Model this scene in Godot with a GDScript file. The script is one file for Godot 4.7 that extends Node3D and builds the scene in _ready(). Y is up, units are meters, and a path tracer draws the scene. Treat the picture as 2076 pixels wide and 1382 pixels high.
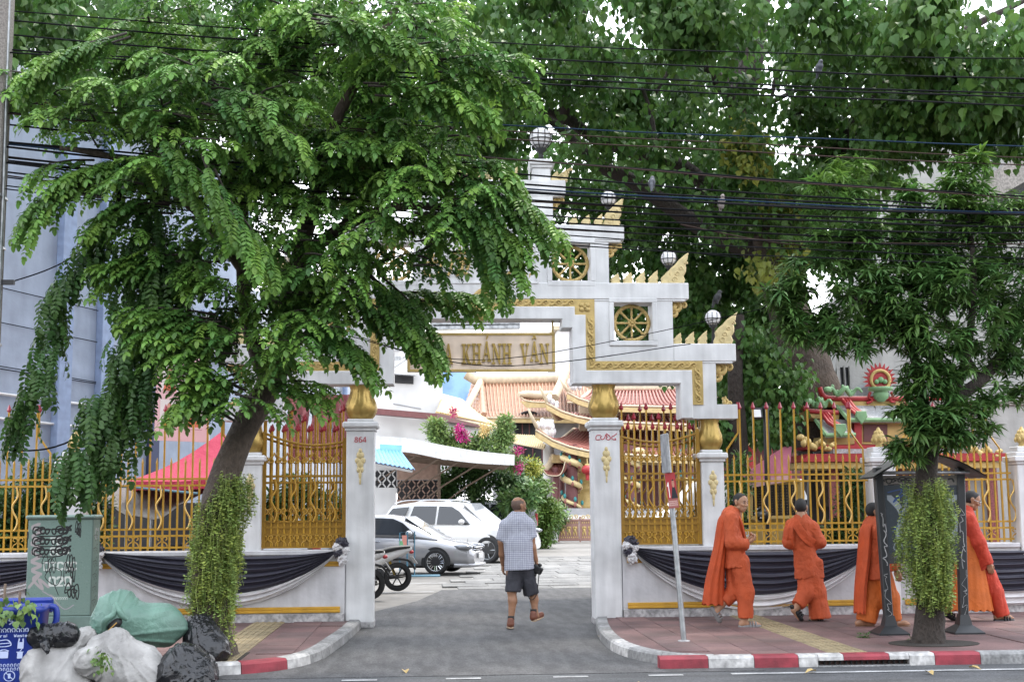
extends Node3D
# A street gate of a temple under trees. Units are metres, y up; the gate stands on the plane z = 0 and the street runs along x.

var M := {}
var T := {}
var counts := {}
var meshes := {}
var rng := RandomNumberGenerator.new()

# ---------------------------------------------------------------- mesh building
class MB:
	var st := SurfaceTool.new()
	var xf := Transform3D()
	var smooth := false

	func _init(s := false):
		st.begin(Mesh.PRIMITIVE_TRIANGLES)
		smooth = s
		st.set_smooth_group(0 if s else -1)

	func sm(on: bool):
		smooth = on
		st.set_smooth_group(0 if on else -1)
		return self

	func at(t: Transform3D):
		xf = t
		return self

	func color(c: Color):
		st.set_color(c)
		return self

	# counter-clockwise as seen from outside
	func tri(a: Vector3, b: Vector3, c: Vector3):
		st.add_vertex(xf * a)
		st.add_vertex(xf * c)
		st.add_vertex(xf * b)

	func quad(a: Vector3, b: Vector3, c: Vector3, d: Vector3):
		tri(a, b, c)
		tri(a, c, d)

	func quad_uv(a: Vector3, b: Vector3, c: Vector3, d: Vector3, r := Rect2(0, 0, 1, 1)):
		var uv = [Vector2(r.position.x, r.end.y), r.end, Vector2(r.end.x, r.position.y), r.position]
		var p = [a, b, c, d]
		for i in [0, 2, 1, 0, 3, 2]:
			st.set_uv(uv[i])
			st.add_vertex(xf * p[i])

	func away(pts: Array, c: Vector3):
		var n: Vector3 = (pts[1] - pts[0]).cross(pts[2] - pts[0])
		if n.dot(pts[0] + pts[2] - 2.0 * c) < 0.0:
			pts.reverse()
		if pts.size() == 3:
			tri(pts[0], pts[1], pts[2])
		else:
			quad(pts[0], pts[1], pts[2], pts[3])

	func box(c: Vector3, s: Vector3, ch := 0.0, b := Basis()):
		var keep := xf
		xf = xf * Transform3D(b, c)
		var h := s * 0.5
		var o := Vector3.ZERO
		if ch <= 0.0:
			for ax in 3:
				for sg in [-1.0, 1.0]:
					var p := []
					for q in [[-1, -1], [1, -1], [1, 1], [-1, 1]]:
						var w := Vector3()
						w[ax] = sg * h[ax]
						w[(ax + 1) % 3] = q[0] * h[(ax + 1) % 3]
						w[(ax + 2) % 3] = q[1] * h[(ax + 2) % 3]
						p.append(w)
					away(p, o)
		else:
			ch = minf(ch, minf(h.x, minf(h.y, h.z)) * 0.95)
			var f := func(sx, sy, sz, ax):
				var w := Vector3(sx * (h.x - ch), sy * (h.y - ch), sz * (h.z - ch))
				w[ax] += [sx, sy, sz][ax] * ch
				return w
			for ax in 3:
				for sg in [-1, 1]:
					var p := []
					for q in [[-1, -1], [1, -1], [1, 1], [-1, 1]]:
						var e := [0, 0, 0]
						e[ax] = sg
						e[(ax + 1) % 3] = q[0]
						e[(ax + 2) % 3] = q[1]
						p.append(f.call(e[0], e[1], e[2], ax))
					away(p, o)
			for ax in 3:
				var b1 := (ax + 1) % 3
				var b2 := (ax + 2) % 3
				for q in [[-1, -1], [1, -1], [1, 1], [-1, 1]]:
					var lo := [0, 0, 0]
					lo[ax] = -1
					lo[b1] = q[0]
					lo[b2] = q[1]
					var hi := lo.duplicate()
					hi[ax] = 1
					away([f.call(lo[0], lo[1], lo[2], b1), f.call(hi[0], hi[1], hi[2], b1), f.call(hi[0], hi[1], hi[2], b2), f.call(lo[0], lo[1], lo[2], b2)], o)
			for sx in [-1, 1]:
				for sy in [-1, 1]:
					for sz in [-1, 1]:
						away([f.call(sx, sy, sz, 0), f.call(sx, sy, sz, 1), f.call(sx, sy, sz, 2)], o)
		xf = keep
		return self

	# box given by its corners
	func slab(x0: float, x1: float, y0: float, y1: float, z0: float, z1: float, ch := 0.0):
		return box(Vector3(x0 + x1, y0 + y1, z0 + z1) * 0.5, Vector3(absf(x1 - x0), absf(y1 - y0), absf(z1 - z0)), ch)

	func ring_strip(r0: Array, r1: Array, closed := true):
		var n := r0.size()
		for i in (n if closed else n - 1):
			var j := (i + 1) % n
			quad(r0[i], r0[j], r1[j], r1[i])

	func fan(r: Array, flip := false):
		var c := Vector3.ZERO
		for p in r:
			c += p
		c /= r.size()
		for i in r.size():
			if flip:
				tri(c, r[(i + 1) % r.size()], r[i])
			else:
				tri(c, r[i], r[(i + 1) % r.size()])

	# rings run so that each is counter-clockwise seen from the end of the loft
	func loft(rings: Array, caps := true):
		for k in rings.size() - 1:
			ring_strip(rings[k], rings[k + 1])
		if caps:
			var s := smooth
			sm(false)
			fan(rings[0], true)
			fan(rings[-1])
			sm(s)
		return self

	func tube(pts: Array, rad, sides := 8, caps := true, flat := 1.0):
		var rings := []
		var up := Vector3.UP
		var last := Vector3.ZERO
		for i in pts.size():
			var d: Vector3 = (pts[mini(i + 1, pts.size() - 1)] - pts[maxi(i - 1, 0)]).normalized()
			if i == 0:
				up = Vector3.UP if absf(d.y) < 0.9 else Vector3.RIGHT
				up = (up - d * up.dot(d)).normalized()
			else:
				up = (up - d * up.dot(d)).normalized()
			var side := d.cross(up)
			var r: float = rad[i] if rad is Array else rad
			var ring := []
			for k in sides:
				var a := -TAU * k / sides
				ring.append(pts[i] + (side * cos(a) + up * sin(a) * flat) * r)
			rings.append(ring)
			last = d
		return loft(rings, caps)

	# profile of (radius, height) turned round the y axis
	func lathe(prof: Array, segs := 16, c := Vector3.ZERO, squash := Vector3.ONE, caps := true):
		var rings := []
		for p in prof:
			var ring := []
			for k in segs:
				var a := -TAU * k / segs
				ring.append(c + Vector3(cos(a) * p.x, p.y, sin(a) * p.x) * squash)
			rings.append(ring)
		return loft(rings, caps)

	func ball(c: Vector3, r: Vector3, segs := 12, rows := 8):
		var prof := []
		for i in rows + 1:
			var a := -PI / 2 + PI * i / rows
			prof.append(Vector2(maxf(cos(a), 0.001), sin(a)))
		var rings := []
		for p in prof:
			var ring := []
			for k in segs:
				var a := -TAU * k / segs
				ring.append(c + Vector3(cos(a) * p.x, p.y, sin(a) * p.x) * r)
			rings.append(ring)
		return loft(rings, false)

	# polygon in the xy plane, from z0 up to z1, with an optional bevelled front edge
	func prism(poly: Array, z0: float, z1: float, bevel := 0.0):
		var p := PackedVector2Array(poly)
		if Geometry2D.is_polygon_clockwise(p):
			p.reverse()
		var n := p.size()
		var inner := PackedVector2Array()
		for i in n:
			var a := (p[i] - p[(i + n - 1) % n]).normalized()
			var b := (p[(i + 1) % n] - p[i]).normalized()
			var na := Vector2(-a.y, a.x)
			var nb := Vector2(-b.y, b.x)
			var m := (na + nb)
			m = m / maxf(m.dot(na), 0.25) if m.length() > 0.01 else na
			inner.append(p[i] + m * bevel)
		var zf := z1 - bevel
		var front := inner if bevel > 0.0 else p
		var idx := Geometry2D.triangulate_polygon(front)
		var idb := Geometry2D.triangulate_polygon(p)
		var w := func(q, z): return Vector3(q.x, q.y, z)
		for i in range(0, idx.size(), 3):
			var t := [front[idx[i]], front[idx[i + 1]], front[idx[i + 2]]]
			if (t[1] - t[0]).cross(t[2] - t[0]) < 0:
				t.reverse()
			tri(w.call(t[0], z1), w.call(t[1], z1), w.call(t[2], z1))
		for i in range(0, idb.size(), 3):
			var t := [p[idb[i]], p[idb[i + 1]], p[idb[i + 2]]]
			if (t[1] - t[0]).cross(t[2] - t[0]) < 0:
				t.reverse()
			tri(w.call(t[2], z0), w.call(t[1], z0), w.call(t[0], z0))
		for i in n:
			var j := (i + 1) % n
			quad(w.call(p[i], z0), w.call(p[j], z0), w.call(p[j], zf), w.call(p[i], zf))
			if bevel > 0.0:
				quad(w.call(p[i], zf), w.call(p[j], zf), w.call(inner[j], z1), w.call(inner[i], z1))
		return self

	# a sheet given by rows of points; both sides, a few millimetres thick when thick > 0
	func sheet(rows: Array, thick := 0.0):
		for i in rows.size() - 1:
			for j in rows[i].size() - 1:
				quad(rows[i][j], rows[i][j + 1], rows[i + 1][j + 1], rows[i + 1][j])
		if thick > 0.0:
			var back := []
			for i in rows.size():
				var r := []
				for j in rows[i].size():
					var di: Vector3 = rows[mini(i + 1, rows.size() - 1)][j] - rows[maxi(i - 1, 0)][j]
					var dj: Vector3 = rows[i][mini(j + 1, rows[i].size() - 1)] - rows[i][maxi(j - 1, 0)]
					r.append(rows[i][j] - dj.cross(di).normalized() * thick)
				back.append(r)
			for i in rows.size() - 1:
				for j in rows[i].size() - 1:
					quad(back[i][j], back[i + 1][j], back[i + 1][j + 1], back[i][j + 1])
		return self

	func done() -> ArrayMesh:
		st.generate_normals()
		st.index()
		return st.commit()

# ---------------------------------------------------------------- nodes
func numbered(called: String, parent: Node) -> String:
	var key := str(parent.get_instance_id()) + called
	var n: int = counts.get(key, 0)
	counts[key] = n + 1
	return called if n == 0 else "%s_%03d" % [called, n]

func tag(o: Node3D, label := "", category := "", group := "", kind := "") -> Node3D:
	for pair in [["label", label], ["category", category], ["group", group], ["kind", kind]]:
		if pair[1] != "":
			o.set_meta(pair[0], pair[1])
	return o

func thing(called: String, label: String, category: String, at := Vector3.ZERO, turn := 0.0, group := "") -> Node3D:
	var o := Node3D.new()
	o.name = numbered(called, self)
	o.position = at
	o.rotation.y = turn
	add_child(o, true)
	return tag(o, label, category, group)

func part(parent: Node3D, called: String, mesh, mat: Material, xf := Transform3D(), label := "") -> MeshInstance3D:
	var o := MeshInstance3D.new()
	o.name = numbered(called, parent)
	o.mesh = mesh.done() if mesh is MB else mesh
	o.material_override = mat
	o.transform = xf
	parent.add_child(o, true)
	if label != "":
		o.set_meta("label", label)
	return o

func single(called: String, mesh, mat: Material, label: String, category: String, group := "", xf := Transform3D()) -> MeshInstance3D:
	var o := part(self, called, mesh, mat, xf)
	tag(o, label, category, group)
	return o

func setting(called: String, mesh, mat: Material) -> MeshInstance3D:
	var o := part(self, called, mesh, mat)
	o.set_meta("kind", "structure")
	return o

func again(o: Node3D, at: Vector3, turn := 0.0, label := "", scale_by := 1.0) -> Node3D:
	var c: Node3D = o.duplicate()
	c.name = numbered(String(o.name).rstrip("_0123456789"), self)
	add_child(c, true)
	c.position = at
	c.rotation.y = turn
	if scale_by != 1.0:
		c.scale = Vector3.ONE * scale_by
	if label != "":
		c.set_meta("label", label)
	return c

func swarm(parent: Node3D, called: String, mesh: Mesh, mat: Material, places: Array, tints: Array) -> MultiMeshInstance3D:
	var mm := MultiMesh.new()
	mm.transform_format = MultiMesh.TRANSFORM_3D
	mm.use_colors = true
	mm.mesh = mesh
	mm.instance_count = places.size()
	for i in places.size():
		mm.set_instance_transform(i, places[i])
		mm.set_instance_color(i, tints[i])
	var o := MultiMeshInstance3D.new()
	o.name = numbered(called, parent)
	o.multimesh = mm
	o.material_override = mat
	parent.add_child(o, true)
	o.set_meta("kind", "stuff")
	return o

func moved(p: Vector3, b := Basis()) -> Transform3D:
	return Transform3D(b, p)

func turned(x: float, y: float, z: float) -> Basis:
	return Basis.from_euler(v3(deg_to_rad(x), deg_to_rad(y), deg_to_rad(z)))

func smooth_path(pts: Array, per := 6) -> Array:
	var out := []
	for i in pts.size() - 1:
		var a = pts[maxi(i - 1, 0)]
		var b = pts[i]
		var c = pts[i + 1]
		var d = pts[mini(i + 2, pts.size() - 1)]
		for k in per:
			var t := float(k) / per
			out.append(b * 1.0 + (c - a) * 0.5 * t + (a * 2.0 - b * 5.0 + c * 4.0 - d) * 0.5 * t * t + (b * 3.0 - a - c * 3.0 + d) * 0.5 * t * t * t)
	out.append(pts[-1])
	return out

func radii(a: Array, n: int) -> Array:
	var out := []
	for i in n:
		var t := float(i) / (n - 1) * (a.size() - 1)
		var k := mini(int(t), a.size() - 2)
		out.append(lerpf(a[k], a[k + 1], t - k))
	return out

# ---------------------------------------------------------------- soft bodies: blended tapered capsules meshed with surface nets
class Body:
	var A := []
	var BA := []
	var RA := []
	var RB := []
	var IL := []
	var LN := []
	var S := []
	var IS := []
	var F := []
	var k := 0.03
	var noise: FastNoiseLite
	var nf := Vector3.ONE
	var amp := 0.0
	var crease := false
	var fan = null
	var lo := Vector3.ONE * 1e9
	var hi := Vector3.ONE * -1e9

	# flat: 1 cuts the start square, 2 the end, 4 takes the shape away
	func bone(a: Vector3, b: Vector3, ra: float, rb: float, s := Vector3.ONE, flat := 0):
		var sa := a * s
		var sb := b * s
		A.append(sa)
		BA.append(sb - sa)
		var l := maxf((sb - sa).length_squared(), 1e-8)
		IL.append(1.0 / l)
		LN.append(sqrt(l))
		RA.append(ra)
		RB.append(rb)
		S.append(s)
		IS.append(1.0 / maxf(s.x, maxf(s.y, s.z)))
		F.append(flat)
		if not flat & 4:
			var r := Vector3.ONE * maxf(ra, rb) / s + Vector3.ONE * (0.02 + amp)
			lo = lo.min(a - r).min(b - r)
			hi = hi.max(a + r).max(b + r)
		return self

	func chain(pts: Array, rs: Array, s := Vector3.ONE, flat_end := 0):
		for i in pts.size() - 1:
			bone(pts[i], pts[i + 1], rs[i], rs[i + 1], s, flat_end if i == pts.size() - 2 else 0)
		return self

	func sd(p: Vector3) -> float:
		var d := 10.0
		for i in A.size():
			var q: Vector3 = p * S[i] - A[i]
			var t: float = q.dot(BA[i]) * IL[i]
			var h := clampf(t, 0.0, 1.0)
			var e: float = (q - BA[i] * h).length() - lerpf(RA[i], RB[i], h)
			var f: int = F[i]
			if f:
				if f & 2:
					e = maxf(e, (t - 1.0) * LN[i])
				if f & 1:
					e = maxf(e, -t * LN[i])
			e *= IS[i]
			if f & 4:
				d = maxf(d, -e)
				continue
			var g := maxf(k - absf(d - e), 0.0) / k
			d = minf(d, e) - g * g * k * 0.25
		if amp > 0.0 and absf(d) < amp * 3.0 + 0.04:
			var w := p
			if fan != null:   # gathers that spread from a knot
				w = (p - fan).normalized() * 0.85 + Vector3(0, 0, (p - fan).length() * 0.3)
			var n := noise.get_noise_3d(w.x * nf.x, w.y * nf.y, w.z * nf.z)
			d -= (minf(absf(n) * 2.4, 0.6) - 0.3 if crease else n) * (amp if fan == null else -amp)
		return d

	func mesh(cell: float) -> ArrayMesh:
		var n := Vector3i((hi - lo) / cell) + Vector3i.ONE * 2
		var sx := n.x + 8
		var sy := n.y + 8
		var vals := {}
		var cells := {}
		var verts := PackedVector3Array()
		var B := 4
		var reach := cell * B * 0.9 + k * 0.3 + amp * 1.5
		var off := [0, 1, sx, sx + 1, sx * sy, sx * sy + 1, sx * sy + sx, sx * sy + sx + 1]
		for bz in range(0, n.z, B):
			for by in range(0, n.y, B):
				for bx in range(0, n.x, B):
					if absf(sd(lo + Vector3(bx + 2, by + 2, bz + 2) * cell)) > reach:
						continue
					for z in range(bz, bz + B):
						for y in range(by, by + B):
							for x in range(bx, bx + B):
								var base := x + y * sx + z * sx * sy
								var w := []
								var neg := 0
								for c in 8:
									var key: int = base + off[c]
									var val = vals.get(key)
									if val == null:
										val = sd(lo + Vector3(x + (c & 1), y + ((c >> 1) & 1), z + (c >> 2)) * cell)
										vals[key] = val
									w.append(val)
									if val < 0.0:
										neg += 1
								if neg == 0 or neg == 8:
									continue
								var sum := Vector3.ZERO
								var cnt := 0
								for e in [[0, 1], [2, 3], [4, 5], [6, 7], [0, 2], [1, 3], [4, 6], [5, 7], [0, 4], [1, 5], [2, 6], [3, 7]]:
									var va: float = w[e[0]]
									var vb: float = w[e[1]]
									if (va < 0.0) != (vb < 0.0):
										var t := va / (va - vb)
										var pa := Vector3(e[0] & 1, (e[0] >> 1) & 1, e[0] >> 2)
										var pb := Vector3(e[1] & 1, (e[1] >> 1) & 1, e[1] >> 2)
										sum += pa.lerp(pb, t)
										cnt += 1
								cells[base] = verts.size()
								verts.append(lo + (Vector3(x, y, z) + sum / cnt) * cell)
		var st := SurfaceTool.new()
		st.begin(Mesh.PRIMITIVE_TRIANGLES)
		st.set_smooth_group(0)
		for v in verts:
			st.add_vertex(v)
		var step := [1, sx, sx * sy]
		for base in cells:
			var v0: float = vals[base]
			for ax in 3:
				var other = vals.get(base + step[ax])
				if other == null or (v0 < 0.0) == (other < 0.0):
					continue
				var u: int = step[(ax + 1) % 3]
				var v: int = step[(ax + 2) % 3]
				if not (cells.has(base - u) and cells.has(base - v) and cells.has(base - u - v)):
					continue
				var q := [cells[base - u - v], cells[base - v], cells[base], cells[base - u]]
				if v0 >= 0.0:
					q.reverse()
				for i in [0, 2, 1, 0, 3, 2]:
					st.add_index(q[i])
		st.generate_normals()
		return st.commit()

func v3(x: float, y: float, z: float) -> Vector3:
	return Vector3(x, y, z)

# ---------------------------------------------------------------- materials
func ntex(freq: float, oct: int, a: float, b: float, seed_by := 1, kind := FastNoiseLite.TYPE_SIMPLEX_SMOOTH, size := 512, normal := 0.0, ridged := false, warp := 0.0) -> NoiseTexture2D:
	var n := FastNoiseLite.new()
	n.noise_type = kind
	n.seed = seed_by
	n.frequency = freq
	n.fractal_octaves = oct
	n.fractal_type = FastNoiseLite.FRACTAL_RIDGED if ridged else FastNoiseLite.FRACTAL_FBM
	if warp > 0.0:
		n.domain_warp_enabled = true
		n.domain_warp_amplitude = warp
		n.domain_warp_frequency = freq
	var t := NoiseTexture2D.new()
	t.width = size
	t.height = size
	t.seamless = true
	t.noise = n
	if normal > 0.0:
		t.as_normal_map = true
		t.bump_strength = normal
	else:
		var g := Gradient.new()
		g.set_color(0, Color(a, a, a))
		g.set_color(1, Color(b, b, b))
		t.color_ramp = g
	return t

func lin(r: float, g: float, b: float) -> Color:
	return Color(r, g, b).linear_to_srgb()

func mat(c: Color, rough: float, o := {}) -> StandardMaterial3D:
	var m := StandardMaterial3D.new()
	m.albedo_color = c
	m.roughness = rough
	m.metallic = o.get("metal", 0.0)
	m.metallic_specular = o.get("spec", 0.5)
	var s = o.get("scale", 1.0)
	m.uv1_scale = s if s is Vector3 else Vector3.ONE * s
	m.uv1_triplanar = true
	m.uv1_world_triplanar = not o.get("own", false)
	if o.has("tex"):
		m.albedo_texture = T[o.tex]
	if o.has("nrm"):
		m.normal_enabled = true
		m.normal_texture = T[o.nrm]
		m.normal_scale = o.get("ns", 1.0)
	if o.has("det"):
		m.detail_enabled = true
		m.detail_albedo = T[o.det]
		m.detail_blend_mode = BaseMaterial3D.BLEND_MODE_MUL
		m.detail_uv_layer = BaseMaterial3D.DETAIL_UV_2
		m.uv2_triplanar = true
		m.uv2_world_triplanar = not o.get("own", false)
		var d = o.get("ds", 1.0)
		m.uv2_scale = d if d is Vector3 else Vector3.ONE * d
	if o.has("rtex"):
		m.roughness_texture = T[o.rtex]
	if o.has("back"):
		m.backlight_enabled = true
		m.backlight = Color(o.back, o.back, o.back)
	if o.has("coat"):
		m.clearcoat_enabled = true
		m.clearcoat = o.coat
		m.clearcoat_roughness = 0.05
	if o.has("rim"):
		m.rim_enabled = true
		m.rim = o.rim
		m.rim_tint = 0.5
	if o.get("vc", false):
		m.vertex_color_use_as_albedo = true
	if o.has("alpha"):
		m.transparency = BaseMaterial3D.TRANSPARENCY_ALPHA
		m.albedo_color.a = o.alpha
	return m

func make_materials():
	T.grime = ntex(0.008, 5, 0.84, 1.0, 3)
	T.soft = ntex(0.006, 3, 0.86, 1.0, 5)
	T.patch = ntex(0.005, 5, 0.72, 1.10, 8)
	T.speck = ntex(0.22, 3, 0.55, 1.25, 11, FastNoiseLite.TYPE_VALUE)
	T.mottle = ntex(0.03, 4, 0.72, 1.12, 14)
	T.streak = ntex(0.01, 5, 0.925, 1.02, 21)
	T.wear = ntex(0.009, 6, 0.74, 1.12, 57)
	T.plaster_n = ntex(0.06, 4, 0, 1, 31, FastNoiseLite.TYPE_SIMPLEX_SMOOTH, 512, 2.0)
	T.gravel_n = ntex(0.2, 2, 0, 1, 33, FastNoiseLite.TYPE_CELLULAR, 512, 3.0)
	T.wrinkle_n = ntex(0.012, 3, 0, 1, 36, FastNoiseLite.TYPE_SIMPLEX_SMOOTH, 512, 26.0, true, 30.0)
	T.bark_n = ntex(0.014, 4, 0, 1, 40, FastNoiseLite.TYPE_SIMPLEX_SMOOTH, 512, 12.0, true, 12.0)
	T.carve_n = ntex(0.02, 2, 0, 1, 43, FastNoiseLite.TYPE_CELLULAR, 512, 7.0, false, 20.0)
	T.weave = check_texture()
	M.white = mat(lin(0.80, 0.795, 0.80), 0.55, {"tex": "soft", "scale": 0.5, "nrm": "plaster_n", "ns": 0.12, "det": "streak", "ds": Vector3(1.3, 0.12, 1.3)})
	M.wall = mat(lin(0.70, 0.69, 0.71), 0.7, {"tex": "grime", "scale": 0.35, "nrm": "plaster_n", "ns": 0.25, "det": "streak", "ds": Vector3(1.1, 0.14, 1.1)})
	M.plinth = mat(lin(0.55, 0.53, 0.53), 0.8, {"tex": "patch", "scale": 1.2, "nrm": "plaster_n", "ns": 0.4, "det": "mottle", "ds": Vector3(0.8, 0.8, 0.8)})
	M.band = mat(lin(0.62, 0.34, 0.035), 0.55, {"tex": "grime", "scale": 0.8})
	M.gold_metal = mat(lin(0.50, 0.34, 0.10), 0.38, {"metal": 0.6, "tex": "grime", "scale": 1.4, "nrm": "plaster_n", "ns": 0.25})
	M.gold = mat(lin(0.60, 0.43, 0.16), 0.45, {"metal": 0.2, "tex": "grime", "scale": 1.4, "nrm": "plaster_n", "ns": 0.25})
	M.gold_pale = mat(lin(0.72, 0.58, 0.30), 0.5, {"metal": 0.1, "tex": "grime", "scale": 1.4, "nrm": "plaster_n", "ns": 0.3})
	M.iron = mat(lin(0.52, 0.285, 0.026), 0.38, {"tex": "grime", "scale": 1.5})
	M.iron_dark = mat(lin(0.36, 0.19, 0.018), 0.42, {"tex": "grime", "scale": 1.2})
	M.iron_shiny = mat(lin(0.72, 0.48, 0.16), 0.3, {"metal": 0.6})
	M.finial = mat(lin(0.30, 0.02, 0.04), 0.35)
	M.red = mat(lin(0.42, 0.025, 0.03), 0.5, {"tex": "grime", "scale": 1.0})
	M.red_ink = mat(lin(0.45, 0.02, 0.04), 0.6)
	M.asphalt = mat(lin(0.112, 0.109, 0.110), 0.86, {"tex": "speck", "scale": 0.8, "nrm": "gravel_n", "ns": 0.35, "det": "wear", "ds": Vector3(0.8, 0.3, 0.22)})
	M.road = mat(lin(0.092, 0.093, 0.098), 0.85, {"tex": "speck", "scale": 0.8, "nrm": "gravel_n", "ns": 0.3, "det": "wear", "ds": Vector3(0.12, 0.3, 0.5)})
	M.concrete = mat(lin(0.33, 0.315, 0.295), 0.85, {"tex": "mottle", "scale": 0.9, "nrm": "plaster_n", "ns": 0.3, "det": "patch", "ds": 0.09})
	M.court = mat(lin(0.27, 0.255, 0.235), 0.85, {"tex": "grime", "scale": 0.5, "det": "patch", "ds": 0.06})
	for i in 3:
		M["slab%d" % i] = mat(lin(0.23 + 0.03 * i, 0.225 + 0.028 * i, 0.215 + 0.025 * i), 0.8, {"tex": "mottle", "scale": 1.1, "nrm": "plaster_n", "ns": 0.6, "det": "patch", "ds": 0.5})
	for i in 4:
		M["tile%d" % i] = mat(lin([0.225, 0.20, 0.24, 0.19][i], [0.125, 0.115, 0.14, 0.118][i], [0.118, 0.112, 0.13, 0.112][i]), 0.75, {"tex": "speck", "scale": 2.2, "det": "patch", "ds": 0.35, "nrm": "plaster_n", "ns": 0.2})
	M.tactile = mat(lin(0.31, 0.245, 0.14), 0.75, {"tex": "patch", "scale": 0.9, "nrm": "plaster_n", "ns": 0.3})
	M.kerb_grey = mat(lin(0.34, 0.335, 0.33), 0.8, {"tex": "mottle", "scale": 1.0, "nrm": "plaster_n", "ns": 0.5, "det": "patch", "ds": 0.6})
	M.kerb_white = mat(lin(0.62, 0.60, 0.58), 0.65, {"tex": "patch", "scale": 1.6, "nrm": "plaster_n", "ns": 0.5, "det": "mottle", "ds": 0.7})
	M.kerb_red = mat(lin(0.28, 0.030, 0.045), 0.6, {"tex": "patch", "scale": 1.3, "nrm": "plaster_n", "ns": 0.5})
	M.paint = mat(lin(0.50, 0.50, 0.50), 0.7, {"tex": "speck", "scale": 1.8, "det": "patch", "ds": 0.8})
	M.black = mat(lin(0.012, 0.012, 0.013), 0.5)
	M.dark = mat(lin(0.03, 0.03, 0.033), 0.6, {"tex": "grime"})
	M.soil = mat(lin(0.035, 0.028, 0.022), 0.95, {"tex": "mottle", "scale": 3.0, "nrm": "gravel_n", "ns": 0.8})
	M.steel = mat(lin(0.36, 0.37, 0.38), 0.45, {"metal": 0.75, "tex": "patch", "scale": 2.0, "rtex": "mottle"})
	M.cable = mat(lin(0.012, 0.012, 0.014), 0.9, {"spec": 0.15})
	M.cable_blue = mat(lin(0.018, 0.032, 0.06), 0.9, {"spec": 0.15})
	M.cable_brown = mat(lin(0.05, 0.034, 0.030), 0.9, {"spec": 0.15})
	M.globe = mat(lin(0.80, 0.79, 0.82), 0.25)
	M.skin = mat(lin(0.44, 0.235, 0.14), 0.5, {"tex": "soft", "own": true, "scale": 3.0})
	M.skin_tan = mat(lin(0.36, 0.18, 0.10), 0.48, {"tex": "soft", "own": true, "scale": 3.0})
	M.hair = mat(lin(0.018, 0.016, 0.016), 0.7, {"tex": "speck", "own": true, "scale": 6.0})
	M.stubble = mat(lin(0.16, 0.10, 0.075), 0.6, {"tex": "speck", "own": true, "scale": 8.0})
	M.bark = mat(lin(0.105, 0.078, 0.060), 0.9, {"tex": "mottle", "scale": Vector3(1.3, 0.6, 1.3), "nrm": "bark_n", "ns": 1.1, "det": "patch", "ds": 0.7})
	M.bark_dark = mat(lin(0.042, 0.032, 0.026), 0.9, {"tex": "mottle", "scale": Vector3(1.6, 0.5, 1.6), "nrm": "bark_n", "ns": 1.1})
	M.leaf = mat(Color.WHITE, 0.42, {"vc": true, "back": 0.85, "spec": 0.4})
	M.leaf_matte = mat(Color.WHITE, 0.5, {"vc": true, "back": 0.7})
	M.concrete_pole = mat(lin(0.22, 0.195, 0.175), 0.85, {"tex": "mottle", "scale": 2.0, "nrm": "plaster_n", "ns": 0.4})
	M.glass_dark = mat(lin(0.012, 0.014, 0.017), 0.05, {"spec": 0.6})
	M.tyre = mat(lin(0.014, 0.014, 0.015), 0.75)
	M.chrome = mat(lin(0.62, 0.63, 0.65), 0.16, {"metal": 1.0})

func check_texture() -> ImageTexture:
	var im := Image.create(64, 64, true, Image.FORMAT_RGB8)
	im.fill(Color(0.86, 0.87, 0.90))
	for y in 64:
		for x in 64:
			var c := im.get_pixel(x, y)
			if x % 16 < 5:
				c = c.lerp(Color(0.40, 0.41, 0.50), 0.42)
			if y % 16 < 5:
				c = c.lerp(Color(0.40, 0.41, 0.50), 0.5)
			im.set_pixel(x, y, c)
	im.generate_mipmaps()
	return ImageTexture.create_from_image(im)

# ---------------------------------------------------------------- the scene
func _ready():
	rng.seed = 7
	var cam := Camera3D.new()
	cam.name = "camera"
	cam.fov = 29.55
	cam.far = 900.0
	cam.near = 0.05
	cam.position = v3(-0.7046, 1.65, 18.2)
	cam.basis = Basis(Vector3.UP, deg_to_rad(-3.5)) * Basis(Vector3.RIGHT, deg_to_rad(7.27)) * Basis(Vector3.BACK, deg_to_rad(-0.49))
	add_child(cam)
	cam.current = true
	var sky := ProceduralSkyMaterial.new()
	sky.sky_top_color = Color(0.86, 0.89, 0.94)
	sky.sky_horizon_color = Color(0.99, 0.99, 1.0)
	sky.ground_bottom_color = Color(0.45, 0.45, 0.46)
	sky.ground_horizon_color = Color(0.75, 0.75, 0.76)
	sky.sky_curve = 0.25
	sky.sky_energy_multiplier = 1.6
	sky.sun_angle_max = 1.0
	var env := Environment.new()
	env.background_mode = Environment.BG_SKY
	env.sky = Sky.new()
	env.sky.sky_material = sky
	env.tonemap_mode = Environment.TONE_MAPPER_LINEAR
	env.tonemap_exposure = 1.38
	env.sdfgi_enabled = true
	env.ssao_enabled = true
	env.ssil_enabled = true
	var we := WorldEnvironment.new()
	we.name = "environment"
	we.environment = env
	add_child(we)
	var sun := DirectionalLight3D.new()
	sun.name = "sun"
	sun.light_energy = 0.85
	sun.light_color = Color(1.0, 0.97, 0.92)
	sun.light_angular_distance = 8.0
	sun.shadow_enabled = true
	sun.rotation_degrees = v3(-66, 150, 0)
	add_child(sun)
	make_materials()
	build_ground()
	if has_method("build_all"):
		build_all()

# ---------------------------------------------------------------- ground, road, pavements, kerbs
const FLAT := Basis(Vector3(1, 0, 0), Vector3(0, 0, -1), Vector3(0, 1, 0))

func flat_sheet(x0: float, x1: float, z0: float, z1: float, y: float) -> MB:
	var b := MB.new()
	b.quad(v3(x0, y, z1), v3(x1, y, z1), v3(x1, y, z0), v3(x0, y, z0))
	return b

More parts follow.
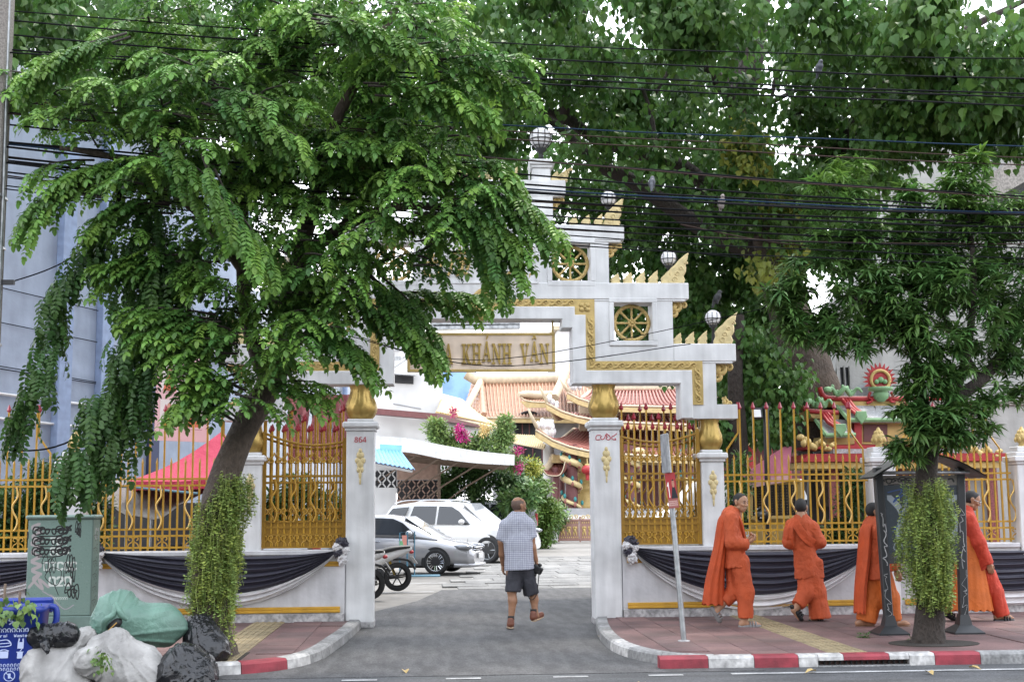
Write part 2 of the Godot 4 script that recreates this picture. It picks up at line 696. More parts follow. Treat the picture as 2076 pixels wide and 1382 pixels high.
func xz_prism(poly: Array, y0: float, y1: float, bevel := 0.0) -> MB:
	var b := MB.new()
	b.at(Transform3D(FLAT, Vector3.ZERO))
	var q := []
	for p in poly:
		q.append(Vector2(p.x, -p.y))
	b.prism(q, y0, y1, bevel)
	return b

func kerb_run(path: Array, cuts: Array, mats: Array, parent: Node3D, labels: Array):
	# path: outer line (x, z), the pavement on its left hand when walking; cuts: lengths along it
	var lens := [0.0]
	for i in path.size() - 1:
		lens.append(lens[-1] + path[i].distance_to(path[i + 1]))
	var spot := func(s: float) -> Array:
		for i in path.size() - 1:
			if s <= lens[i + 1] or i == path.size() - 2:
				var d: Vector2 = (path[i + 1] - path[i]).normalized()
				return [path[i] + d * (s - lens[i]), d]
		return []
	for c in cuts.size() - 1:
		var s0: float = cuts[c] + 0.004
		var s1: float = cuts[c + 1] - 0.004
		var steps := maxi(1, int((s1 - s0) / 0.12))
		var b := MB.new(false)
		var rings := []
		for i in steps + 1:
			var f: Array = spot.call(lerpf(s0, s1, float(i) / steps))
			var p: Vector2 = f[0]
			var n := Vector2(-f[1].y, f[1].x) * -1.0
			var ring := []
			for q in [Vector2(0.0, -0.03), Vector2(0.012, 0.095), Vector2(0.035, 0.118), Vector2(0.16, 0.122), Vector2(0.16, -0.03)]:
				ring.append(v3(p.x + n.x * q.x, q.y, p.y + n.y * q.x))
			rings.append(ring)
		b.loft(rings)
		part(parent, "kerb_block", b, mats[c], Transform3D(), labels[c] if c < labels.size() else "")

func inside(poly: PackedVector2Array, x: float, z: float) -> bool:
	return Geometry2D.is_point_in_polygon(Vector2(x, z), poly)

func build_ground():
	setting("ground", flat_sheet(-250, 250, -400, 60, -0.02), M.court)
	setting("road", flat_sheet(-120, 120, 4.9, 60, 0.0), M.road)
	# driveway of dark asphalt running in under the gate
	var d := xz_prism([Vector2(-3.0, 5.2), Vector2(-1.9, 3.6), Vector2(-1.78, 2.0), Vector2(-1.7, 0.2), Vector2(-1.7, -2.6), Vector2(-1.0, -5.0), Vector2(-0.55, -7.9), Vector2(3.4, -8.1), Vector2(3.4, -0.6), Vector2(1.8, -0.3), Vector2(1.6, 2.5), Vector2(2.6, 5.2)], -0.05, 0.006)
	setting("driveway", d, M.asphalt)
	# worn concrete slabs beyond the asphalt
	var yard := setting("paved_yard", xz_prism([Vector2(-0.3, -7.95), Vector2(9.5, -7.95), Vector2(9.5, -24.2), Vector2(1.5, -24.2)], -0.05, -0.006), M.concrete)
	for r in 17:
		var z0 := -8.0 - r * 0.95
		var shift := -0.3 if r % 2 else 0.12
		var left := -0.35 - 0.0 * r + 0.11 * r
		for c in 12:
			var x0 := left + shift + c * 0.95 + rng.randf_range(-0.03, 0.03)
			if x0 + 0.9 > 9.4:
				continue
			var b := MB.new()
			var gap := rng.randf_range(0.015, 0.045)
			b.box(Vector3.ZERO, v3(0.95 - gap, 0.05, 0.95 - gap), 0.012)
			part(yard, "slab", b, M["slab%d" % rng.randi_range(0, 2)], moved(v3(x0 + 0.47, -0.018 + rng.randf_range(-0.004, 0.012), z0 - 0.47), turned(rng.randf_range(-0.3, 0.3), rng.randf_range(-1, 1), rng.randf_range(-0.3, 0.3))))
	# painted parking lines
	for p in [[v3(-2.41, 0, -7.29), v3(-0.7, 0, -7.4), 0.1], [v3(-2.59, 0, -10.01), v3(-0.43, 0, -10.28), 0.1], [v3(-2.17, 0, -14.62), v3(0.32, 0, -15.53), 0.1]]:
		var b := MB.new()
		var dir: Vector3 = (p[1] - p[0]).normalized()
		var n: Vector3 = v3(-dir.z, 0, dir.x) * p[2] * 0.5
		var up := v3(0, 0.012, 0)
		b.quad(p[0] + n + up, p[1] + n + up, p[1] - n + up, p[0] - n + up)
		setting("parking_line", b, M.paint)
	# pavements
	var right := PackedVector2Array([Vector2(1.62, -0.45), Vector2(1.56, 0.3), Vector2(1.46, 1.4), Vector2(1.40, 2.6), Vector2(1.42, 3.5), Vector2(1.55, 4.1), Vector2(1.80, 4.55), Vector2(2.15, 4.80), Vector2(2.6, 4.86), Vector2(14, 4.86), Vector2(14, -0.45)])
	var left := PackedVector2Array([Vector2(-1.75, -0.45), Vector2(-1.80, 1.2), Vector2(-1.90, 2.4), Vector2(-1.98, 3.4), Vector2(-2.12, 4.1), Vector2(-2.45, 4.6), Vector2(-2.9, 4.82), Vector2(-3.4, 4.86), Vector2(-14, 4.86), Vector2(-14, -0.45)])
	var strip_x := [3.62, -2.95]
	for side in 2:
		var poly := right if side == 0 else left
		var pave := setting("pavement", xz_prism(Array(poly), -0.05, 0.094), M.tile0)
		var sg := 1.0 if side == 0 else -1.0
		for i in 20:
			for j in 13:
				var x0 := (1.42 + i * 0.4) * sg
				var x1 := x0 + 0.394 * sg
				var z0 := 4.70 - j * 0.4
				var z1 := z0 - 0.394
				if absf(x0) > (9.6 if side == 0 else 7.4) or z1 < -0.42:
					continue
				var pits := [Rect2(4.35, 3.25, 1.35, 1.3)] if side == 0 else [Rect2(-3.35, 3.7, 0.65, 0.85)]
				var okay := true
				for q in [Vector2(x0 - 0.03 * sg, z0), Vector2(x1, z0 + 0.1), Vector2(x1, z1), Vector2(x0 - 0.03 * sg, z1)]:
					if not inside(poly, q.x, q.y) or pits[0].has_point(q):
						okay = false
				if absf((x0 + x1) * 0.5 - strip_x[side]) < 0.26:
					okay = false
				if not okay:
					continue
				var key := "tile_mesh"
				if not meshes.has(key):
					meshes[key] = MB.new().box(Vector3.ZERO, v3(0.394, 0.03, 0.394), 0.005).done()
				part(pave, "tile", meshes[key], M["tile%d" % rng.randi_range(0, 3)], moved(v3((x0 + x1) * 0.5, 0.0875 + rng.randf_range(-0.002, 0.002), (z0 + z1) * 0.5), turned(rng.randf_range(-0.3, 0.3), 0, rng.randf_range(-0.3, 0.3))))
		# ribbed guiding strip for the blind
		for j in 12:
			var b := MB.new()
			b.box(v3(0, 0, 0), v3(0.42, 0.03, 0.385), 0.004)
			for r in 5:
				b.box(v3(-0.16 + r * 0.08, 0.016, 0), v3(0.035, 0.012, 0.36), 0.004)
			part(pave, "tactile_tile", b, M.tactile, moved(v3(strip_x[side], 0.090, 4.45 - j * 0.395)))
	var kr := tag(Node3D.new(), "", "", "", "structure")
	kr.name = "kerb"
	add_child(kr)
	var kl := tag(Node3D.new(), "", "", "", "structure")
	kl.name = "kerb_001"
	add_child(kl)
	var pr: Array = smooth_path([Vector2(1.53, 0.05), Vector2(1.42, 1.0), Vector2(1.32, 2.3), Vector2(1.32, 3.4), Vector2(1.45, 4.15), Vector2(1.70, 4.65), Vector2(2.10, 4.90), Vector2(2.6, 4.96)], 5)
	pr.append(Vector2(14, 4.96))
	kerb_run(pr, [0.0, 1.1, 2.2, 3.1, 3.9, 4.6, 5.20], [M.kerb_grey, M.kerb_grey, M.kerb_grey, M.kerb_white, M.kerb_grey, M.kerb_grey], kr, [])
	# straight run along the road, blocks of alternating paint, with the drain inlet among them
	var xs := [v3(1.575, 0.107, 4.96).x, v3(2.073, 0.099, 4.96).x, v3(2.544, 0.092, 4.96).x, v3(3.001, 0.085, 4.96).x, v3(3.204, 0.082, 4.96).x, v3(3.47, 0.078, 4.96).x, v3(3.946, 0.07, 4.96).x, v3(4.152, 0.067, 4.96).x, v3(4.419, 0.063, 4.96).x, v3(4.899, 0.056, 4.96).x, v3(5.626, 0.045, 4.96).x, v3(6.515, 0.031, 4.96).x]
	var paint := ["red", "white", "red", "white", "white", "red", "white", "white", "red", "grey", "grey"]
	for i in xs.size() - 1:
		var inlet := i >= 4 and i <= 6
		var b := MB.new()
		var prof := [Vector2(0.0, -0.03), Vector2(0.012, 0.095), Vector2(0.035, 0.118), Vector2(0.16, 0.122), Vector2(0.16, -0.03)]
		if inlet:
			prof = [Vector2(0.006, 0.062), Vector2(0.012, 0.095), Vector2(0.035, 0.118), Vector2(0.16, 0.122), Vector2(0.16, 0.062)]
		var rings := []
		for e in [xs[i] + 0.003, xs[i + 1] - 0.003]:
			var ring := []
			for q in prof:
				ring.append(v3(e, q.y, 4.96 - q.x))
			rings.append(ring)
		b.loft(rings)
		part(kr, "kerb_block", b, M["kerb_" + paint[i]], Transform3D(), {"red": "red painted kerb block", "white": "white painted kerb block", "grey": ""}[paint[i]])
	var drain := thing("storm_drain", "dark barred storm drain inlet cut into the red and white kerb", "drain", v3((xs[4] + xs[7]) * 0.5, 0, 4.90))
	var w: float = xs[7] - xs[4]
	part(drain, "drain_box", MB.new().slab(-w / 2 + 0.01, w / 2 - 0.01, -0.02, 0.058, -0.098, -0.09), M.black)
	part(drain, "drain_lip", MB.new().slab(-w / 2, w / 2, -0.012, 0.010, -0.06, 0.09, 0.003), M.kerb_grey)
	for k in 17:
		part(drain, "bar", MB.new().box(v3(0, 0.034, -0.02), v3(0.012, 0.046, 0.03)), M.dark, moved(v3(-w / 2 + (k + 0.5) * w / 17.0, 0, 0)))
	var pl: Array = smooth_path([Vector2(-3.6, 4.96), Vector2(-2.9, 4.92), Vector2(-2.42, 4.72), Vector2(-2.1, 4.3), Vector2(-1.92, 3.6), Vector2(-1.82, 2.4), Vector2(-1.74, 1.2), Vector2(-1.70, 0.05)], 5)
	pl.push_front(Vector2(-14, 4.96))
	var s0: float = 14.0 + v3(-2.612, 0.028, 4.96).x
	kerb_run(pl, [7.0, 9.2, s0 - 1.0, s0 - 0.5, s0, s0 + 0.56, s0 + 1.05, s0 + 1.9, s0 + 2.9, s0 + 3.9, s0 + 5.4], [M.kerb_grey, M.kerb_white, M.kerb_red, M.kerb_white, M.kerb_red, M.kerb_white, M.kerb_grey, M.kerb_grey, M.kerb_grey, M.kerb_grey], kl, ["", "", "red painted kerb block", "", "red painted kerb block"])
	# road markings
	var ln := flat_sheet(2.2, 16, 5.36, 5.46, 0.006)
	setting("edge_line", ln, M.paint)
	for x in [-1.42, -0.42, 0.62, 1.55]:
		setting("dash_line", flat_sheet(x - 0.17, x + 0.17, 5.38, 5.47, 0.006), M.paint)

# ---------------------------------------------------------------- the stepped white temple gate
func mirror(poly: Array) -> Array:
	var out := poly.duplicate()
	for i in range(poly.size() - 1, -1, -1):
		var q := Vector2(-poly[i].x, poly[i].y)
		if not q.is_equal_approx(poly[i]):
			out.append(q)
	return out

func flame_shape(h: float, w: float, lean: float) -> Array:
	var out := []
	for i in 9:
		var t := i / 8.0
		out.append(Vector2(w * 0.5 * pow(1.0 - t, 0.75) * (0.8 + 0.4 * sin(PI * t)) * (1.0 + 0.16 * sin(t * 18.0)) + lean * t * t, h * t))
	for i in range(7, -1, -1):
		var t := i / 8.0
		out.append(Vector2(-w * 0.5 * pow(1.0 - t, 0.75) * (0.8 + 0.4 * sin(PI * t)) * (1.0 + 0.16 * sin(t * 16.0 + 1.0)) + lean * t * t - 0.01 * sin(t * PI), h * t))
	return out

func curl(c: Vector2, r: float, turns: float, start: float, dir: float, z: float, n := 14) -> Array:
	var out := []
	for i in n:
		var t := float(i) / (n - 1)
		var a := start + dir * t * turns * TAU
		out.append(v3(c.x + cos(a) * r * (1.0 - 0.8 * t), c.y + sin(a) * r * (1.0 - 0.8 * t), z))
	return out

func vase_mesh(h: float, r: float) -> MB:
	var b := MB.new(true)
	var prof := [[0.80, 0.0], [0.84, 0.03], [0.98, 0.10], [1.12, 0.22], [1.16, 0.34], [1.10, 0.48], [0.96, 0.62], [0.84, 0.76], [0.80, 0.88], [0.88, 0.97], [0.90, 1.0]]
	var rings := []
	for p in prof:
		var ring := []
		for k in 60:
			var a := -TAU * k / 60.0
			var pet := absf(sin(a * 6.0 + (PI / 2 if p[1] < 0.45 else 0.0)))
			var rr: float = r * p[0] * (0.94 + 0.075 * pow(pet, 0.5))
			ring.append(v3(cos(a) * rr, p[1] * h, sin(a) * rr))
		rings.append(ring)
	b.loft(rings)
	return b

func word(text: String, font_name: String, size: float, depth: float, bold := false) -> TextMesh:
	var f := SystemFont.new()
	f.font_names = PackedStringArray([font_name])
	f.font_weight = 700 if bold else 400
	var t := TextMesh.new()
	t.text = text
	t.font = f
	t.font_size = 64
	t.pixel_size = size / 64.0
	t.depth = depth
	t.curve_step = 2.0
	return t

func strokes(b: MB, lines: Array, at: Vector3, s: Vector2, w: float, z := 0.0):
	# brush strokes: each a list of points in a unit square, y up
	for l in lines:
		var pts := []
		for p in l:
			pts.append(at + v3(p[0] * s.x, p[1] * s.y, z))
		b.tube(smooth_path(pts, 4) if pts.size() > 2 else pts, w, 5)

func dharma_wheel(parent: Node3D, c: Vector3, r: float):
	var o := Node3D.new()
	o.name = numbered("dharma_wheel", parent)
	o.position = c
	parent.add_child(o, true)
	if not meshes.has("rim"):
		var b := MB.new(true)
		var pts := []
		for k in 49:
			pts.append(v3(cos(TAU * k / 48.0), sin(TAU * k / 48.0), 0) * 0.25)
		b.tube(pts, 0.027, 8, false)
		for k in 24:
			var a := TAU * k / 24.0
			b.ball(v3(cos(a), sin(a), 0.1) * 0.25, v3(0.013, 0.013, 0.013), 6, 4)
		meshes.rim = b.done()
		var s := MB.new(true)
		s.lathe([Vector2(0.012, 0.05), Vector2(0.017, 0.075), Vector2(0.012, 0.085), Vector2(0.017, 0.12), Vector2(0.019, 0.15), Vector2(0.013, 0.19), Vector2(0.02, 0.20), Vector2(0.02, 0.212), Vector2(0.014, 0.24)], 8)
		meshes.spoke = s.done()
		var h := MB.new(true)
		h.ball(Vector3.ZERO, v3(0.06, 0.06, 0.03), 14, 6)
		for k in 8:
			h.ball(v3(cos(TAU * k / 8.0), sin(TAU * k / 8.0), 0.5) * 0.043, v3(0.022, 0.022, 0.016), 8, 5)
		h.ball(v3(0, 0, 0.03), v3(0.025, 0.025, 0.02), 8, 5)
		meshes.hub = h.done()
	var sc := r / 0.277
	part(o, "rim", meshes.rim, M.gold, Transform3D(Basis().scaled(v3(sc, sc, 1)), Vector3.ZERO))
	part(o, "hub", meshes.hub, M.gold, moved(v3(0, 0, 0.01)))
	for k in 8:
		part(o, "spoke", meshes.spoke, M.gold, moved(Vector3.ZERO, turned(0, 0, k * 45.0)))

func globe_lamp(parent: Node3D, c: Vector3, r: float, foot: float):
	var o := Node3D.new()
	o.name = numbered("globe_lamp", parent)
	o.position = c
	parent.add_child(o, true)
	part(o, "globe", MB.new(true).ball(Vector3.ZERO, Vector3.ONE * r, 18, 12), M.globe)
	var cage := MB.new()
	for k in 10:
		var a := TAU * k / 10.0
		var pts := []
		for i in 7:
			var e := lerpf(-1.35, 0.5, i / 6.0)
			pts.append(v3(cos(a) * cos(e), sin(e), sin(a) * cos(e)) * r * 1.06)
		pts.append(pts[-1] + v3(cos(a), 0.8, sin(a)) * r * 0.16)
		cage.tube(pts, r * 0.04, 4)
	for e in [-0.15, -0.8]:
		var pts := []
		for k in 21:
			pts.append(v3(cos(TAU * k / 20.0) * cos(e), sin(e), sin(TAU * k / 20.0) * cos(e)) * r * 1.07)
		cage.tube(pts, r * 0.045, 4, false)
	part(o, "cage", cage, M.dark)
	part(o, "stem", MB.new(true).lathe([Vector2(r * 0.55, -foot), Vector2(r * 0.5, -foot + 0.02), Vector2(r * 0.24, -foot + 0.06), Vector2(r * 0.2, -r * 1.4), Vector2(r * 0.55, -r * 1.12), Vector2(r * 0.5, -r * 0.98)], 10), M.dark)

func gate_pillar(parent: Node3D, x: float, w: float, h: float, cap_h: float, vase_h: float):
	var o := Node3D.new()
	o.name = numbered("pillar", parent)
	o.position = v3(x, 0, -0.19)
	parent.add_child(o, true)
	part(o, "shaft", MB.new().slab(-w / 2, w / 2, 0, h, -w / 2, w / 2, 0.012), M.white)
	var b := MB.new()
	b.slab(-w / 2 - 0.02, w / 2 + 0.02, h, h + cap_h * 0.25, -w / 2 - 0.02, w / 2 + 0.02, 0.008)
	b.slab(-w / 2 - 0.055, w / 2 + 0.055, h + cap_h * 0.25, h + cap_h * 0.75, -w / 2 - 0.055, w / 2 + 0.055, 0.02)
	b.slab(-w / 2 + 0.01, w / 2 - 0.01, h + cap_h * 0.75, h + cap_h, -w / 2 + 0.01, w / 2 - 0.01, 0.01)
	part(o, "capital", b, M.white)
	part(o, "lotus_vase", vase_mesh(vase_h, w * 0.5), M.gold_metal, moved(v3(0, h + cap_h, 0)))
	# hanging leaf ornament on the front
	var orn := MB.new(true)
	var z := w / 2
	for q in [[0.0, 0.0, 0.055, 0.075], [0.035, -0.075, 0.04, 0.06], [-0.035, -0.075, 0.04, 0.06], [0.0, -0.12, 0.05, 0.09], [0.022, -0.2, 0.028, 0.06], [-0.022, -0.2, 0.028, 0.06], [0.0, -0.27, 0.022, 0.09], [0.0, -0.36, 0.014, 0.07], [0.0, 0.06, 0.025, 0.05]]:
		orn.ball(v3(q[0], q[1], z), v3(q[2], q[3] * 0.75, 0.022), 10, 6)
	part(o, "leaf_ornament", orn, M.gold_pale, moved(v3(0, h - 0.22 - (0.12 if w > 0.35 else 0.0), 0)))
	# chipped, dirty foot
	part(o, "foot", MB.new().slab(-w / 2 - 0.008, w / 2 + 0.008, 0, 0.09, -w / 2 - 0.008, w / 2 + 0.008, 0.01), M.plinth)

func build_gate():
	var g := thing("temple_gate", "tall white stepped temple gate with gold wheels, flames and lotus vases", "gate")
	for s in [-1.0, 1.0]:
		gate_pillar(g, 1.73 * s, 0.39, 2.71, 0.17, 0.48)
		gate_pillar(g, 3.255 * s, 0.32, 2.25, 0.17, 0.44)
	var zb := -0.36
	var zf := -0.03
	var tiers := {
		"lower_tier": [[2.81, 3.638, 2.862, 3.065], [2.81, 3.34, 3.065, 3.36], [1.265, 3.34, 3.36, 3.682], [1.265, 2.733, 3.682, 3.982]],
		"middle_tier": [[1.265, 1.881, 3.982, 4.16], [1.124, 1.881, 4.16, 4.288], [0, 1.881, 4.288, 4.531], [2.432, 2.733, 3.982, 4.531], [0, 2.733, 4.531, 4.583]],
		"upper_tier": [[0, 1.82, 4.82, 4.854], [0, 0.997, 4.854, 5.392], [1.552, 1.82, 4.854, 5.392], [0, 1.82, 5.392, 5.446]],
		"top_tier": [[0, 1.02, 5.67, 6.12]],
	}
	for k in tiers:
		for r in tiers[k]:
			for q in ([[-r[1], r[1]]] if r[0] == 0 else [[r[0], r[1]], [-r[1], -r[0]]]):
				part(g, k, MB.new().slab(q[0], q[1], r[2], r[3], zb, zf), M.white)
	# cornice slabs, a little proud
	for r in [[2.733, 3.636, 3.682, 3.938], [0, 2.972, 4.583, 4.82], [0, 2.05, 5.446, 5.67], [0, 1.208, 6.12, 6.33]]:
		for s in ([1.0, -1.0] if r[0] > 0 else [1.0]):
			var b := MB.new()
			b.slab(r[0] if r[0] > 0 else -r[1], r[1], r[2], r[3], zb - 0.02, -0.012, 0.010)
			b.slab((r[0] if r[0] > 0 else -r[1]) + 0.05, r[1] - 0.05, r[2] - 0.028, r[2], zb - 0.01, -0.020, 0.006)
			part(g, "cornice", b, M.white, Transform3D(Basis().scaled(v3(s, 1, 1)), Vector3.ZERO) if s > 0 else moved(v3(-r[0] - r[1], 0, 0)))
	# white border round the opening, gold frieze beside it
	var border := mirror([Vector2(0, 4.288), Vector2(1.124, 4.288), Vector2(1.124, 4.16), Vector2(1.265, 4.16), Vector2(1.265, 3.36), Vector2(2.81, 3.36), Vector2(2.81, 2.862), Vector2(2.986, 2.862), Vector2(2.986, 3.553), Vector2(1.467, 3.553), Vector2(1.467, 4.352), Vector2(1.313, 4.352), Vector2(1.313, 4.473), Vector2(0, 4.473)])
	border = border.slice(0, 14) + border.slice(14)
	part(g, "border", MB.new().prism([Vector2(-1.124, 4.288), Vector2(1.124, 4.288), Vector2(1.124, 4.16), Vector2(1.265, 4.16), Vector2(1.265, 3.36), Vector2(2.81, 3.36), Vector2(2.81, 2.862), Vector2(2.986, 2.862), Vector2(2.986, 3.553), Vector2(1.467, 3.553), Vector2(1.467, 4.352), Vector2(1.313, 4.352), Vector2(1.313, 4.473), Vector2(-1.313, 4.473), Vector2(-1.313, 4.352), Vector2(-1.467, 4.352), Vector2(-1.467, 3.553), Vector2(-2.986, 3.553), Vector2(-2.986, 2.862), Vector2(-2.81, 2.862), Vector2(-2.81, 3.36), Vector2(-1.265, 3.36), Vector2(-1.265, 4.16), Vector2(-1.124, 4.16)], zf, 0.012, 0.012), M.white)
	part(g, "frieze", MB.new().prism([Vector2(1.315, 4.475), Vector2(1.315, 4.354), Vector2(1.469, 4.354), Vector2(1.469, 3.555), Vector2(2.988, 3.555), Vector2(2.988, 3.06), Vector2(3.145, 3.06), Vector2(3.145, 3.688), Vector2(1.60, 3.688), Vector2(1.60, 4.58), Vector2(-1.60, 4.58), Vector2(-1.60, 3.688), Vector2(-3.145, 3.688), Vector2(-3.145, 3.06), Vector2(-2.988, 3.06), Vector2(-2.988, 3.555), Vector2(-1.469, 3.555), Vector2(-1.469, 4.354), Vector2(-1.315, 4.354), Vector2(-1.315, 4.475)], zf, -0.014), M.gold)
	var wave := MB.new(true)
	wave.tube(smooth_path([v3(-0.09, -0.03, 0), v3(-0.04, -0.025, 0.006), v3(0.0, 0.02, 0.008), v3(0.045, 0.035, 0.006), v3(0.07, 0.01, 0.004), v3(0.045, -0.012, 0.004), v3(0.03, 0.008, 0.004)], 3), radii([0.010, 0.016, 0.018, 0.014, 0.011, 0.009, 0.008], 19), 6)
	wave.ball(v3(0.0, -0.022, 0), v3(0.028, 0.014, 0.014), 8, 5)
	wave.ball(v3(-0.055, 0.022, 0), v3(0.025, 0.012, 0.012), 8, 5)
	var wm := wave.done()
	for s in [-1.0, 1.0]:
		for i in 7:
			part(g, "scroll", wm, M.gold, moved(v3((0.12 + i * 0.185) * s, 4.528, -0.014), turned(0, 0 if s > 0 else 180, 0)))
		for i in 4:
			part(g, "scroll", wm, M.gold, moved(v3(1.535 * s, 4.22 - i * 0.165, -0.014), turned(0, 0 if s > 0 else 180, -90)))
		for i in 9:
			part(g, "scroll", wm, M.gold, moved(v3((1.6 + i * 0.172) * s, 3.622, -0.014), turned(0, 0 if s > 0 else 180, 0)))
		for i in 3:
			part(g, "scroll", wm, M.gold, moved(v3(3.066 * s, 3.50 - i * 0.165, -0.014), turned(0, 0 if s > 0 else 180, -90)))
		var rose := MB.new(true)
		for k in 4:
			var a := TAU * (k + 0.5) / 4.0
			rose.ball(v3(cos(a) * 0.055, sin(a) * 0.045, 0), v3(0.045, 0.038, 0.02), 8, 5)
		rose.ball(Vector3.ZERO, v3(0.03, 0.03, 0.028), 8, 5)
		part(g, "corner_rosette", rose, M.gold, moved(v3(1.457 * s, 4.466, -0.012)))
		# wheel windows
		for q in [[1.2745, 5.123, 0.277], [2.1565, 4.2565, 0.2755]]:
			dharma_wheel(g, v3(q[0] * s, q[1], -0.17), q[2])
			var fr := MB.new()
			var a: float = q[2]
			for e in [[-a - 0.07, a + 0.07, a + 0.002, a + 0.07], [-a - 0.07, a + 0.07, -a - 0.07, -a - 0.002], [-a - 0.07, -a - 0.002, -a, a], [a + 0.002, a + 0.07, -a, a]]:
				fr.slab(e[0], e[1], e[2], e[3], 0, 0.022, 0.006)
			part(g, "window_frame", fr, M.white, moved(v3(q[0] * s, q[1], zf + 0.001)))
		# flames along the steps
		for q in [[2.62, 3.0, 3.938, 4, 0.14, 0.16], [1.92, 2.5, 4.82, 5, 0.15, 0.16], [1.32, 1.62, 5.67, 3, 0.14, 0.16], [1.06, 1.06, 6.33, 1, 0.14, 0.16], [-0.1, 0.55, 6.33, 4, 0.14, 0.17]]:
			for i in q[3]:
				var x: float = q[0] + 0.183 * i
				part(g, "flame_ornament", MB.new().prism(flame_shape(q[5] * (1.0 + 0.1 * i), q[4], 0.04 + 0.01 * i), -0.03, 0.03, 0.016), M.gold_pale, Transform3D(Basis().scaled(v3(1, 1, 1)), v3(x * s, q[2] - 0.006, -0.1)) if s > 0 else moved(v3(x * s, q[2] - 0.006, -0.1), turned(0, 180, 0)))
		for q in [[3.47, 3.938, 0.30, 0.48], [2.80, 4.82, 0.28, 0.48], [1.88, 5.67, 0.26, 0.44], [1.17, 6.33, 0.16, 0.21]]:
			var sh := flame_shape(q[3], q[2], q[2] * 0.75)
			part(g, "flame_ornament", MB.new().prism(sh, -0.035, 0.035, 0.02), M.gold_pale, moved(v3(q[0] * s, q[1] - 0.006, -0.1), turned(0, 0 if s > 0 else 180, 0)))
			var sm2 := MB.new(true)
			for i in 4:
				sm2.tube(curl(Vector2(-0.02 + i * 0.03 + q[2] * 0.5 * pow(i / 4.0, 2.0), 0.06 + i * q[3] * 0.17), 0.05 - 0.008 * i, 1.2, -0.6, 1.0, 0.036), radii([0.012, 0.014, 0.006], 14), 5)
			part(g, "flame_curl", sm2, M.gold_pale, moved(v3(q[0] * s, q[1], -0.1), turned(0, 0 if s > 0 else 180, 0)))
		# scroll brackets under the cornice ends
		for q in [[3.34, 3.655, 0.26], [2.735, 4.555, 0.22], [1.822, 5.418, 0.20], [1.02, 6.09, 0.17], [3.45, 3.066, 0.13]]:
			var br := MB.new(true)
			var w: float = q[2]
			var up: float = -1.0 if q[1] > 3.1 else 1.0
			br.tube(curl(Vector2(w * 0.35, up * w * 0.3), w * 0.32, 1.3, 1.6, -1.0, 0), radii([w * 0.16, w * 0.15, w * 0.07], 14), 7)
			br.tube(curl(Vector2(w * 0.85, up * w * 0.18), w * 0.2, 1.2, 2.4, -1.0, 0), radii([w * 0.12, w * 0.1, w * 0.05], 14), 7)
			br.tube(curl(Vector2(w * 0.16, up * w * 0.72), w * 0.24, 1.1, 1.0, -1.0, 0), radii([w * 0.13, w * 0.12, w * 0.05], 14), 7)
			br.ball(v3(w * 0.2, up * w * 0.3, 0), v3(w * 0.22, w * 0.34, 0.05), 10, 6)
			part(g, "scroll_bracket", br, M.gold, moved(v3(q[0] * s, q[1], -0.16), turned(0, 0 if s > 0 else 180, 0)))
		# lamps on the steps, with a pedestal under the highest
		globe_lamp(g, v3(3.365 * s, 4.345, -0.24), 0.115, 0.40)
		globe_lamp(g, v3(2.735 * s, 5.225, -0.24), 0.115, 0.40)
		globe_lamp(g, v3(1.865 * s, 6.11, -0.24), 0.115, 0.43)
		var ped := MB.new()
		ped.slab(-0.13, 0.13, 0, 0.19, -0.13, 0.13, 0.008)
		ped.slab(-0.16, 0.16, 0.19, 0.23, -0.16, 0.16, 0.01)
		ped.slab(-0.19, 0.19, 0.23, 0.27, -0.19, 0.19, 0.015)
		ped.slab(-0.15, 0.15, 0.27, 0.325, -0.15, 0.15, 0.02)
		part(g, "lamp_pedestal", ped, M.white, moved(v3(0.865 * s, 6.33, -0.19)))
		globe_lamp(g, v3(0.868 * s, 7.0, -0.19), 0.16, 0.35)
	# pipe beside the pedestal
	part(g, "conduit", MB.new(true).tube([v3(0.68, 6.33, -0.02), v3(0.68, 6.6, -0.02), v3(0.70, 6.64, -0.03), v3(0.76, 6.645, -0.04)], 0.014, 6), M.white)
	# lettered panel between the wheels
	var fr2 := MB.new()
	for e in [[-0.80, 0.80, 5.44, 5.475], [-0.80, 0.80, 4.80, 4.835], [-0.80, -0.765, 4.835, 5.44], [0.765, 0.80, 4.835, 5.44]]:
		fr2.slab(e[0], e[1], e[2], e[3], zf - 0.001, 0.0, 0.005)
	part(g, "panel_frame", fr2, M.white)
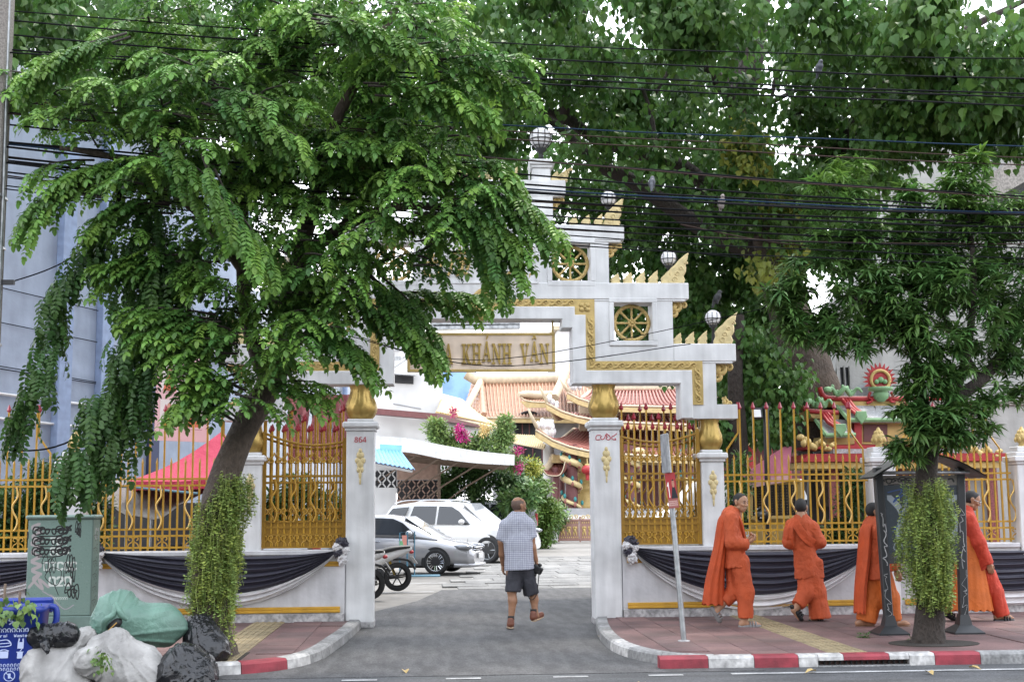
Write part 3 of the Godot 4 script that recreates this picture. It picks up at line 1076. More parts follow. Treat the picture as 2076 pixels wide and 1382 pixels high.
	var glyphs := [
		[[[0.1, 0.85], [0.9, 0.85]], [[0.3, 1.0], [0.3, 0.75]], [[0.7, 1.0], [0.7, 0.75]], [[0.15, 0.62], [0.85, 0.62]], [[0.2, 0.45], [0.8, 0.45]], [[0.5, 0.7], [0.5, 0.2]], [[0.5, 0.3], [0.1, 0.0]], [[0.5, 0.3], [0.95, 0.02]]],
		[[[0.2, 0.95], [0.8, 0.95]], [[0.05, 0.75], [0.95, 0.75]], [[0.5, 0.95], [0.5, 0.5]], [[0.25, 0.62], [0.35, 0.52]], [[0.2, 0.4], [0.8, 0.4]], [[0.05, 0.22], [0.95, 0.22]], [[0.45, 0.22], [0.2, 0.0], [0.8, 0.04]]],
		[[[0.5, 1.0], [0.5, 0.8]], [[0.1, 0.8], [0.9, 0.8]], [[0.2, 0.8], [0.15, 0.3], [0.0, 0.0]], [[0.35, 0.6], [0.85, 0.6]], [[0.35, 0.42], [0.85, 0.42], [0.8, 0.2]], [[0.6, 0.7], [0.6, 0.2], [0.35, 0.0]], [[0.4, 0.2], [0.95, 0.0]]],
		[[[0.45, 0.95], [0.25, 0.7]], [[0.2, 0.68], [0.75, 0.7]], [[0.5, 0.9], [0.5, 0.3]], [[0.1, 0.45], [0.9, 0.45], [0.8, 0.25]], [[0.15, 0.2], [0.3, 0.02], [0.7, 0.0], [0.9, 0.2]]],
	]
	for i in 4:
		var b := MB.new(true)
		strokes(b, glyphs[i], v3(-0.20, -0.2, 0), Vector2(0.34, 0.42), 0.022)
		part(g, "gold_character", b, M.gold, moved(v3(0.50 - i * 0.40, 5.12, -0.012)))
	for i in 5:
		var b := MB.new(true)
		strokes(b, [glyphs[(i + 1) % 4][0], glyphs[(i + 1) % 4][1], glyphs[(i + 2) % 4][2], glyphs[i % 4][3]], v3(-0.03, -0.03, 0), Vector2(0.06, 0.06), 0.006)
		part(g, "small_character", b, M.gold, moved(v3(0.695, 5.31 - i * 0.095, -0.026)))
	# lotus medallion over the opening
	var med := []
	for i in 24:
		var a := TAU * i / 24.0 + PI / 2
		med.append(Vector2(cos(a) * 0.185, sin(a) * (0.185 + 0.05 * pow(absf(sin(a)), 6.0))))
	var m := Node3D.new()
	m.name = "lotus_medallion"
	m.position = v3(-0.015, 4.50, 0.0)
	g.add_child(m, true)
	part(m, "plate", MB.new().prism(med, -0.02, 0.035, 0.02), M.gold)
	for q in [[0, -0.02, 0, 0.045, 0.11], [0.05, -0.05, -32, 0.038, 0.09], [-0.05, -0.05, 32, 0.038, 0.09], [0.085, -0.085, -62, 0.032, 0.075], [-0.085, -0.085, 62, 0.032, 0.075]]:
		var p := MB.new(true)
		p.ball(Vector3.ZERO, v3(q[3], q[4], 0.022), 10, 7)
		part(m, "petal", p, M.gold, moved(v3(q[0], q[1] + 0.02, 0.035), turned(0, 0, q[2])))
	part(m, "rim_line", MB.new(true).tube((func(): 
		var o := []
		for p in med:
			o.append(v3(p.x * 0.84, p.y * 0.84, 0.036))
		o.append(o[0])
		return o).call(), 0.007, 5, false), M.gold)
	# house number in both scripts
	part(g, "number", word("864", "Droid Sans", 0.105, 0.004), M.red_ink, moved(v3(-1.73, 2.585, 0.009)), "red house number in western digits")
	var th := MB.new(true)
	th.tube(smooth_path([v3(-0.055, 0.015, 0), v3(-0.075, 0.01, 0), v3(-0.075, -0.015, 0), v3(-0.05, -0.03, 0), v3(-0.02, -0.005, 0), v3(-0.005, 0.035, 0), v3(0.012, 0.02, 0), v3(0.0, 0.01, 0)], 4), 0.006, 5)
	th.at(moved(v3(-0.105, 0, 0))).tube(smooth_path([v3(0.03, 0.03, 0), v3(-0.03, 0.025, 0), v3(-0.035, -0.03, 0), v3(0.02, -0.03, 0)], 4), 0.006, 5)
	th.at(moved(v3(0.03, 0, 0))).tube(smooth_path([v3(-0.03, 0.055, 0), v3(0.02, 0.02, 0), v3(0.03, -0.02, 0), v3(0.0, -0.035, 0), v3(-0.03, -0.015, 0), v3(-0.005, 0.01, 0)], 4), 0.006, 5)
	th.at(moved(v3(0.12, 0, 0))).tube(smooth_path([v3(0.035, 0.055, 0), v3(0.0, 0.025, 0), v3(-0.035, 0.01, 0), v3(-0.03, -0.025, 0), v3(0.02, -0.035, 0), v3(0.005, -0.01, 0)], 4), 0.006, 5)
	part(g, "number", th, M.red_ink, moved(v3(1.73, 2.60, 0.008)), "red house number in Thai digits")
	build_sign()

func build_sign():
	var s := thing("hanging_sign", "pale pink signboard with raised gold lettering hung in the gate opening", "sign", v3(-0.022, 3.548, -0.16))
	M.sign_face = mat(lin(0.84, 0.68, 0.54), 0.55, {"tex": "soft", "scale": 0.8})
	part(s, "board", MB.new().slab(-1.02, 1.02, 0.04, 0.53, -0.03, 0.0), M.sign_face)
	for e in [[-1.06, 1.06, 0.0, 0.042], [-1.06, 1.06, 0.528, 0.57], [-1.06, -1.018, 0.042, 0.528], [1.018, 1.06, 0.042, 0.528]]:
		part(s, "rim_strip", MB.new().slab(e[0], e[1], e[2], e[3], -0.035, 0.014, 0.006), M.gold)
	for x in [-1.03, 1.03]:
		part(s, "hanger", MB.new().slab(x - 0.014, x + 0.014, 0.57, 0.745, -0.024, 0.004), M.gold)
	var x := -0.975
	var font := word("A", "Droid Serif", 0.36, 0.03, true).font
	var widths := {"C": 0.135, "H": 0.150, "Ù": 0.150, "A": 0.140, "K": 0.150, "Á": 0.140, "N": 0.150, "V": 0.140, "Â": 0.140, " ": 0.115}
	for ch in "CHÙA KHÁNH VÂN":
		if ch != " ":
			var t := word(ch, "Droid Serif", 0.37, 0.03, true)
			var wd: float = t.get_aabb().size.x
			var e := MeshInstance3D.new()
			e.mesh = t
			e.material_override = M.gold_metal
			e.name = numbered("letter", s)
			e.scale = v3((widths[ch] - 0.012) / maxf(wd, 0.01), 1.12, 1.0)
			e.position = v3(x + widths[ch] * 0.5, 0.255 + (0.036 if ch in "ÙÁÂ" else 0.0), 0.012)
			s.add_child(e, true)
		x += widths[ch] * 0.987

# ---------------------------------------------------------------- boundary wall, fence, swags
func fence_meshes():
	var b := MB.new()
	b.box(v3(0, 0.5, 0), v3(0.024, 1.0, 0.024))
	meshes.bar = b.done()
	var f := MB.new()
	f.lathe([Vector2(0.014, -0.01), Vector2(0.034, 0.02), Vector2(0.006, 0.10)], 4)
	meshes.red_finial = f.done()
	meshes.spear_tip = MB.new().lathe([Vector2(0.017, 0.0), Vector2(0.017, 0.005), Vector2(0.002, 0.075)], 4).done()
	var w := MB.new(true)
	w.tube(smooth_path([v3(0, 0, 0), v3(0.035, 0.08, 0), v3(0.03, 0.16, 0), v3(-0.03, 0.27, 0), v3(-0.03, 0.35, 0), v3(0.03, 0.46, 0), v3(0.01, 0.60, 0)], 4), 0.014, 6)
	meshes.wavy = w.done()
	var s := MB.new(true)
	for k in [-1.0, 1.0]:
		s.tube(smooth_path([v3(0.075 * k, 0, 0), v3(0.06 * k, 0.05, 0), v3(0.012 * k, 0.085, 0), v3(0.015 * k, 0.135, 0), v3(0.055 * k, 0.145, 0), v3(0.066 * k, 0.115, 0), v3(0.045 * k, 0.10, 0)], 3), 0.009, 5)
	meshes.scroll = s.done()
	var r := MB.new()
	r.box(v3(0.5, 0, 0), v3(1.0, 0.026, 0.034))
	meshes.rail = r.done()

func bar(parent: Node3D, x: float, y0: float, y1: float, tip: String, m: Material):
	var o := part(parent, "bar", meshes.bar, m, Transform3D(Basis().scaled(v3(1, y1 - y0, 1)), v3(x, y0, 0)))
	if tip != "":
		var t := part(parent, "finial" if tip == "red_finial" else "spear_tip", meshes[tip], M.finial if tip == "red_finial" else m, moved(v3(x, y1, 0)))

func fence_panel(x0: float, x1: float, label: String):
	var p := thing("iron_fence", label, "fence", v3(x0, 0, -0.10), 0, "ochre iron fence panels on the boundary wall")
	var w := x1 - x0
	for y in [1.12, 1.28, 1.37, 1.97, 2.06]:
		part(p, "rail", meshes.rail, M.iron, Transform3D(Basis().scaled(v3(w, 1, 1)), v3(0, y, 0)))
	var n := int(round(w / 0.0975))
	for i in n:
		var x := (i + 0.5) * w / n
		if i % 2 == 0:
			if i < 2 or i >= n - 2:
				var sg := 1.0 if i < 2 else -1.0
				bar(p, x, 1.08, 2.30, "", M.iron)
				part(p, "bent_bar", MB.new().tube([v3(x, 2.30, 0), v3(x + 0.0 * sg, 2.42, 0), v3(x + 0.17 * sg, 2.66, 0), v3(x + 0.17 * sg, 3.0, 0)], 0.0145, 4), M.iron)
				part(p, "finial", meshes.red_finial, M.finial, moved(v3(x + 0.17 * sg, 3.0, 0)))
			else:
				bar(p, x, 1.08, 3.0, "red_finial", M.iron)
		else:
			bar(p, x, 1.08, 2.28, "spear_tip", M.iron)
		if i % 4 == 1:
			part(p, "wavy_bar", meshes.wavy, M.iron_shiny, moved(v3(x + 0.045, 1.37, 0.035)))
			part(p, "scroll", meshes.scroll, M.iron, moved(v3(x + 0.0975, 1.12, 0.012)))

func gate_leaf(x0: float, x1: float, z: float, top0: float, top1: float, label: String, called := "gate_leaf"):
	var p := thing(called, label, "gate", v3(x0, 0, z))
	var w := x1 - x0
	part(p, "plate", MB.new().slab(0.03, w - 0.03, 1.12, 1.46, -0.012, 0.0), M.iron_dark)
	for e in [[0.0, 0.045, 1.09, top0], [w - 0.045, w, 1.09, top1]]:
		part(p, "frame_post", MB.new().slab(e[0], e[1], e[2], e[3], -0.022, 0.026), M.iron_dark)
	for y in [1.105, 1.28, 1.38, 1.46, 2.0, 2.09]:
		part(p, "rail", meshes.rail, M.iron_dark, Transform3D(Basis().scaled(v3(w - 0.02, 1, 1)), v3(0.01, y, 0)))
	var curve := []
	for i in 13:
		var t := i / 12.0
		curve.append(v3(t * w, lerpf(top0, top1, t) - 0.10 * sin(PI * t) - 0.05 * sin(PI * t * 0.5), 0))
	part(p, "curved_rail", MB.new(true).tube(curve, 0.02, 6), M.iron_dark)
	var n := int(w / 0.085)
	for i in n:
		var x := (i + 0.5) * w / n
		bar(p, x, 1.10, [3.0, 2.72, 2.86, 2.72][i % 4], "red_finial", M.iron)
		if i % 2 == 0 and i < n - 1:
			part(p, "scroll", meshes.scroll, M.iron, moved(v3(x + 0.5 * w / n, 2.42, 0.012), turned(0, 0, 180)))
			part(p, "scroll", meshes.scroll, M.iron, moved(v3(x + 0.5 * w / n, 1.49, 0.012)))
			part(p, "scroll", meshes.scroll, M.iron, moved(v3(x + 0.5 * w / n, 1.12, 0.012)))
		if i % 3 == 1:
			part(p, "wavy_bar", meshes.wavy, M.iron, moved(v3(x + 0.04, 1.45, 0.035)))

func wall_run(x0: float, x1: float, label: String):
	var p := thing("boundary_wall", label, "wall", v3(x0, 0, 0), 0, "white boundary wall lengths")
	var w := x1 - x0
	part(p, "wall", MB.new().slab(0, w, 0.05, 1.0, -0.26, 0.03), M.wall)
	part(p, "plinth", MB.new().slab(0, w, 0.05, 0.215, -0.255, 0.058, 0.01), M.plinth)
	part(p, "coping", MB.new().slab(-0.002, w + 0.002, 1.0, 1.07, -0.28, 0.062, 0.012), M.wall)
	for y in [[0.222, 0.262], [0.262, 0.302]]:
		part(p, "ochre_band", MB.new().slab(0.06, w - 0.06, y[0], y[1], 0.03, 0.066 - (0.012 if y[0] > 0.23 else 0.0), 0.006), M.band)
	for y in [[0.845, 0.885], [0.885, 0.915]]:
		part(p, "ochre_band", MB.new().slab(0.06, w - 0.06, y[0], y[1], 0.03, 0.045 + (0.014 if y[0] > 0.85 else 0.0), 0.006), M.band)

func fence_pillar(x: float, label: String):
	var p := thing("fence_pillar", label, "pillar", v3(x, 0, -0.10))
	part(p, "shaft", MB.new().slab(-0.17, 0.17, 0.05, 2.18, -0.17, 0.17, 0.012), M.white)
	var b := MB.new()
	b.slab(-0.19, 0.19, 2.18, 2.22, -0.19, 0.19, 0.01)
	b.slab(-0.22, 0.22, 2.22, 2.30, -0.22, 0.22, 0.012)
	b.slab(-0.18, 0.18, 2.30, 2.36, -0.18, 0.18, 0.01)
	b.slab(-0.14, 0.14, 2.36, 2.44, -0.14, 0.14, 0.01)
	part(p, "stepped_cap", b, M.white)
	var t := MB.new(true)
	t.lathe([Vector2(0.05, 0), Vector2(0.055, 0.02), Vector2(0.04, 0.04), Vector2(0.085, 0.08), Vector2(0.10, 0.12), Vector2(0.085, 0.17), Vector2(0.05, 0.22), Vector2(0.012, 0.29)], 14)
	for r in 3:
		for k in 8:
			var a := TAU * (k + 0.5 * r) / 8.0
			t.ball(v3(cos(a) * (0.09 - r * 0.022), 0.10 + r * 0.05, sin(a) * (0.09 - r * 0.022)), v3(0.026, 0.04, 0.026), 6, 5)
	part(p, "lotus_bud", t, M.gold, moved(v3(0, 2.44, 0)))

func swag(x0: float, x1: float, y0: float, y1: float, label: String, drop := 0.80):
	var p := thing("cloth_swag", label, "bunting", v3(x0, 0, 0))
	if not M.has("drape_black"):
		M.drape_black = mat(lin(0.026, 0.024, 0.040), 0.42, {"rim": 0.5})
		M.drape_white = mat(lin(0.72, 0.70, 0.71), 0.7, {"rim": 0.4, "tex": "soft", "own": true})
	var w := x1 - x0
	var seed_by := x0
	var grid := func(v0: float, v1: float, nv: int, lift: float) -> Array:
		var rows := []
		for j in nv + 1:
			var v := lerpf(v0, v1, float(j) / nv)
			var row := []
			for i in 41:
				var u := i / 40.0
				var arc := pow(4.0 * u * (1.0 - u), 0.85)
				var top := lerpf(y0, y1, u) - 0.07 * arc
				var y := top - (0.03 + (drop - 0.07) * arc) * v
				var pinch := smoothstep(0.0, 0.25, minf(u, 1.0 - u))
				var ph := v * 52.0 + 1.3 * sin(u * 5.0 + seed_by) + 0.8 * sin(u * 11.0 + v * 3.0 + seed_by)
				var z := 0.085 + lift + 0.026 * sin(ph) * (0.45 + 0.55 * pinch) + 0.012 * sin(ph * 2.3 + u * 4.0) + 0.05 * sin(PI * v) * arc
				row.append(v3(u * w, y, z))
			rows.append(row)
		rows.reverse()
		return rows
	part(p, "black_cloth", MB.new(true).sheet(grid.call(0.0, 0.74, 56, 0.0), 0.004), M.drape_black)
	part(p, "white_cloth", MB.new(true).sheet(grid.call(0.70, 1.0, 30, -0.008), 0.004), M.drape_white)

func rosette(at: Vector3, label: String):
	var p := thing("cloth_rosette", label, "bunting", at, 0, "black and white cloth rosettes")
	var n := FastNoiseLite.new()
	n.frequency = 22.0
	n.seed = int(at.x * 10)
	for k in 2:
		var b := Body.new()
		b.noise = n
		b.amp = 0.05
		b.k = 0.02
		for q in ([[0.0, 0.09, 0.07], [0.05, 0.05, 0.05], [-0.03, -0.06, 0.055], [0.0, -0.03, 0.03]] if k == 0 else [[-0.04, 0.03, 0.06], [0.06, -0.01, 0.05], [0.02, -0.11, 0.05], [0.03, -0.17, 0.055]]):
			b.bone(v3(q[0], q[1], 0.02 * k), v3(q[0] + 0.02, q[1] + 0.01, 0.03), q[2], q[2] * 0.9)
		part(p, ["black_ruffle", "white_ruffle"][k], b.mesh(0.012), [M.drape_black, M.drape_white][k])

func build_fence():
	fence_meshes()
	wall_run(-9.5, -5.84, "white boundary wall behind the graffitied green cabinet")
	wall_run(-5.50, -1.93, "white boundary wall with ochre bands behind the leaning street tree")
	wall_run(1.93, 5.53, "white boundary wall with ochre bands behind the first two monks")
	wall_run(5.87, 7.64, "white boundary wall behind the notice board and the last monk")
	fence_pillar(-5.67, "white fence pillar with gold lotus bud behind the green cabinet")
	fence_pillar(5.70, "white fence pillar behind the post of the notice board")
	fence_pillar(7.82, "white fence pillar past the last monk at the picture edge")
	fence_panel(-8.2, -5.86, "ochre iron fence panel between concrete pole and cabinet pillar")
	fence_panel(-5.48, -3.42, "ochre iron fence panel with red tips in front of the red canopy")
	fence_panel(3.43, 5.51, "ochre iron fence panel with red tips behind the first two monks")
	fence_panel(5.90, 7.62, "ochre iron fence panel behind the notice board and last monk")
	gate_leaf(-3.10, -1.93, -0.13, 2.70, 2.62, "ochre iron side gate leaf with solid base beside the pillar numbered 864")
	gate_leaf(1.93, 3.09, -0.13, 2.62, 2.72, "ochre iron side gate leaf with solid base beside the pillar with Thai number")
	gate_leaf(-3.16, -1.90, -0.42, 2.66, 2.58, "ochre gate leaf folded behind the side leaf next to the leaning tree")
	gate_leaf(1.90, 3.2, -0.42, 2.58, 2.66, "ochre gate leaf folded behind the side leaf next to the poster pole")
	swag(-5.24, -2.06, 1.07, 1.05, "black and white mourning swag on the wall behind the leaning tree", 0.72)
	swag(-9.0, -5.36, 1.03, 1.03, "black and white mourning swag on the wall left of the green cabinet", 0.55)
	swag(2.06, 5.50, 1.06, 1.04, "black and white mourning swag on the wall behind the walking monks", 0.84)
	swag(5.62, 9.2, 1.04, 1.02, "black and white mourning swag on the wall behind the last monk", 0.80)
	rosette(v3(-5.30, 1.05, 0.10), "black and white cloth rosette between the cabinet and the leaning tree")
	rosette(v3(-1.99, 1.08, 0.10), "black and white cloth rosette on the wall by the pillar numbered 864")
	rosette(v3(2.02, 1.06, 0.10), "black and white cloth rosette on the wall by the pillar with Thai number")
	rosette(v3(5.56, 1.04, 0.10), "black and white cloth rosette behind the partly hidden third monk")

# ---------------------------------------------------------------- trees and other plants
# one leaf from its base along dir, blade turned towards face; shape: list of (length share, half width share)
func blade(b: MB, at: Vector3, dir: Vector3, face: Vector3, l: float, w: float, shape: Array, fold := 0.25, droop := 0.2):
	dir = dir.normalized()
	var side := dir.cross(face).normalized()
	var nrm := side.cross(dir).normalized()
	var mids := []
	var ls := []
	var rs := []
	for s in shape:
		var m: Vector3 = at + dir * l * s[0] - nrm * l * droop * s[0] * s[0]
		mids.append(m)
		ls.append(m + side * w * s[1] + nrm * w * s[1] * fold)
		rs.append(m - side * w * s[1] + nrm * w * s[1] * fold)
	for i in shape.size() - 1:
		if shape[i][1] > 0.0 and shape[i + 1][1] > 0.0:
			b.quad(mids[i], mids[i + 1], ls[i + 1], ls[i])
			b.quad(mids[i], rs[i], rs[i + 1], mids[i + 1])
		elif shape[i][1] > 0.0:
			b.tri(mids[i + 1], ls[i], mids[i])
			b.tri(mids[i + 1], mids[i], rs[i])
		else:
			b.tri(mids[i], mids[i + 1], ls[i + 1])
			b.tri(mids[i], rs[i + 1], mids[i + 1])

func rv(s := 1.0) -> Vector3:
	return v3(rng.randf_range(-s, s), rng.randf_range(-s, s), rng.randf_range(-s, s))

func leaf_meshes():
	var heart := [[0.0, 0.0], [-0.05, 0.26], [0.12, 0.48], [0.32, 0.5], [0.55, 0.33], [0.76, 0.11], [1.0, 0.0]]
	var oval := [[0.0, 0.0], [0.22, 0.40], [0.55, 0.5], [0.82, 0.33], [1.0, 0.0]]
	var lance := [[0.0, 0.0], [0.25, 0.42], [0.55, 0.45], [0.8, 0.22], [1.0, 0.0]]
	var round_leaf := [[0.0, 0.0], [0.4, 0.5], [0.8, 0.4], [1.0, 0.0]]
	for v in 4:
		var b := MB.new()
		for i in 8:
			var a := rng.randf() * TAU
			var p := v3(cos(a), 0, sin(a)) * rng.randf_range(0.03, 0.24) + v3(0, rng.randf_range(-0.22, 0.16), 0)
			var f := v3(cos(a), rng.randf_range(0.1, 0.9), sin(a)) + rv(0.5)
			var l := rng.randf_range(0.085, 0.14)
			blade(b, p, v3(cos(a) * 0.35, -1, sin(a) * 0.35) + rv(0.35), f, l, l * 0.86, heart, 0.2, 0.12)
		meshes["heart%d" % v] = b.done()
		b = MB.new()
		var n := 7
		var yaw := 0.0
		for i in n:
			var t := (i + 1.0) / n
			var p := v3(0, -0.13 * t * t + 0.04 * t, 0.34 * t)
			for s in [-1.0, 1.0]:
				var l := rng.randf_range(0.062, 0.102) * (1.0 - 0.25 * absf(t - 0.55))
				blade(b, p, v3(s * 0.9, -0.30, 0.42) + rv(0.25), v3(s * 0.25, 1, 0.1) + rv(0.2), l, l * 0.56, oval, 0.22, 0.18)
			if i == n - 1:
				blade(b, p, v3(0, -0.7, 0.7), v3(0, 0.7, 0.6), 0.11, 0.06, oval, 0.2, 0.15)
		b.tube([Vector3.ZERO, v3(0, 0.0, 0.18), v3(0, -0.16, 0.36)], 0.003, 3, false)
		meshes["pinnate%d" % v] = b.done()
		b = MB.new()
		for i in 11:
			var a := TAU * i / 11.0 * 1.62 + rng.randf_range(-0.3, 0.3)
			var up := rng.randf_range(-0.55, 0.65)
			var l := rng.randf_range(0.12, 0.20)
			blade(b, v3(0, rng.randf_range(-0.03, 0.05), 0), v3(cos(a), up, sin(a)), v3(-cos(a) * up * 0.4, 1, -sin(a) * up * 0.4) + rv(0.15), l, 0.037, lance, 0.2, 0.38)
		meshes["whorl%d" % v] = b.done()
		b = MB.new()
		for i in 20:
			var t := i / 19.0
			var p := v3(0.03 * sin(t * 7.0 + v), -0.30 * t, 0.02 * cos(t * 6.0)) + rv(0.012)
			var a := rng.randf() * TAU
			blade(b, p, v3(cos(a), -0.35, sin(a)), v3(cos(a) * 0.4, 1, sin(a) * 0.4) + rv(0.3), rng.randf_range(0.022, 0.034), 0.028, round_leaf, 0.1, 0.1)
		b.tube([Vector3.ZERO, v3(0.02, -0.15, 0.01), v3(0, -0.31, 0)], 0.002, 3, false)
		meshes["vine%d" % v] = b.done()
		b = MB.new()
		for i in 16:
			var d := rv(1.0).normalized()
			var l := rng.randf_range(0.06, 0.13)
			blade(b, d * rng.randf_range(0.02, 0.16), d + v3(0, 0.3, 0), v3(0, 1, 0) + rv(0.4), l, l * 0.45, oval, 0.2, 0.25)
		meshes["bush%d" % v] = b.done()

func tint_of(base: Array, spread: float) -> Color:
	var k := rng.randf_range(1.0 - spread, 1.0 + spread)
	var w := rng.randf_range(-0.12, 0.12)
	return Color(base[0] * k * (1.0 + w), base[1] * k, base[2] * k * (1.0 - w))

# fills an ellipsoid with leaf clusters where the noise leaves no gap
func fill(out: Array, tints: Array, c: Vector3, r: Vector3, n: int, nz: FastNoiseLite, gap: float, base: Array, spread: float, size := 1.0):
	for i in n:
		var d := rv(1.0)
		if d.length() > 1.0:
			d = d.normalized() * rng.randf_range(0.6, 1.0)
		var p := c + d * r
		if nz.get_noise_3dv(p) < gap:
			continue
		out.append(Transform3D(Basis.from_euler(v3(rng.randf_range(-0.35, 0.35), rng.randf() * TAU, rng.randf_range(-0.35, 0.35))).scaled(Vector3.ONE * size * rng.randf_range(0.8, 1.2)), p))
		tints.append(tint_of(base, spread))

# a drooping branch with sprays along both sides
func bough(out: Array, tints: Array, twigs: MB, a: Vector3, dir: Vector3, l: float, sag: float, base: Array, young: Array, step := 0.085, size := 1.0):
	dir = dir.normalized()
	var n := int(l / step)
	var age := rng.randf_range(-0.35, 0.25)
	var pts := []
	for i in n + 1:
		var t := float(i) / n
		var p := a + dir * l * t + v3(0, -sag * l * t * t, 0) + v3(sin(t * 5.0 + a.x), 0, cos(t * 4.0 + a.z)) * 0.05
		pts.append(p)
		if t < 0.12:
			continue
		var fw := (dir + v3(0, -2.0 * sag * t, 0)).normalized()
		var side := fw.cross(Vector3.UP).normalized()
		for s in [-1.0, 1.0]:
			var z: Vector3 = (fw * rng.randf_range(0.4, 0.9) + side * s * rng.randf_range(0.5, 1.0) + v3(0, rng.randf_range(-0.5, 0.1), 0)).normalized()
			var x := Vector3.UP.cross(z).normalized()
			var y := z.cross(x)
			out.append(Transform3D(Basis(x, y, z).scaled(Vector3.ONE * size * rng.randf_range(0.75, 1.15)), p + rv(0.03)))
			var k := clampf(t * 0.9 + age + rng.randf_range(-0.2, 0.2), 0.0, 1.0)
			var cc := []
			for q in 3:
				cc.append(lerpf(base[q], young[q], pow(k, 1.4)))
			tints.append(tint_of(cc, 0.2))
	twigs.tube([pts[0], pts[n / 3], pts[2 * n / 3], pts[n]], [0.014, 0.011, 0.008, 0.004], 4, false)

func split_swarm(parent: Node3D, called: String, kind: String, m: Material, places: Array, tints: Array):
	for v in 4:
		var a := []
		var t := []
		for i in range(v, places.size(), 4):
			a.append(places[i])
			t.append(tints[i])
		if a.size():
			swarm(parent, called, meshes[kind + str(v)], m, a, t)

func limb(parent: Node3D, called: String, pts: Array, rs: Array, m: Material, sides := 10, knots := 0.12):
	var path := smooth_path(pts, 6)
	var rr := radii(rs, path.size())
	var b := MB.new(true)
	var rings := []
	var up := Vector3.FORWARD
	for i in path.size():
		var d: Vector3 = (path[mini(i + 1, path.size() - 1)] - path[maxi(i - 1, 0)]).normalized()
		up = (up - d * up.dot(d)).normalized()
		var side := d.cross(up)
		var ring := []
		for k in sides:
			var a := -TAU * k / sides
			var r: float = rr[i] * (1.0 + knots * sin(a * 3.0 + i * 0.35) * 0.6 + rng.randf_range(-knots, knots) * 0.35)
			ring.append(path[i] + (side * cos(a) + up * sin(a)) * r)
		rings.append(ring)
	b.loft(rings)
	part(parent, called, b, m)

func noise3(freq: float, seed_by: int) -> FastNoiseLite:
	var n := FastNoiseLite.new()
	n.seed = seed_by
	n.frequency = freq
	n.fractal_octaves = 2
	return n

func vine_coat(label: String, path: Array, rs: Array, n: int, c: Array):
	var o := thing("hanging_creeper", label, "climbing plant", path[0])
	var places := []
	var tints := []
	var pts := smooth_path(path, 6)
	var rr := radii(rs, pts.size())
	var nz := noise3(1.0, 12)
	for i in n:
		var k := rng.randi_range(0, pts.size() - 1)
		var a := rng.randf() * TAU
		var r: float = rr[k] * rng.randf_range(0.45, 1.15)
		if nz.get_noise_3d(a * 1.2, pts[k].y * 2.2, r) < -0.16:
			continue
		var p: Vector3 = pts[k] + v3(cos(a) * r, rng.randf_range(-0.05, 0.05), sin(a) * r) - path[0]
		places.append(Transform3D(Basis.from_euler(v3(rng.randf_range(-0.15, 0.15), rng.randf() * TAU, rng.randf_range(-0.15, 0.15))).scaled(Vector3.ONE * rng.randf_range(0.8, 1.3)), p))
		tints.append(tint_of(c, 0.3))
	split_swarm(o, "foliage", "vine", M.leaf_matte, places, tints)

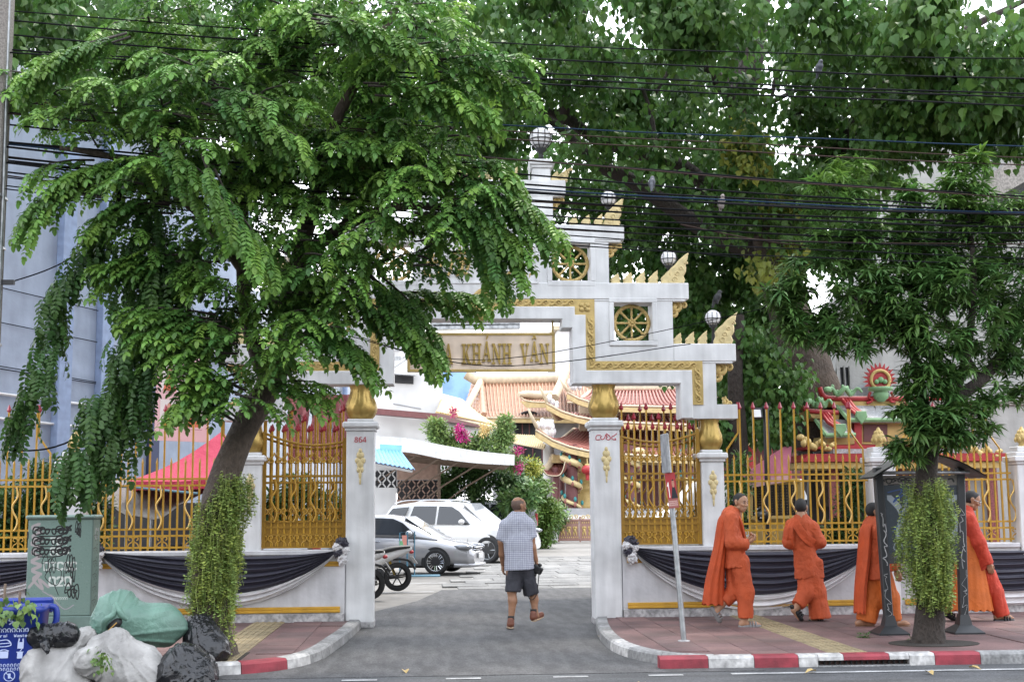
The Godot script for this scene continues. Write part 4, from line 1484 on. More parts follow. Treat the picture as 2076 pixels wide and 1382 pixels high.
func build_left_tree():
	var o := thing("street_tree", "leaning street tree with drooping feathery boughs over the left pavement and gate", "tree")
	limb(o, "trunk", [v3(-2.992, 0.049, 4.06), v3(-3.063, 0.51, 4.06), v3(-3.087, 1.18, 4), v3(-3.045, 1.758, 3.95), v3(-2.797, 2.455, 3.85), v3(-2.454, 3.172, 3.75), v3(-2.278, 3.847, 3.7), v3(-2.203, 4.524, 3.7), v3(-2.044, 5.153, 3.7)], [0.23, 0.19, 0.175, 0.165, 0.15, 0.135, 0.12, 0.10, 0.08], M.bark, 14, 0.16)
	limb(o, "branch", [v3(-2.53, 3.004, 3.78), v3(-2.813, 3.805, 3.6), v3(-2.899, 4.734, 3.5), v3(-2.853, 6.104, 3.4), v3(-2.786, 7.243, 3.4)], [0.10, 0.08, 0.065, 0.05, 0.03], M.bark)
	limb(o, "branch", [v3(-2.229, 4.354, 3.7), v3(-1.802, 4.711, 3.9), v3(-1.133, 4.926, 4.2), v3(-0.275, 4.837, 4.6)], [0.08, 0.07, 0.05, 0.02], M.bark)
	limb(o, "branch", [v3(-2.07, 5.038, 3.7), v3(-1.813, 5.963, 3.9), v3(-1.353, 6.694, 4.3), v3(-1.02, 7.262, 4.6)], [0.09, 0.07, 0.05, 0.03], M.bark)
	limb(o, "branch", [v3(-2.835, 4.275, 3.5), v3(-3.353, 4.951, 3.8), v3(-4.037, 5.406, 4.2), v3(-4.725, 5.51, 4.4)], [0.06, 0.05, 0.04, 0.02], M.bark)
	limb(o, "branch", [v3(-2.401, 3.227, 3.75), v3(-2.065, 3.734, 3.3), v3(-1.408, 4.223, 2.8)], [0.05, 0.04, 0.02], M.bark)
	var places := []
	var tints := []
	var twigs := MB.new(true)
	var base := [0.058, 0.138, 0.030]
	var young := [0.175, 0.325, 0.060]
	# px-free list: heart of each leafy mass, its reach, number of boughs
	var heads := [
		[v3(-2.529, 7.111, 3.6), 1.3, 34], [v3(-3.756, 7.049, 3.4), 1.1, 26], [v3(-4.596, 6.494, 3.6), 0.9, 22], [v3(-5.07, 6.175, 4.2), 0.55, 9], [v3(-3.268, 5.964, 4.4), 1.1, 28], [v3(-4.148, 5.797, 4), 0.9, 22],
		[v3(-1.688, 6.783, 4.2), 1.1, 28], [v3(-1.067, 6.791, 4.8), 0.7, 14], [v3(-0.804, 6.258, 4.6), 0.85, 18], [v3(-2.462, 5.756, 4), 1.15, 32], [v3(-1.474, 5.993, 4), 1.0, 24], [v3(-1.14, 5.54, 4), 0.9, 20],
		[v3(-2.007, 5.057, 4.1), 0.9, 22], [v3(-0.962, 4.942, 4.6), 0.75, 16], [v3(-0.33, 4.921, 4.7), 0.6, 12], [v3(-3.163, 5.354, 4), 0.85, 20], [v3(-3.953, 5.396, 3.6), 0.7, 13], [v3(-1.251, 4.544, 3.9), 0.5, 9],
		[v3(-2.77, 4.629, 4), 0.7, 15], [v3(-3.476, 4.746, 3.7), 0.6, 11], [v3(-2.267, 4.372, 3.6), 0.45, 7], [v3(-2.583, 3.895, 4.1), 0.5, 8], [v3(-3.095, 3.871, 3.9), 0.5, 8], [v3(-2.522, 3.406, 4.1), 0.4, 5], [v3(-3.03, 3.073, 4.2), 0.35, 5], [v3(-0.59, 5.545, 4.4), 0.55, 10], [v3(-0.59, 4.652, 4.2), 0.5, 9], [v3(-1.76, 5.748, 3), 0.9, 16], [v3(-3.127, 6.782, 2.6), 1.2, 18], [v3(-2.16, 6.793, 2.6), 1.2, 18], [v3(-3.981, 6.583, 2.8), 1.0, 14], [v3(-2.84, 4.15, 4.2), 0.5, 10], [v3(-2.317, 3.702, 4.3), 0.45, 9], [v3(-2.864, 3.434, 4.3), 0.42, 8], [v3(-3.15, 2.948, 4.4), 0.32, 4], [v3(-1.986, 3.934, 4.2), 0.45, 9], [v3(-1.663, 3.663, 4.2), 0.35, 6], [v3(-3.158, 4.149, 4.2), 0.45, 8], [v3(-2.387, 3.061, 4.3), 0.3, 5], [v3(-2.222, 4.098, 4.5), 0.6, 12], [v3(-1.858, 4.313, 4.5), 0.6, 12], [v3(-1.338, 4.551, 4.4), 0.55, 11], [v3(-0.752, 4.39, 4.4), 0.45, 9], [v3(-2.162, 3.461, 4.5), 0.4, 7], [v3(-1.956, 3.672, 4.5), 0.45, 8], [v3(-1.653, 4.009, 4.4), 0.45, 8], [v3(-3.542, 5.407, 4.8), 0.8, 14], [v3(-2.668, 2.833, 4.5), 0.35, 6], [v3(-2.468, 3.146, 4.5), 0.35, 6]]
	for h in heads:
		for i in int(h[2] * 0.78):
			var a := rng.randf() * TAU
			var d := v3(cos(a), rng.randf_range(-0.15, 0.45), sin(a))
			var s: Vector3 = h[0] + v3(rng.randf_range(-0.4, 0.4), rng.randf_range(-0.45, 0.45), rng.randf_range(-0.4, 0.4)) * h[1]
			bough(places, tints, twigs, s, d, h[1] * rng.randf_range(0.45, 0.9), rng.randf_range(0.10, 0.36), base, young, 0.085, 0.84)
	# long leafy boughs that reach out over the street and hang down
	for q in [
		[v3(-0.697, 6.321, 4.9), v3(0.281, 6.228, 5.2), 0.12], [v3(-1.319, 6.009, 5), v3(-0.031, 5.905, 5.2), 0.2], [v3(-0.326, 5.327, 4.6), v3(0.254, 5.304, 4.7), 0.3], [v3(-0.593, 5.135, 4.7), v3(0.652, 4.719, 4.9), 0.2], [v3(-0.803, 4.788, 4.8), v3(0.383, 4.695, 5), 0.35],
		[v3(-0.282, 4.684, 4.8), v3(0.235, 4.049, 4.8), 0.1], [v3(-0.44, 4.713, 4.9), v3(-0.029, 4.136, 4.9), 0.15], [v3(-1.354, 4.189, 4), v3(-0.59, 3.471, 4), 0.1], [v3(-1.666, 3.989, 4.2), v3(-0.753, 3.283, 4.2), 0.05], [v3(-1.372, 4.09, 3.6), v3(-0.143, 4.058, 3.8), 0.1], [v3(-2.08, 3.702, 4.3), v3(-1.327, 3.196, 4.5), 0.1],
		[v3(-3.824, 5.408, 4.2), v3(-4.896, 5.319, 4.5), 0.2], [v3(-4.428, 5.212, 4.3), v3(-5.062, 4.804, 4.4), 0.25], [v3(-3.652, 4.912, 4.2), v3(-4.526, 4.993, 4.3), 0.35], [v3(-3.392, 4.331, 4.1), v3(-4.503, 4.273, 4.1), 0.12], [v3(-3.026, 3.702, 4.3), v3(-3.972, 3.777, 4.5), 0.15], [v3(-2.796, 3.369, 4.4), v3(-3.685, 3.449, 4.6), 0.1], [v3(-2.697, 2.85, 4.3), v3(-3.341, 3.148, 4.5), 0.05], [v3(-2.797, 2.64, 4.3), v3(-3.37, 3.033, 4.6), 0.05], [v3(-2.686, 3.052, 4.4), v3(-3.433, 2.732, 4.5), 0.1], [v3(-2.45, 2.965, 4.2), v3(-1.968, 3.06, 4.3), 0.2], [v3(-4.113, 6.806, 4.5), v3(-5.211, 6.26, 4.6), 0.1], [v3(-3.057, 5.883, 5), v3(-2.015, 5.673, 5.2), 0.25], [v3(-3.501, 5.404, 5), v3(-2.718, 4.81, 5.1), 0.2], [v3(-3.007, 5.144, 5.2), v3(-2.493, 4.174, 5.2), 0.1], [v3(-1.926, 6.732, 5.2), v3(-0.748, 6.565, 5.4), 0.15]]:
		var d: Vector3 = q[1] - q[0]
		for k in 3:
			bough(places, tints, twigs, q[0] + rv(0.08), d + rv(0.12), d.length() * rng.randf_range(0.85, 1.0), q[2], base, young, 0.055, 0.82)
	# garlands of dark leaves hanging almost to the fence
	for q in [[[v3(-4.302, 4.678, 4), v3(-4.636, 4.291, 4), v3(-4.858, 3.854, 4), v3(-4.895, 3.42, 4), v3(-5.061, 2.937, 4), v3(-5.2, 2.512, 4)], 0.13, 150], [[v3(-3.854, 4.902, 4), v3(-4.001, 4.403, 4), v3(-4.038, 3.855, 4)], 0.2, 90], [[v3(-3.653, 4.166, 4.1), v3(-3.88, 3.731, 4.1), v3(-3.947, 3.3, 4.1), v3(-3.986, 2.819, 4.1), v3(-4.208, 2.396, 4.1), v3(-4.585, 2.056, 4.1)], 0.22, 340], [[v3(-3.525, 4.626, 4), v3(-3.621, 4.184, 4), v3(-3.716, 3.746, 4)], 0.25, 110], [[v3(-2.985, 3.761, 3.9), v3(-3.361, 3.705, 3.9), v3(-3.573, 3.596, 3.9)], 0.14, 60], [[v3(-3.883, 2.871, 4.1), v3(-4.247, 2.82, 4.1), v3(-4.476, 2.661, 4.1)], 0.12, 45]]:
		var path := smooth_path(q[0], 8)
		for i in q[2]:
			var t := rng.randf()
			var p: Vector3 = path[int(t * (path.size() - 1))] + rv(q[1])
			var a := rng.randf() * TAU
			var z := v3(cos(a) * 0.6, -0.9, sin(a) * 0.6).normalized()
			var x := Vector3.UP.cross(z).normalized()
			places.append(Transform3D(Basis(x, z.cross(x), z).scaled(Vector3.ONE * rng.randf_range(0.7, 1.05)), p))
			tints.append(tint_of([0.054, 0.118, 0.030], 0.25))
	split_swarm(o, "crown", "pinnate", M.leaf, places, tints)
	var tw := part(o, "twigs", twigs, M.bark_dark)
	tw.set_meta("kind", "stuff")
	vine_coat("bright green creeper wrapped round the leaning street tree trunk", [v3(-2.883, 1.994, 4), v3(-3.009, 1.704, 4), v3(-3.036, 1.39, 4.02), v3(-3.055, 1.026, 4.05), v3(-3.084, 0.742, 4.06)], [0.21, 0.24, 0.26, 0.24, 0.16], 1250, [0.25, 0.32, 0.08])
	vine_coat("thin trailing creeper strands hanging from the leaning tree trunk base", [v3(-2.908, 0.826, 4.2), v3(-2.862, 0.47, 4.22), v3(-2.907, 0.167, 4.22)], [0.12, 0.07, 0.03], 45, [0.25, 0.32, 0.08])
	single("tree_pit", xz_prism([Vector2(-3.35, 3.7), Vector2(-2.7, 3.7), Vector2(-2.7, 4.5), Vector2(-3.35, 4.5)], 0.07, 0.099), M.soil, "bare soil pit at the foot of the leaning street tree", "tree pit")

func build_bodhi_tree():
	var o := thing("bodhi_tree", "huge spreading tree with heart-shaped leaves behind the gate, thick dark limbs", "tree")
	limb(o, "trunk", [v3(6.28, 1.73, -3.4), v3(5.89, 2.98, -3.4), v3(5.69, 3.82, -3.4), v3(5.43, 4.84, -3.4), v3(5.16, 5.87, -3.4), v3(4.97, 6.74, -3.4), v3(4.77, 7.76, -3.3), v3(4.59, 8.48, -3.2)], [0.62, 0.48, 0.42, 0.36, 0.31, 0.27, 0.24, 0.21], M.bark, 16, 0.16)
	limb(o, "limb", [v3(4.61, 8.39, -3.2), v3(4.81, 9.29, -3.1), v3(4.942, 10.141, -3), v3(5.044, 11.354, -2.9)], [0.22, 0.21, 0.17, 0.12], M.bark_dark)
	limb(o, "limb", [v3(4.59, 8.44, -3.2), v3(4.6, 9.34, -3.5), v3(4.6, 10.36, -3.8), v3(4.61, 11.66, -4)], [0.20, 0.16, 0.12, 0.08], M.bark_dark)
	limb(o, "limb", [v3(4.63, 8.35, -3.2), v3(4.002, 8.997, -2.8), v3(3.505, 9.194, -2.4), v3(3.064, 9.625, -2.2)], [0.16, 0.11, 0.08, 0.05], M.bark_dark)
	limb(o, "limb", [v3(5.09, 6.22, -3.4), v3(4.233, 6.642, -3), v3(3.493, 7.217, -2.6), v3(2.637, 7.408, -2.4), v3(1.88, 7.636, -2.2), v3(1.417, 7.861, -2), v3(0.725, 7.996, -1.8), v3(-0.305, 7.841, -1.6)], [0.18, 0.14, 0.12, 0.11, 0.105, 0.09, 0.05, 0.02], M.bark_dark)
	limb(o, "limb", [v3(5.14, 5.89, -3.5), v3(4.14, 6.39, -3.8), v3(3.23, 7.05, -4), v3(2.73, 7.43, -4.1), v3(2.21, 7.72, -4.2), v3(1.7, 8.29, -4.3), v3(1.17, 8.75, -4.3)], [0.20, 0.16, 0.14, 0.13, 0.12, 0.10, 0.07], M.bark_dark)
	limb(o, "limb", [v3(1.383, 8.409, -1.2), v3(1.547, 9.053, -1.2), v3(1.753, 9.703, -1.2)], [0.08, 0.09, 0.10], M.bark_dark)
	limb(o, "limb", [v3(1.417, 7.819, -2), v3(1.397, 8.142, -1.6), v3(1.4, 8.489, -1.2)], [0.10, 0.08, 0.08], M.bark_dark)
	limb(o, "limb", [v3(5.21, 5.68, -3.3), v3(5.732, 6.726, -2.6), v3(6.181, 7.681, -1.8), v3(6.345, 8.05, -1.4), v3(6.435, 8.724, -1), v3(6.549, 9.214, -0.6), v3(6.743, 9.93, -0.4)], [0.26, 0.22, 0.21, 0.20, 0.18, 0.16, 0.12], M.bark_dark)
	limb(o, "limb", [v3(6.341, 7.969, -1.4), v3(7.137, 8.702, -1.6), v3(8.076, 9.374, -1.8), v3(9.208, 9.982, -2)], [0.12, 0.10, 0.07, 0.04], M.bark_dark)
	limb(o, "limb", [v3(5.549, 7.854, -2.4), v3(6.201, 9.005, -3), v3(6.49, 10, -3.5)], [0.10, 0.08, 0.05], M.bark_dark)
	for q in [[[v3(4.709, 8.287, -3), v3(5.294, 8.512, -2.6), v3(6.006, 8.797, -2.4)], 0.05], [[v3(5.234, 9.203, -2.6), v3(5.074, 8.715, -2.7), v3(4.995, 8.141, -2.8)], 0.05], [[v3(6.249, 7.837, -1.5), v3(5.644, 8.025, -1.6), v3(5.048, 7.835, -1.8)], 0.045], [[v3(6.549, 9.214, -0.6), v3(6.313, 9.33, -0.8), v3(6.073, 9.487, -1)], 0.05], [[v3(3.584, 9.024, -2.4), v3(3.247, 8.849, -2.4), v3(3.006, 8.454, -2.5)], 0.05], [[v3(1.547, 9.053, -1.2), v3(1.219, 9.132, -1), v3(0.943, 9.247, -0.9)], 0.05], [[v3(2.981, 7.354, -2.5), v3(2.933, 8.145, -2.6), v3(2.698, 8.826, -2.6)], 0.05]]:
		limb(o, "limb", q[0], [q[1], q[1] * 0.8, q[1] * 0.4], M.bark_dark, 7)
	var places := []
	var tints := []
	var nz := noise3(0.75, 91)
	var green := [0.075, 0.158, 0.034]
	# the high canopy: masses over the whole width, the nearest with the largest leaves
	var spots := [v3(-5.98, 7.926, 2), v3(-5.661, 8.789, 0), v3(-5.035, 9.427, -2), v3(-5.396, 8.489, -1), v3(-3.863, 9.527, -2), v3(-5.892, 7.763, 1), v3(-2.554, 9.27, -1.5), v3(-1.67, 9.076, -2.5), v3(-2.29, 8.68, -4.5), v3(-3.52, 8.94, -4.5), v3(-4.84, 9.13, -4), v3(-0.554, 8.523, 0.5), v3(0.065, 8.481, -1), v3(-0.693, 8.662, -3), v3(-0.1, 8.48, -3.5), v3(0.551, 8.423, 0.8), v3(1.179, 8.43, -1.5), v3(0.71, 8.56, -4), v3(1.426, 8.7, 0.5), v3(2.256, 9.132, -3), v3(2.05, 8.5, -3.5), v3(2.281, 8.639, 0.5), v3(3.19, 8.96, -3.5), v3(3.16, 8.7, -5), v3(3.102, 8.848, 0), v3(3.474, 7.955, -1.2), v3(3.98, 8.28, -4.5), v3(4.82, 7.96, -5), v3(3.249, 8.674, 1), v3(4.547, 8.787, 0.4), v3(5.414, 8.918, -1.8), v3(4.802, 7.741, -1.5), v3(5.566, 7.544, -2.5), v3(4.753, 7.149, -2), v3(5.217, 8.639, 0.8), v3(5.969, 8.415, -0.6), v3(5.756, 7.588, -1.5), v3(5.964, 7.261, -1.2), v3(5.982, 8.205, 1.2), v3(6.413, 7.835, 0.2), v3(6.434, 7.504, -0.3), v3(6.298, 8.12, 1.8), v3(6.827, 7.709, 0.8), v3(6.911, 7.428, 0.2), v3(6.787, 7.836, 2.2), v3(7.097, 7.369, 1.6), v3(7.229, 7.169, 0.8)]
	for i in spots.size():
		var c: Vector3 = spots[i]
		var big := 1.0 + clampf((c.z + 1.0) * 0.06, 0.0, 0.2)
		fill(places, tints, c, v3(1.05, 0.72, 0.9), 260, nz, 0.06, green, 0.3, big)
	for i in 16:
		var c := v3(rng.randf_range(-7.0, 8.5), rng.randf_range(8.6, 11.5), rng.randf_range(-7.0, 3.0))
		fill(places, tints, c, v3(1.3, 0.8, 1.3), 110, nz, -0.12, green, 0.3, 1.15)
	# lower boughs behind the gate and down to the fence
	for c in [v3(2.1, 7.98, -5.5), v3(2.93, 7.22, -5.5), v3(3.39, 6.64, -5), v3(4.24, 7.3, -5), v3(4.4, 6.1, -4.6), v3(3.91, 5.7, -5.4), v3(4.96, 5.35, -4.4), v3(4.63, 4.89, -5), v3(5.46, 6.61, -4.8), v3(5.92, 6.98, -4.4), v3(5.39, 4.5, -4.8), v3(4.83, 3.96, -4.8), v3(5.58, 3.59, -4.6), v3(5.02, 3.29, -4.2), v3(5.41, 5.35, -4.4), v3(5.491, 6.342, -2.4), v3(3.52, 5.3, -6.5), v3(2.77, 6.47, -6.5), v3(2.05, 6.46, -7), v3(0.91, 7.52, -6), v3(0.42, 8.06, -5.5), v3(5.09, 5.69, -6.5), v3(4.29, 4.72, -6.5), v3(6.053, 7.125, -2.5), v3(6.98, 6.76, -5.5), v3(3.68, 8.06, -6.5), v3(2.74, 7.72, -6.8), v3(4.64, 6.97, -6.5)]:
		fill(places, tints, c, v3(0.95, 0.75, 0.8), 250, nz, -0.13, green, 0.32, 1.0)
	for c in [v3(1.775, 7.202, -1.4), v3(2.583, 7.024, -1.6), v3(3.141, 7.27, -1.6), v3(3.765, 6.65, -2), v3(4.12, 6.208, -2.2), v3(2.173, 7.684, -1.4)]:
		fill(places, tints, c, v3(0.5, 0.35, 0.3), 36, nz, -0.2, green, 0.32, 0.95)
	for c in [v3(4.239, 7.574, -1.5), v3(4.249, 6.956, -1.3), v3(4.13, 7.382, -1.4), v3(4.895, 6.575, -2), v3(4.663, 5.531, -2.5), v3(5.085, 5.802, -2.2)]:
		fill(places, tints, c, v3(0.25, 0.22, 0.2), 12, nz, -1.0, [0.24, 0.27, 0.05], 0.2, 1.0)
	split_swarm(o, "crown", "heart", M.leaf, places, tints)
	# slimmer dark tree just behind the fence
	var s := thing("slim_tree", "slim dark tree trunk with low leaves just behind the fence by the gate", "tree")
	limb(s, "trunk", [v3(4.144, 1.738, -2.2), v3(4.152, 2.754, -2.2), v3(4.125, 3.703, -2.2), v3(4.283, 4.694, -2.4)], [0.17, 0.15, 0.12, 0.08], M.bark_dark)
	places = []
	tints = []
	for c in [v3(4.596, 4.288, -2.4), v3(4.309, 3.987, -2.6), v3(5.006, 3.622, -2.2), v3(4.745, 3.067, -2.2), v3(3.994, 3.164, -2.4), v3(4.435, 3.572, -2.5), v3(3.867, 2.858, -2.6)]:
		fill(places, tints, c, v3(0.42, 0.34, 0.4), 60, nz, -0.25, green, 0.35, 0.9)
	split_swarm(s, "crown", "heart", M.leaf, places, tints)

func build_right_tree():
	var o := thing("street_tree", "young street tree with slender drooping leaves in front of the notice board", "tree")
	limb(o, "trunk", [v3(4.815, 0.057, 3.78), v3(4.826, 0.273, 3.78), v3(4.876, 0.924, 3.78), v3(4.867, 1.639, 3.78), v3(4.889, 2.084, 3.78), v3(4.94, 2.419, 3.78)], [0.22, 0.165, 0.135, 0.125, 0.115, 0.11], M.bark_dark, 14, 0.12)
	limb(o, "branch", [v3(4.923, 2.307, 3.78), v3(4.852, 2.868, 3.8), v3(4.728, 3.429, 3.85), v3(4.358, 3.877, 3.9), v3(3.904, 3.991, 3.9)], [0.09, 0.07, 0.05, 0.035, 0.02], M.bark_dark)
	limb(o, "branch", [v3(4.946, 2.307, 3.78), v3(5.223, 2.758, 3.75), v3(5.67, 3.102, 3.7), v3(6.035, 3.575, 3.6), v3(6.315, 4.278, 3.6)], [0.09, 0.08, 0.065, 0.05, 0.03], M.bark_dark)
	limb(o, "branch", [v3(5.223, 2.758, 3.75), v3(5.364, 3.309, 3.9), v3(5.457, 4.204, 4), v3(5.421, 5.126, 4)], [0.06, 0.05, 0.035, 0.015], M.bark_dark)
	limb(o, "branch", [v3(4.725, 3.372, 3.85), v3(4.892, 4.275, 3.6), v3(4.938, 5.064, 3.5)], [0.05, 0.035, 0.015], M.bark_dark)
	limb(o, "branch", [v3(5.608, 3.045, 3.7), v3(5.466, 3.543, 3.4), v3(5.33, 3.987, 3.2)], [0.045, 0.03, 0.015], M.bark_dark)
	var places := []
	var tints := []
	var nz := noise3(1.3, 17)
	for q in [[v3(3.99, 5.214, 3.6), 0.42, 60], [v3(4.213, 5.539, 3.5), 0.25, 22], [v3(4.911, 5.279, 3.6), 0.20, 26], [v3(4.923, 4.923, 3.6), 0.28, 40], [v3(5.47, 5.505, 4), 0.22, 30], [v3(5.363, 5.125, 4), 0.34, 55], [v3(6.015, 5.024, 3.7), 0.34, 50], [v3(5.602, 4.764, 3.8), 0.42, 90], [v3(5.083, 4.569, 3.6), 0.42, 90], [v3(4.462, 4.664, 3.7), 0.45, 100], [v3(3.992, 4.604, 3.7), 0.42, 90], [v3(3.63, 4.254, 3.7), 0.36, 70], [v3(3.332, 4.022, 3.7), 0.24, 34], [v3(4.078, 4.048, 3.9), 0.48, 120], [v3(4.65, 3.992, 3.9), 0.5, 130], [v3(5.249, 4.09, 4), 0.5, 130], [v3(5.925, 4.241, 3.8), 0.45, 100], [v3(3.578, 3.664, 3.8), 0.36, 70], [v3(3.377, 3.678, 3.7), 0.2, 22], [v3(3.967, 3.523, 4), 0.36, 70], [v3(4.511, 3.636, 4), 0.36, 80], [v3(4.95, 3.51, 4.1), 0.4, 80], [v3(5.512, 3.636, 4), 0.36, 60], [v3(6.054, 3.678, 3.7), 0.36, 60], [v3(5.785, 3.343, 3.6), 0.3, 44], [v3(6.073, 3.227, 3.6), 0.25, 30], [v3(5.602, 3.838, 3.4), 0.4, 60], [v3(6.217, 4.632, 3.6), 0.4, 60], [v3(4.851, 3.018, 4), 0.33, 70], [v3(5.078, 3.018, 4), 0.3, 50], [v3(4.67, 2.574, 4), 0.27, 64], [v3(4.879, 2.462, 4), 0.42, 130], [v3(5.222, 2.516, 4), 0.36, 90], [v3(5.512, 2.857, 3.9), 0.26, 40], [v3(4.586, 2.243, 4), 0.22, 40], [v3(4.666, 3.986, 3.2), 0.6, 90], [v3(5.55, 4.711, 3.2), 0.6, 90], [v3(6.053, 2.881, 3.6), 0.16, 14]]:
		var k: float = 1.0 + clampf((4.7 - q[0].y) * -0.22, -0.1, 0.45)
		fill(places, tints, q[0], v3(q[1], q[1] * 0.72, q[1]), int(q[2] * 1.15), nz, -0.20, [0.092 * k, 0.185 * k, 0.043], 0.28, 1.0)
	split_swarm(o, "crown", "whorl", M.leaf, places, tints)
	vine_coat("bright green creeper hanging like a beard round the young street tree", [v3(4.852, 1.888, 3.85), v3(4.814, 1.584, 3.88), v3(4.79, 1.257, 3.9), v3(4.787, 0.985, 3.9), v3(4.845, 0.795, 3.9)], [0.24, 0.29, 0.29, 0.24, 0.14], 950, [0.23, 0.30, 0.075])
	single("tree_pit", xz_prism((func():
		var p := []
		for k in 20:
			p.append(Vector2(4.84 + cos(TAU * k / 20.0) * 0.5, 3.85 + sin(TAU * k / 20.0) * 0.36))
		return p).call(), 0.06, 0.103), M.soil, "round soil pit at the foot of the young street tree", "tree pit")

func build_trees():
	build_left_tree()
	build_bodhi_tree()
	build_right_tree()

# ---------------------------------------------------------------- what stands beyond the gate
func hip(b: MB, pts: Array):
	for i in range(1, pts.size() - 1):
		b.tri(pts[0], pts[i], pts[i + 1])

# a curved roof slope: upper edge a-b, lower edge d-c, with rows of round tiles running down it
func tile_roof(parent: Node3D, a: Vector3, b: Vector3, c: Vector3, d: Vector3, n: int, sag: float, m: Material, rib_m: Material, tip_lift := 0.0):
	var f := func(u: float, v: float) -> Vector3:
		var p: Vector3 = a.lerp(b, u).lerp(d.lerp(c, u), v)
		p.y -= sag * sin(PI * v) * 0.5
		p.y += tip_lift * pow(absf(u * 2.0 - 1.0), 4.0) * v * v
		return p
	var s := MB.new(true)
	var rows := []
	for j in 7:
		var r := []
		for i in 13:
			r.append(f.call(i / 12.0, j / 6.0))
		rows.append(r)
	rows.reverse()
	s.sheet(rows, 0.06)
	part(parent, "roof_slope", s, m)
	var t := MB.new(true)
	var w: float = (c - d).length() / n * 0.30
	for i in n:
		var u := (i + 0.5) / n
		var pts := []
		var rs := []
		for j in 15:
			var p: Vector3 = f.call(u, j / 14.0)
			pts.append(p + v3(0, w * 0.35, 0.02))
			rs.append(w * (1.12 if j % 2 else 0.92))
		t.tube(pts, rs, 5)
	var o := part(parent, "roof_tiles", t, rib_m)
	o.set_meta("kind", "stuff")
	var e := MB.new(true)
	var line := []
	for i in 15:
		line.append(f.call(i / 14.0, 1.0) + v3(0, -w * 0.6, 0.03))
	e.tube(line, w * 0.85, 5)
	part(parent, "eave_edge", e, M.cream)

func poly3(pts: Array, thick: float) -> MB:
	# flat outline given in space, thickened backwards
	var b := MB.new()
	var n: Vector3 = (pts[1] - pts[0]).cross(pts[2] - pts[0]).normalized()
	var ax: Vector3 = (pts[1] - pts[0]).normalized()
	var ay := n.cross(ax)
	var flat := []
	for p in pts:
		var q: Vector3 = p - pts[0]
		flat.append(Vector2(q.dot(ax), q.dot(ay)))
	b.at(Transform3D(Basis(ax, ay, n), pts[0]))
	b.prism(flat, -thick, 0.0)
	return b

func shrub(label: String, spots: Array, count: int, c: Array, size: float, kind := "bush", flowers := [], spread := 0.35) -> Node3D:
	var o := thing("shrub", label, "shrub")
	var places := []
	var tints := []
	var nz := noise3(0.8, 5)
	for s in spots:
		fill(places, tints, s[0], s[1], count, nz, -0.35, c, spread, size)
	split_swarm(o, "foliage", kind, M.leaf_matte, places, tints)
	if flowers.size():
		var fp := []
		var ft := []
		for f in flowers:
			fill(fp, ft, f[0], Vector3.ONE * f[1], f[2], nz, -1.0, f[3], 0.2, size * 0.7)
		split_swarm(o, "blossom", "bush", M.leaf_matte, fp, ft)
	return o

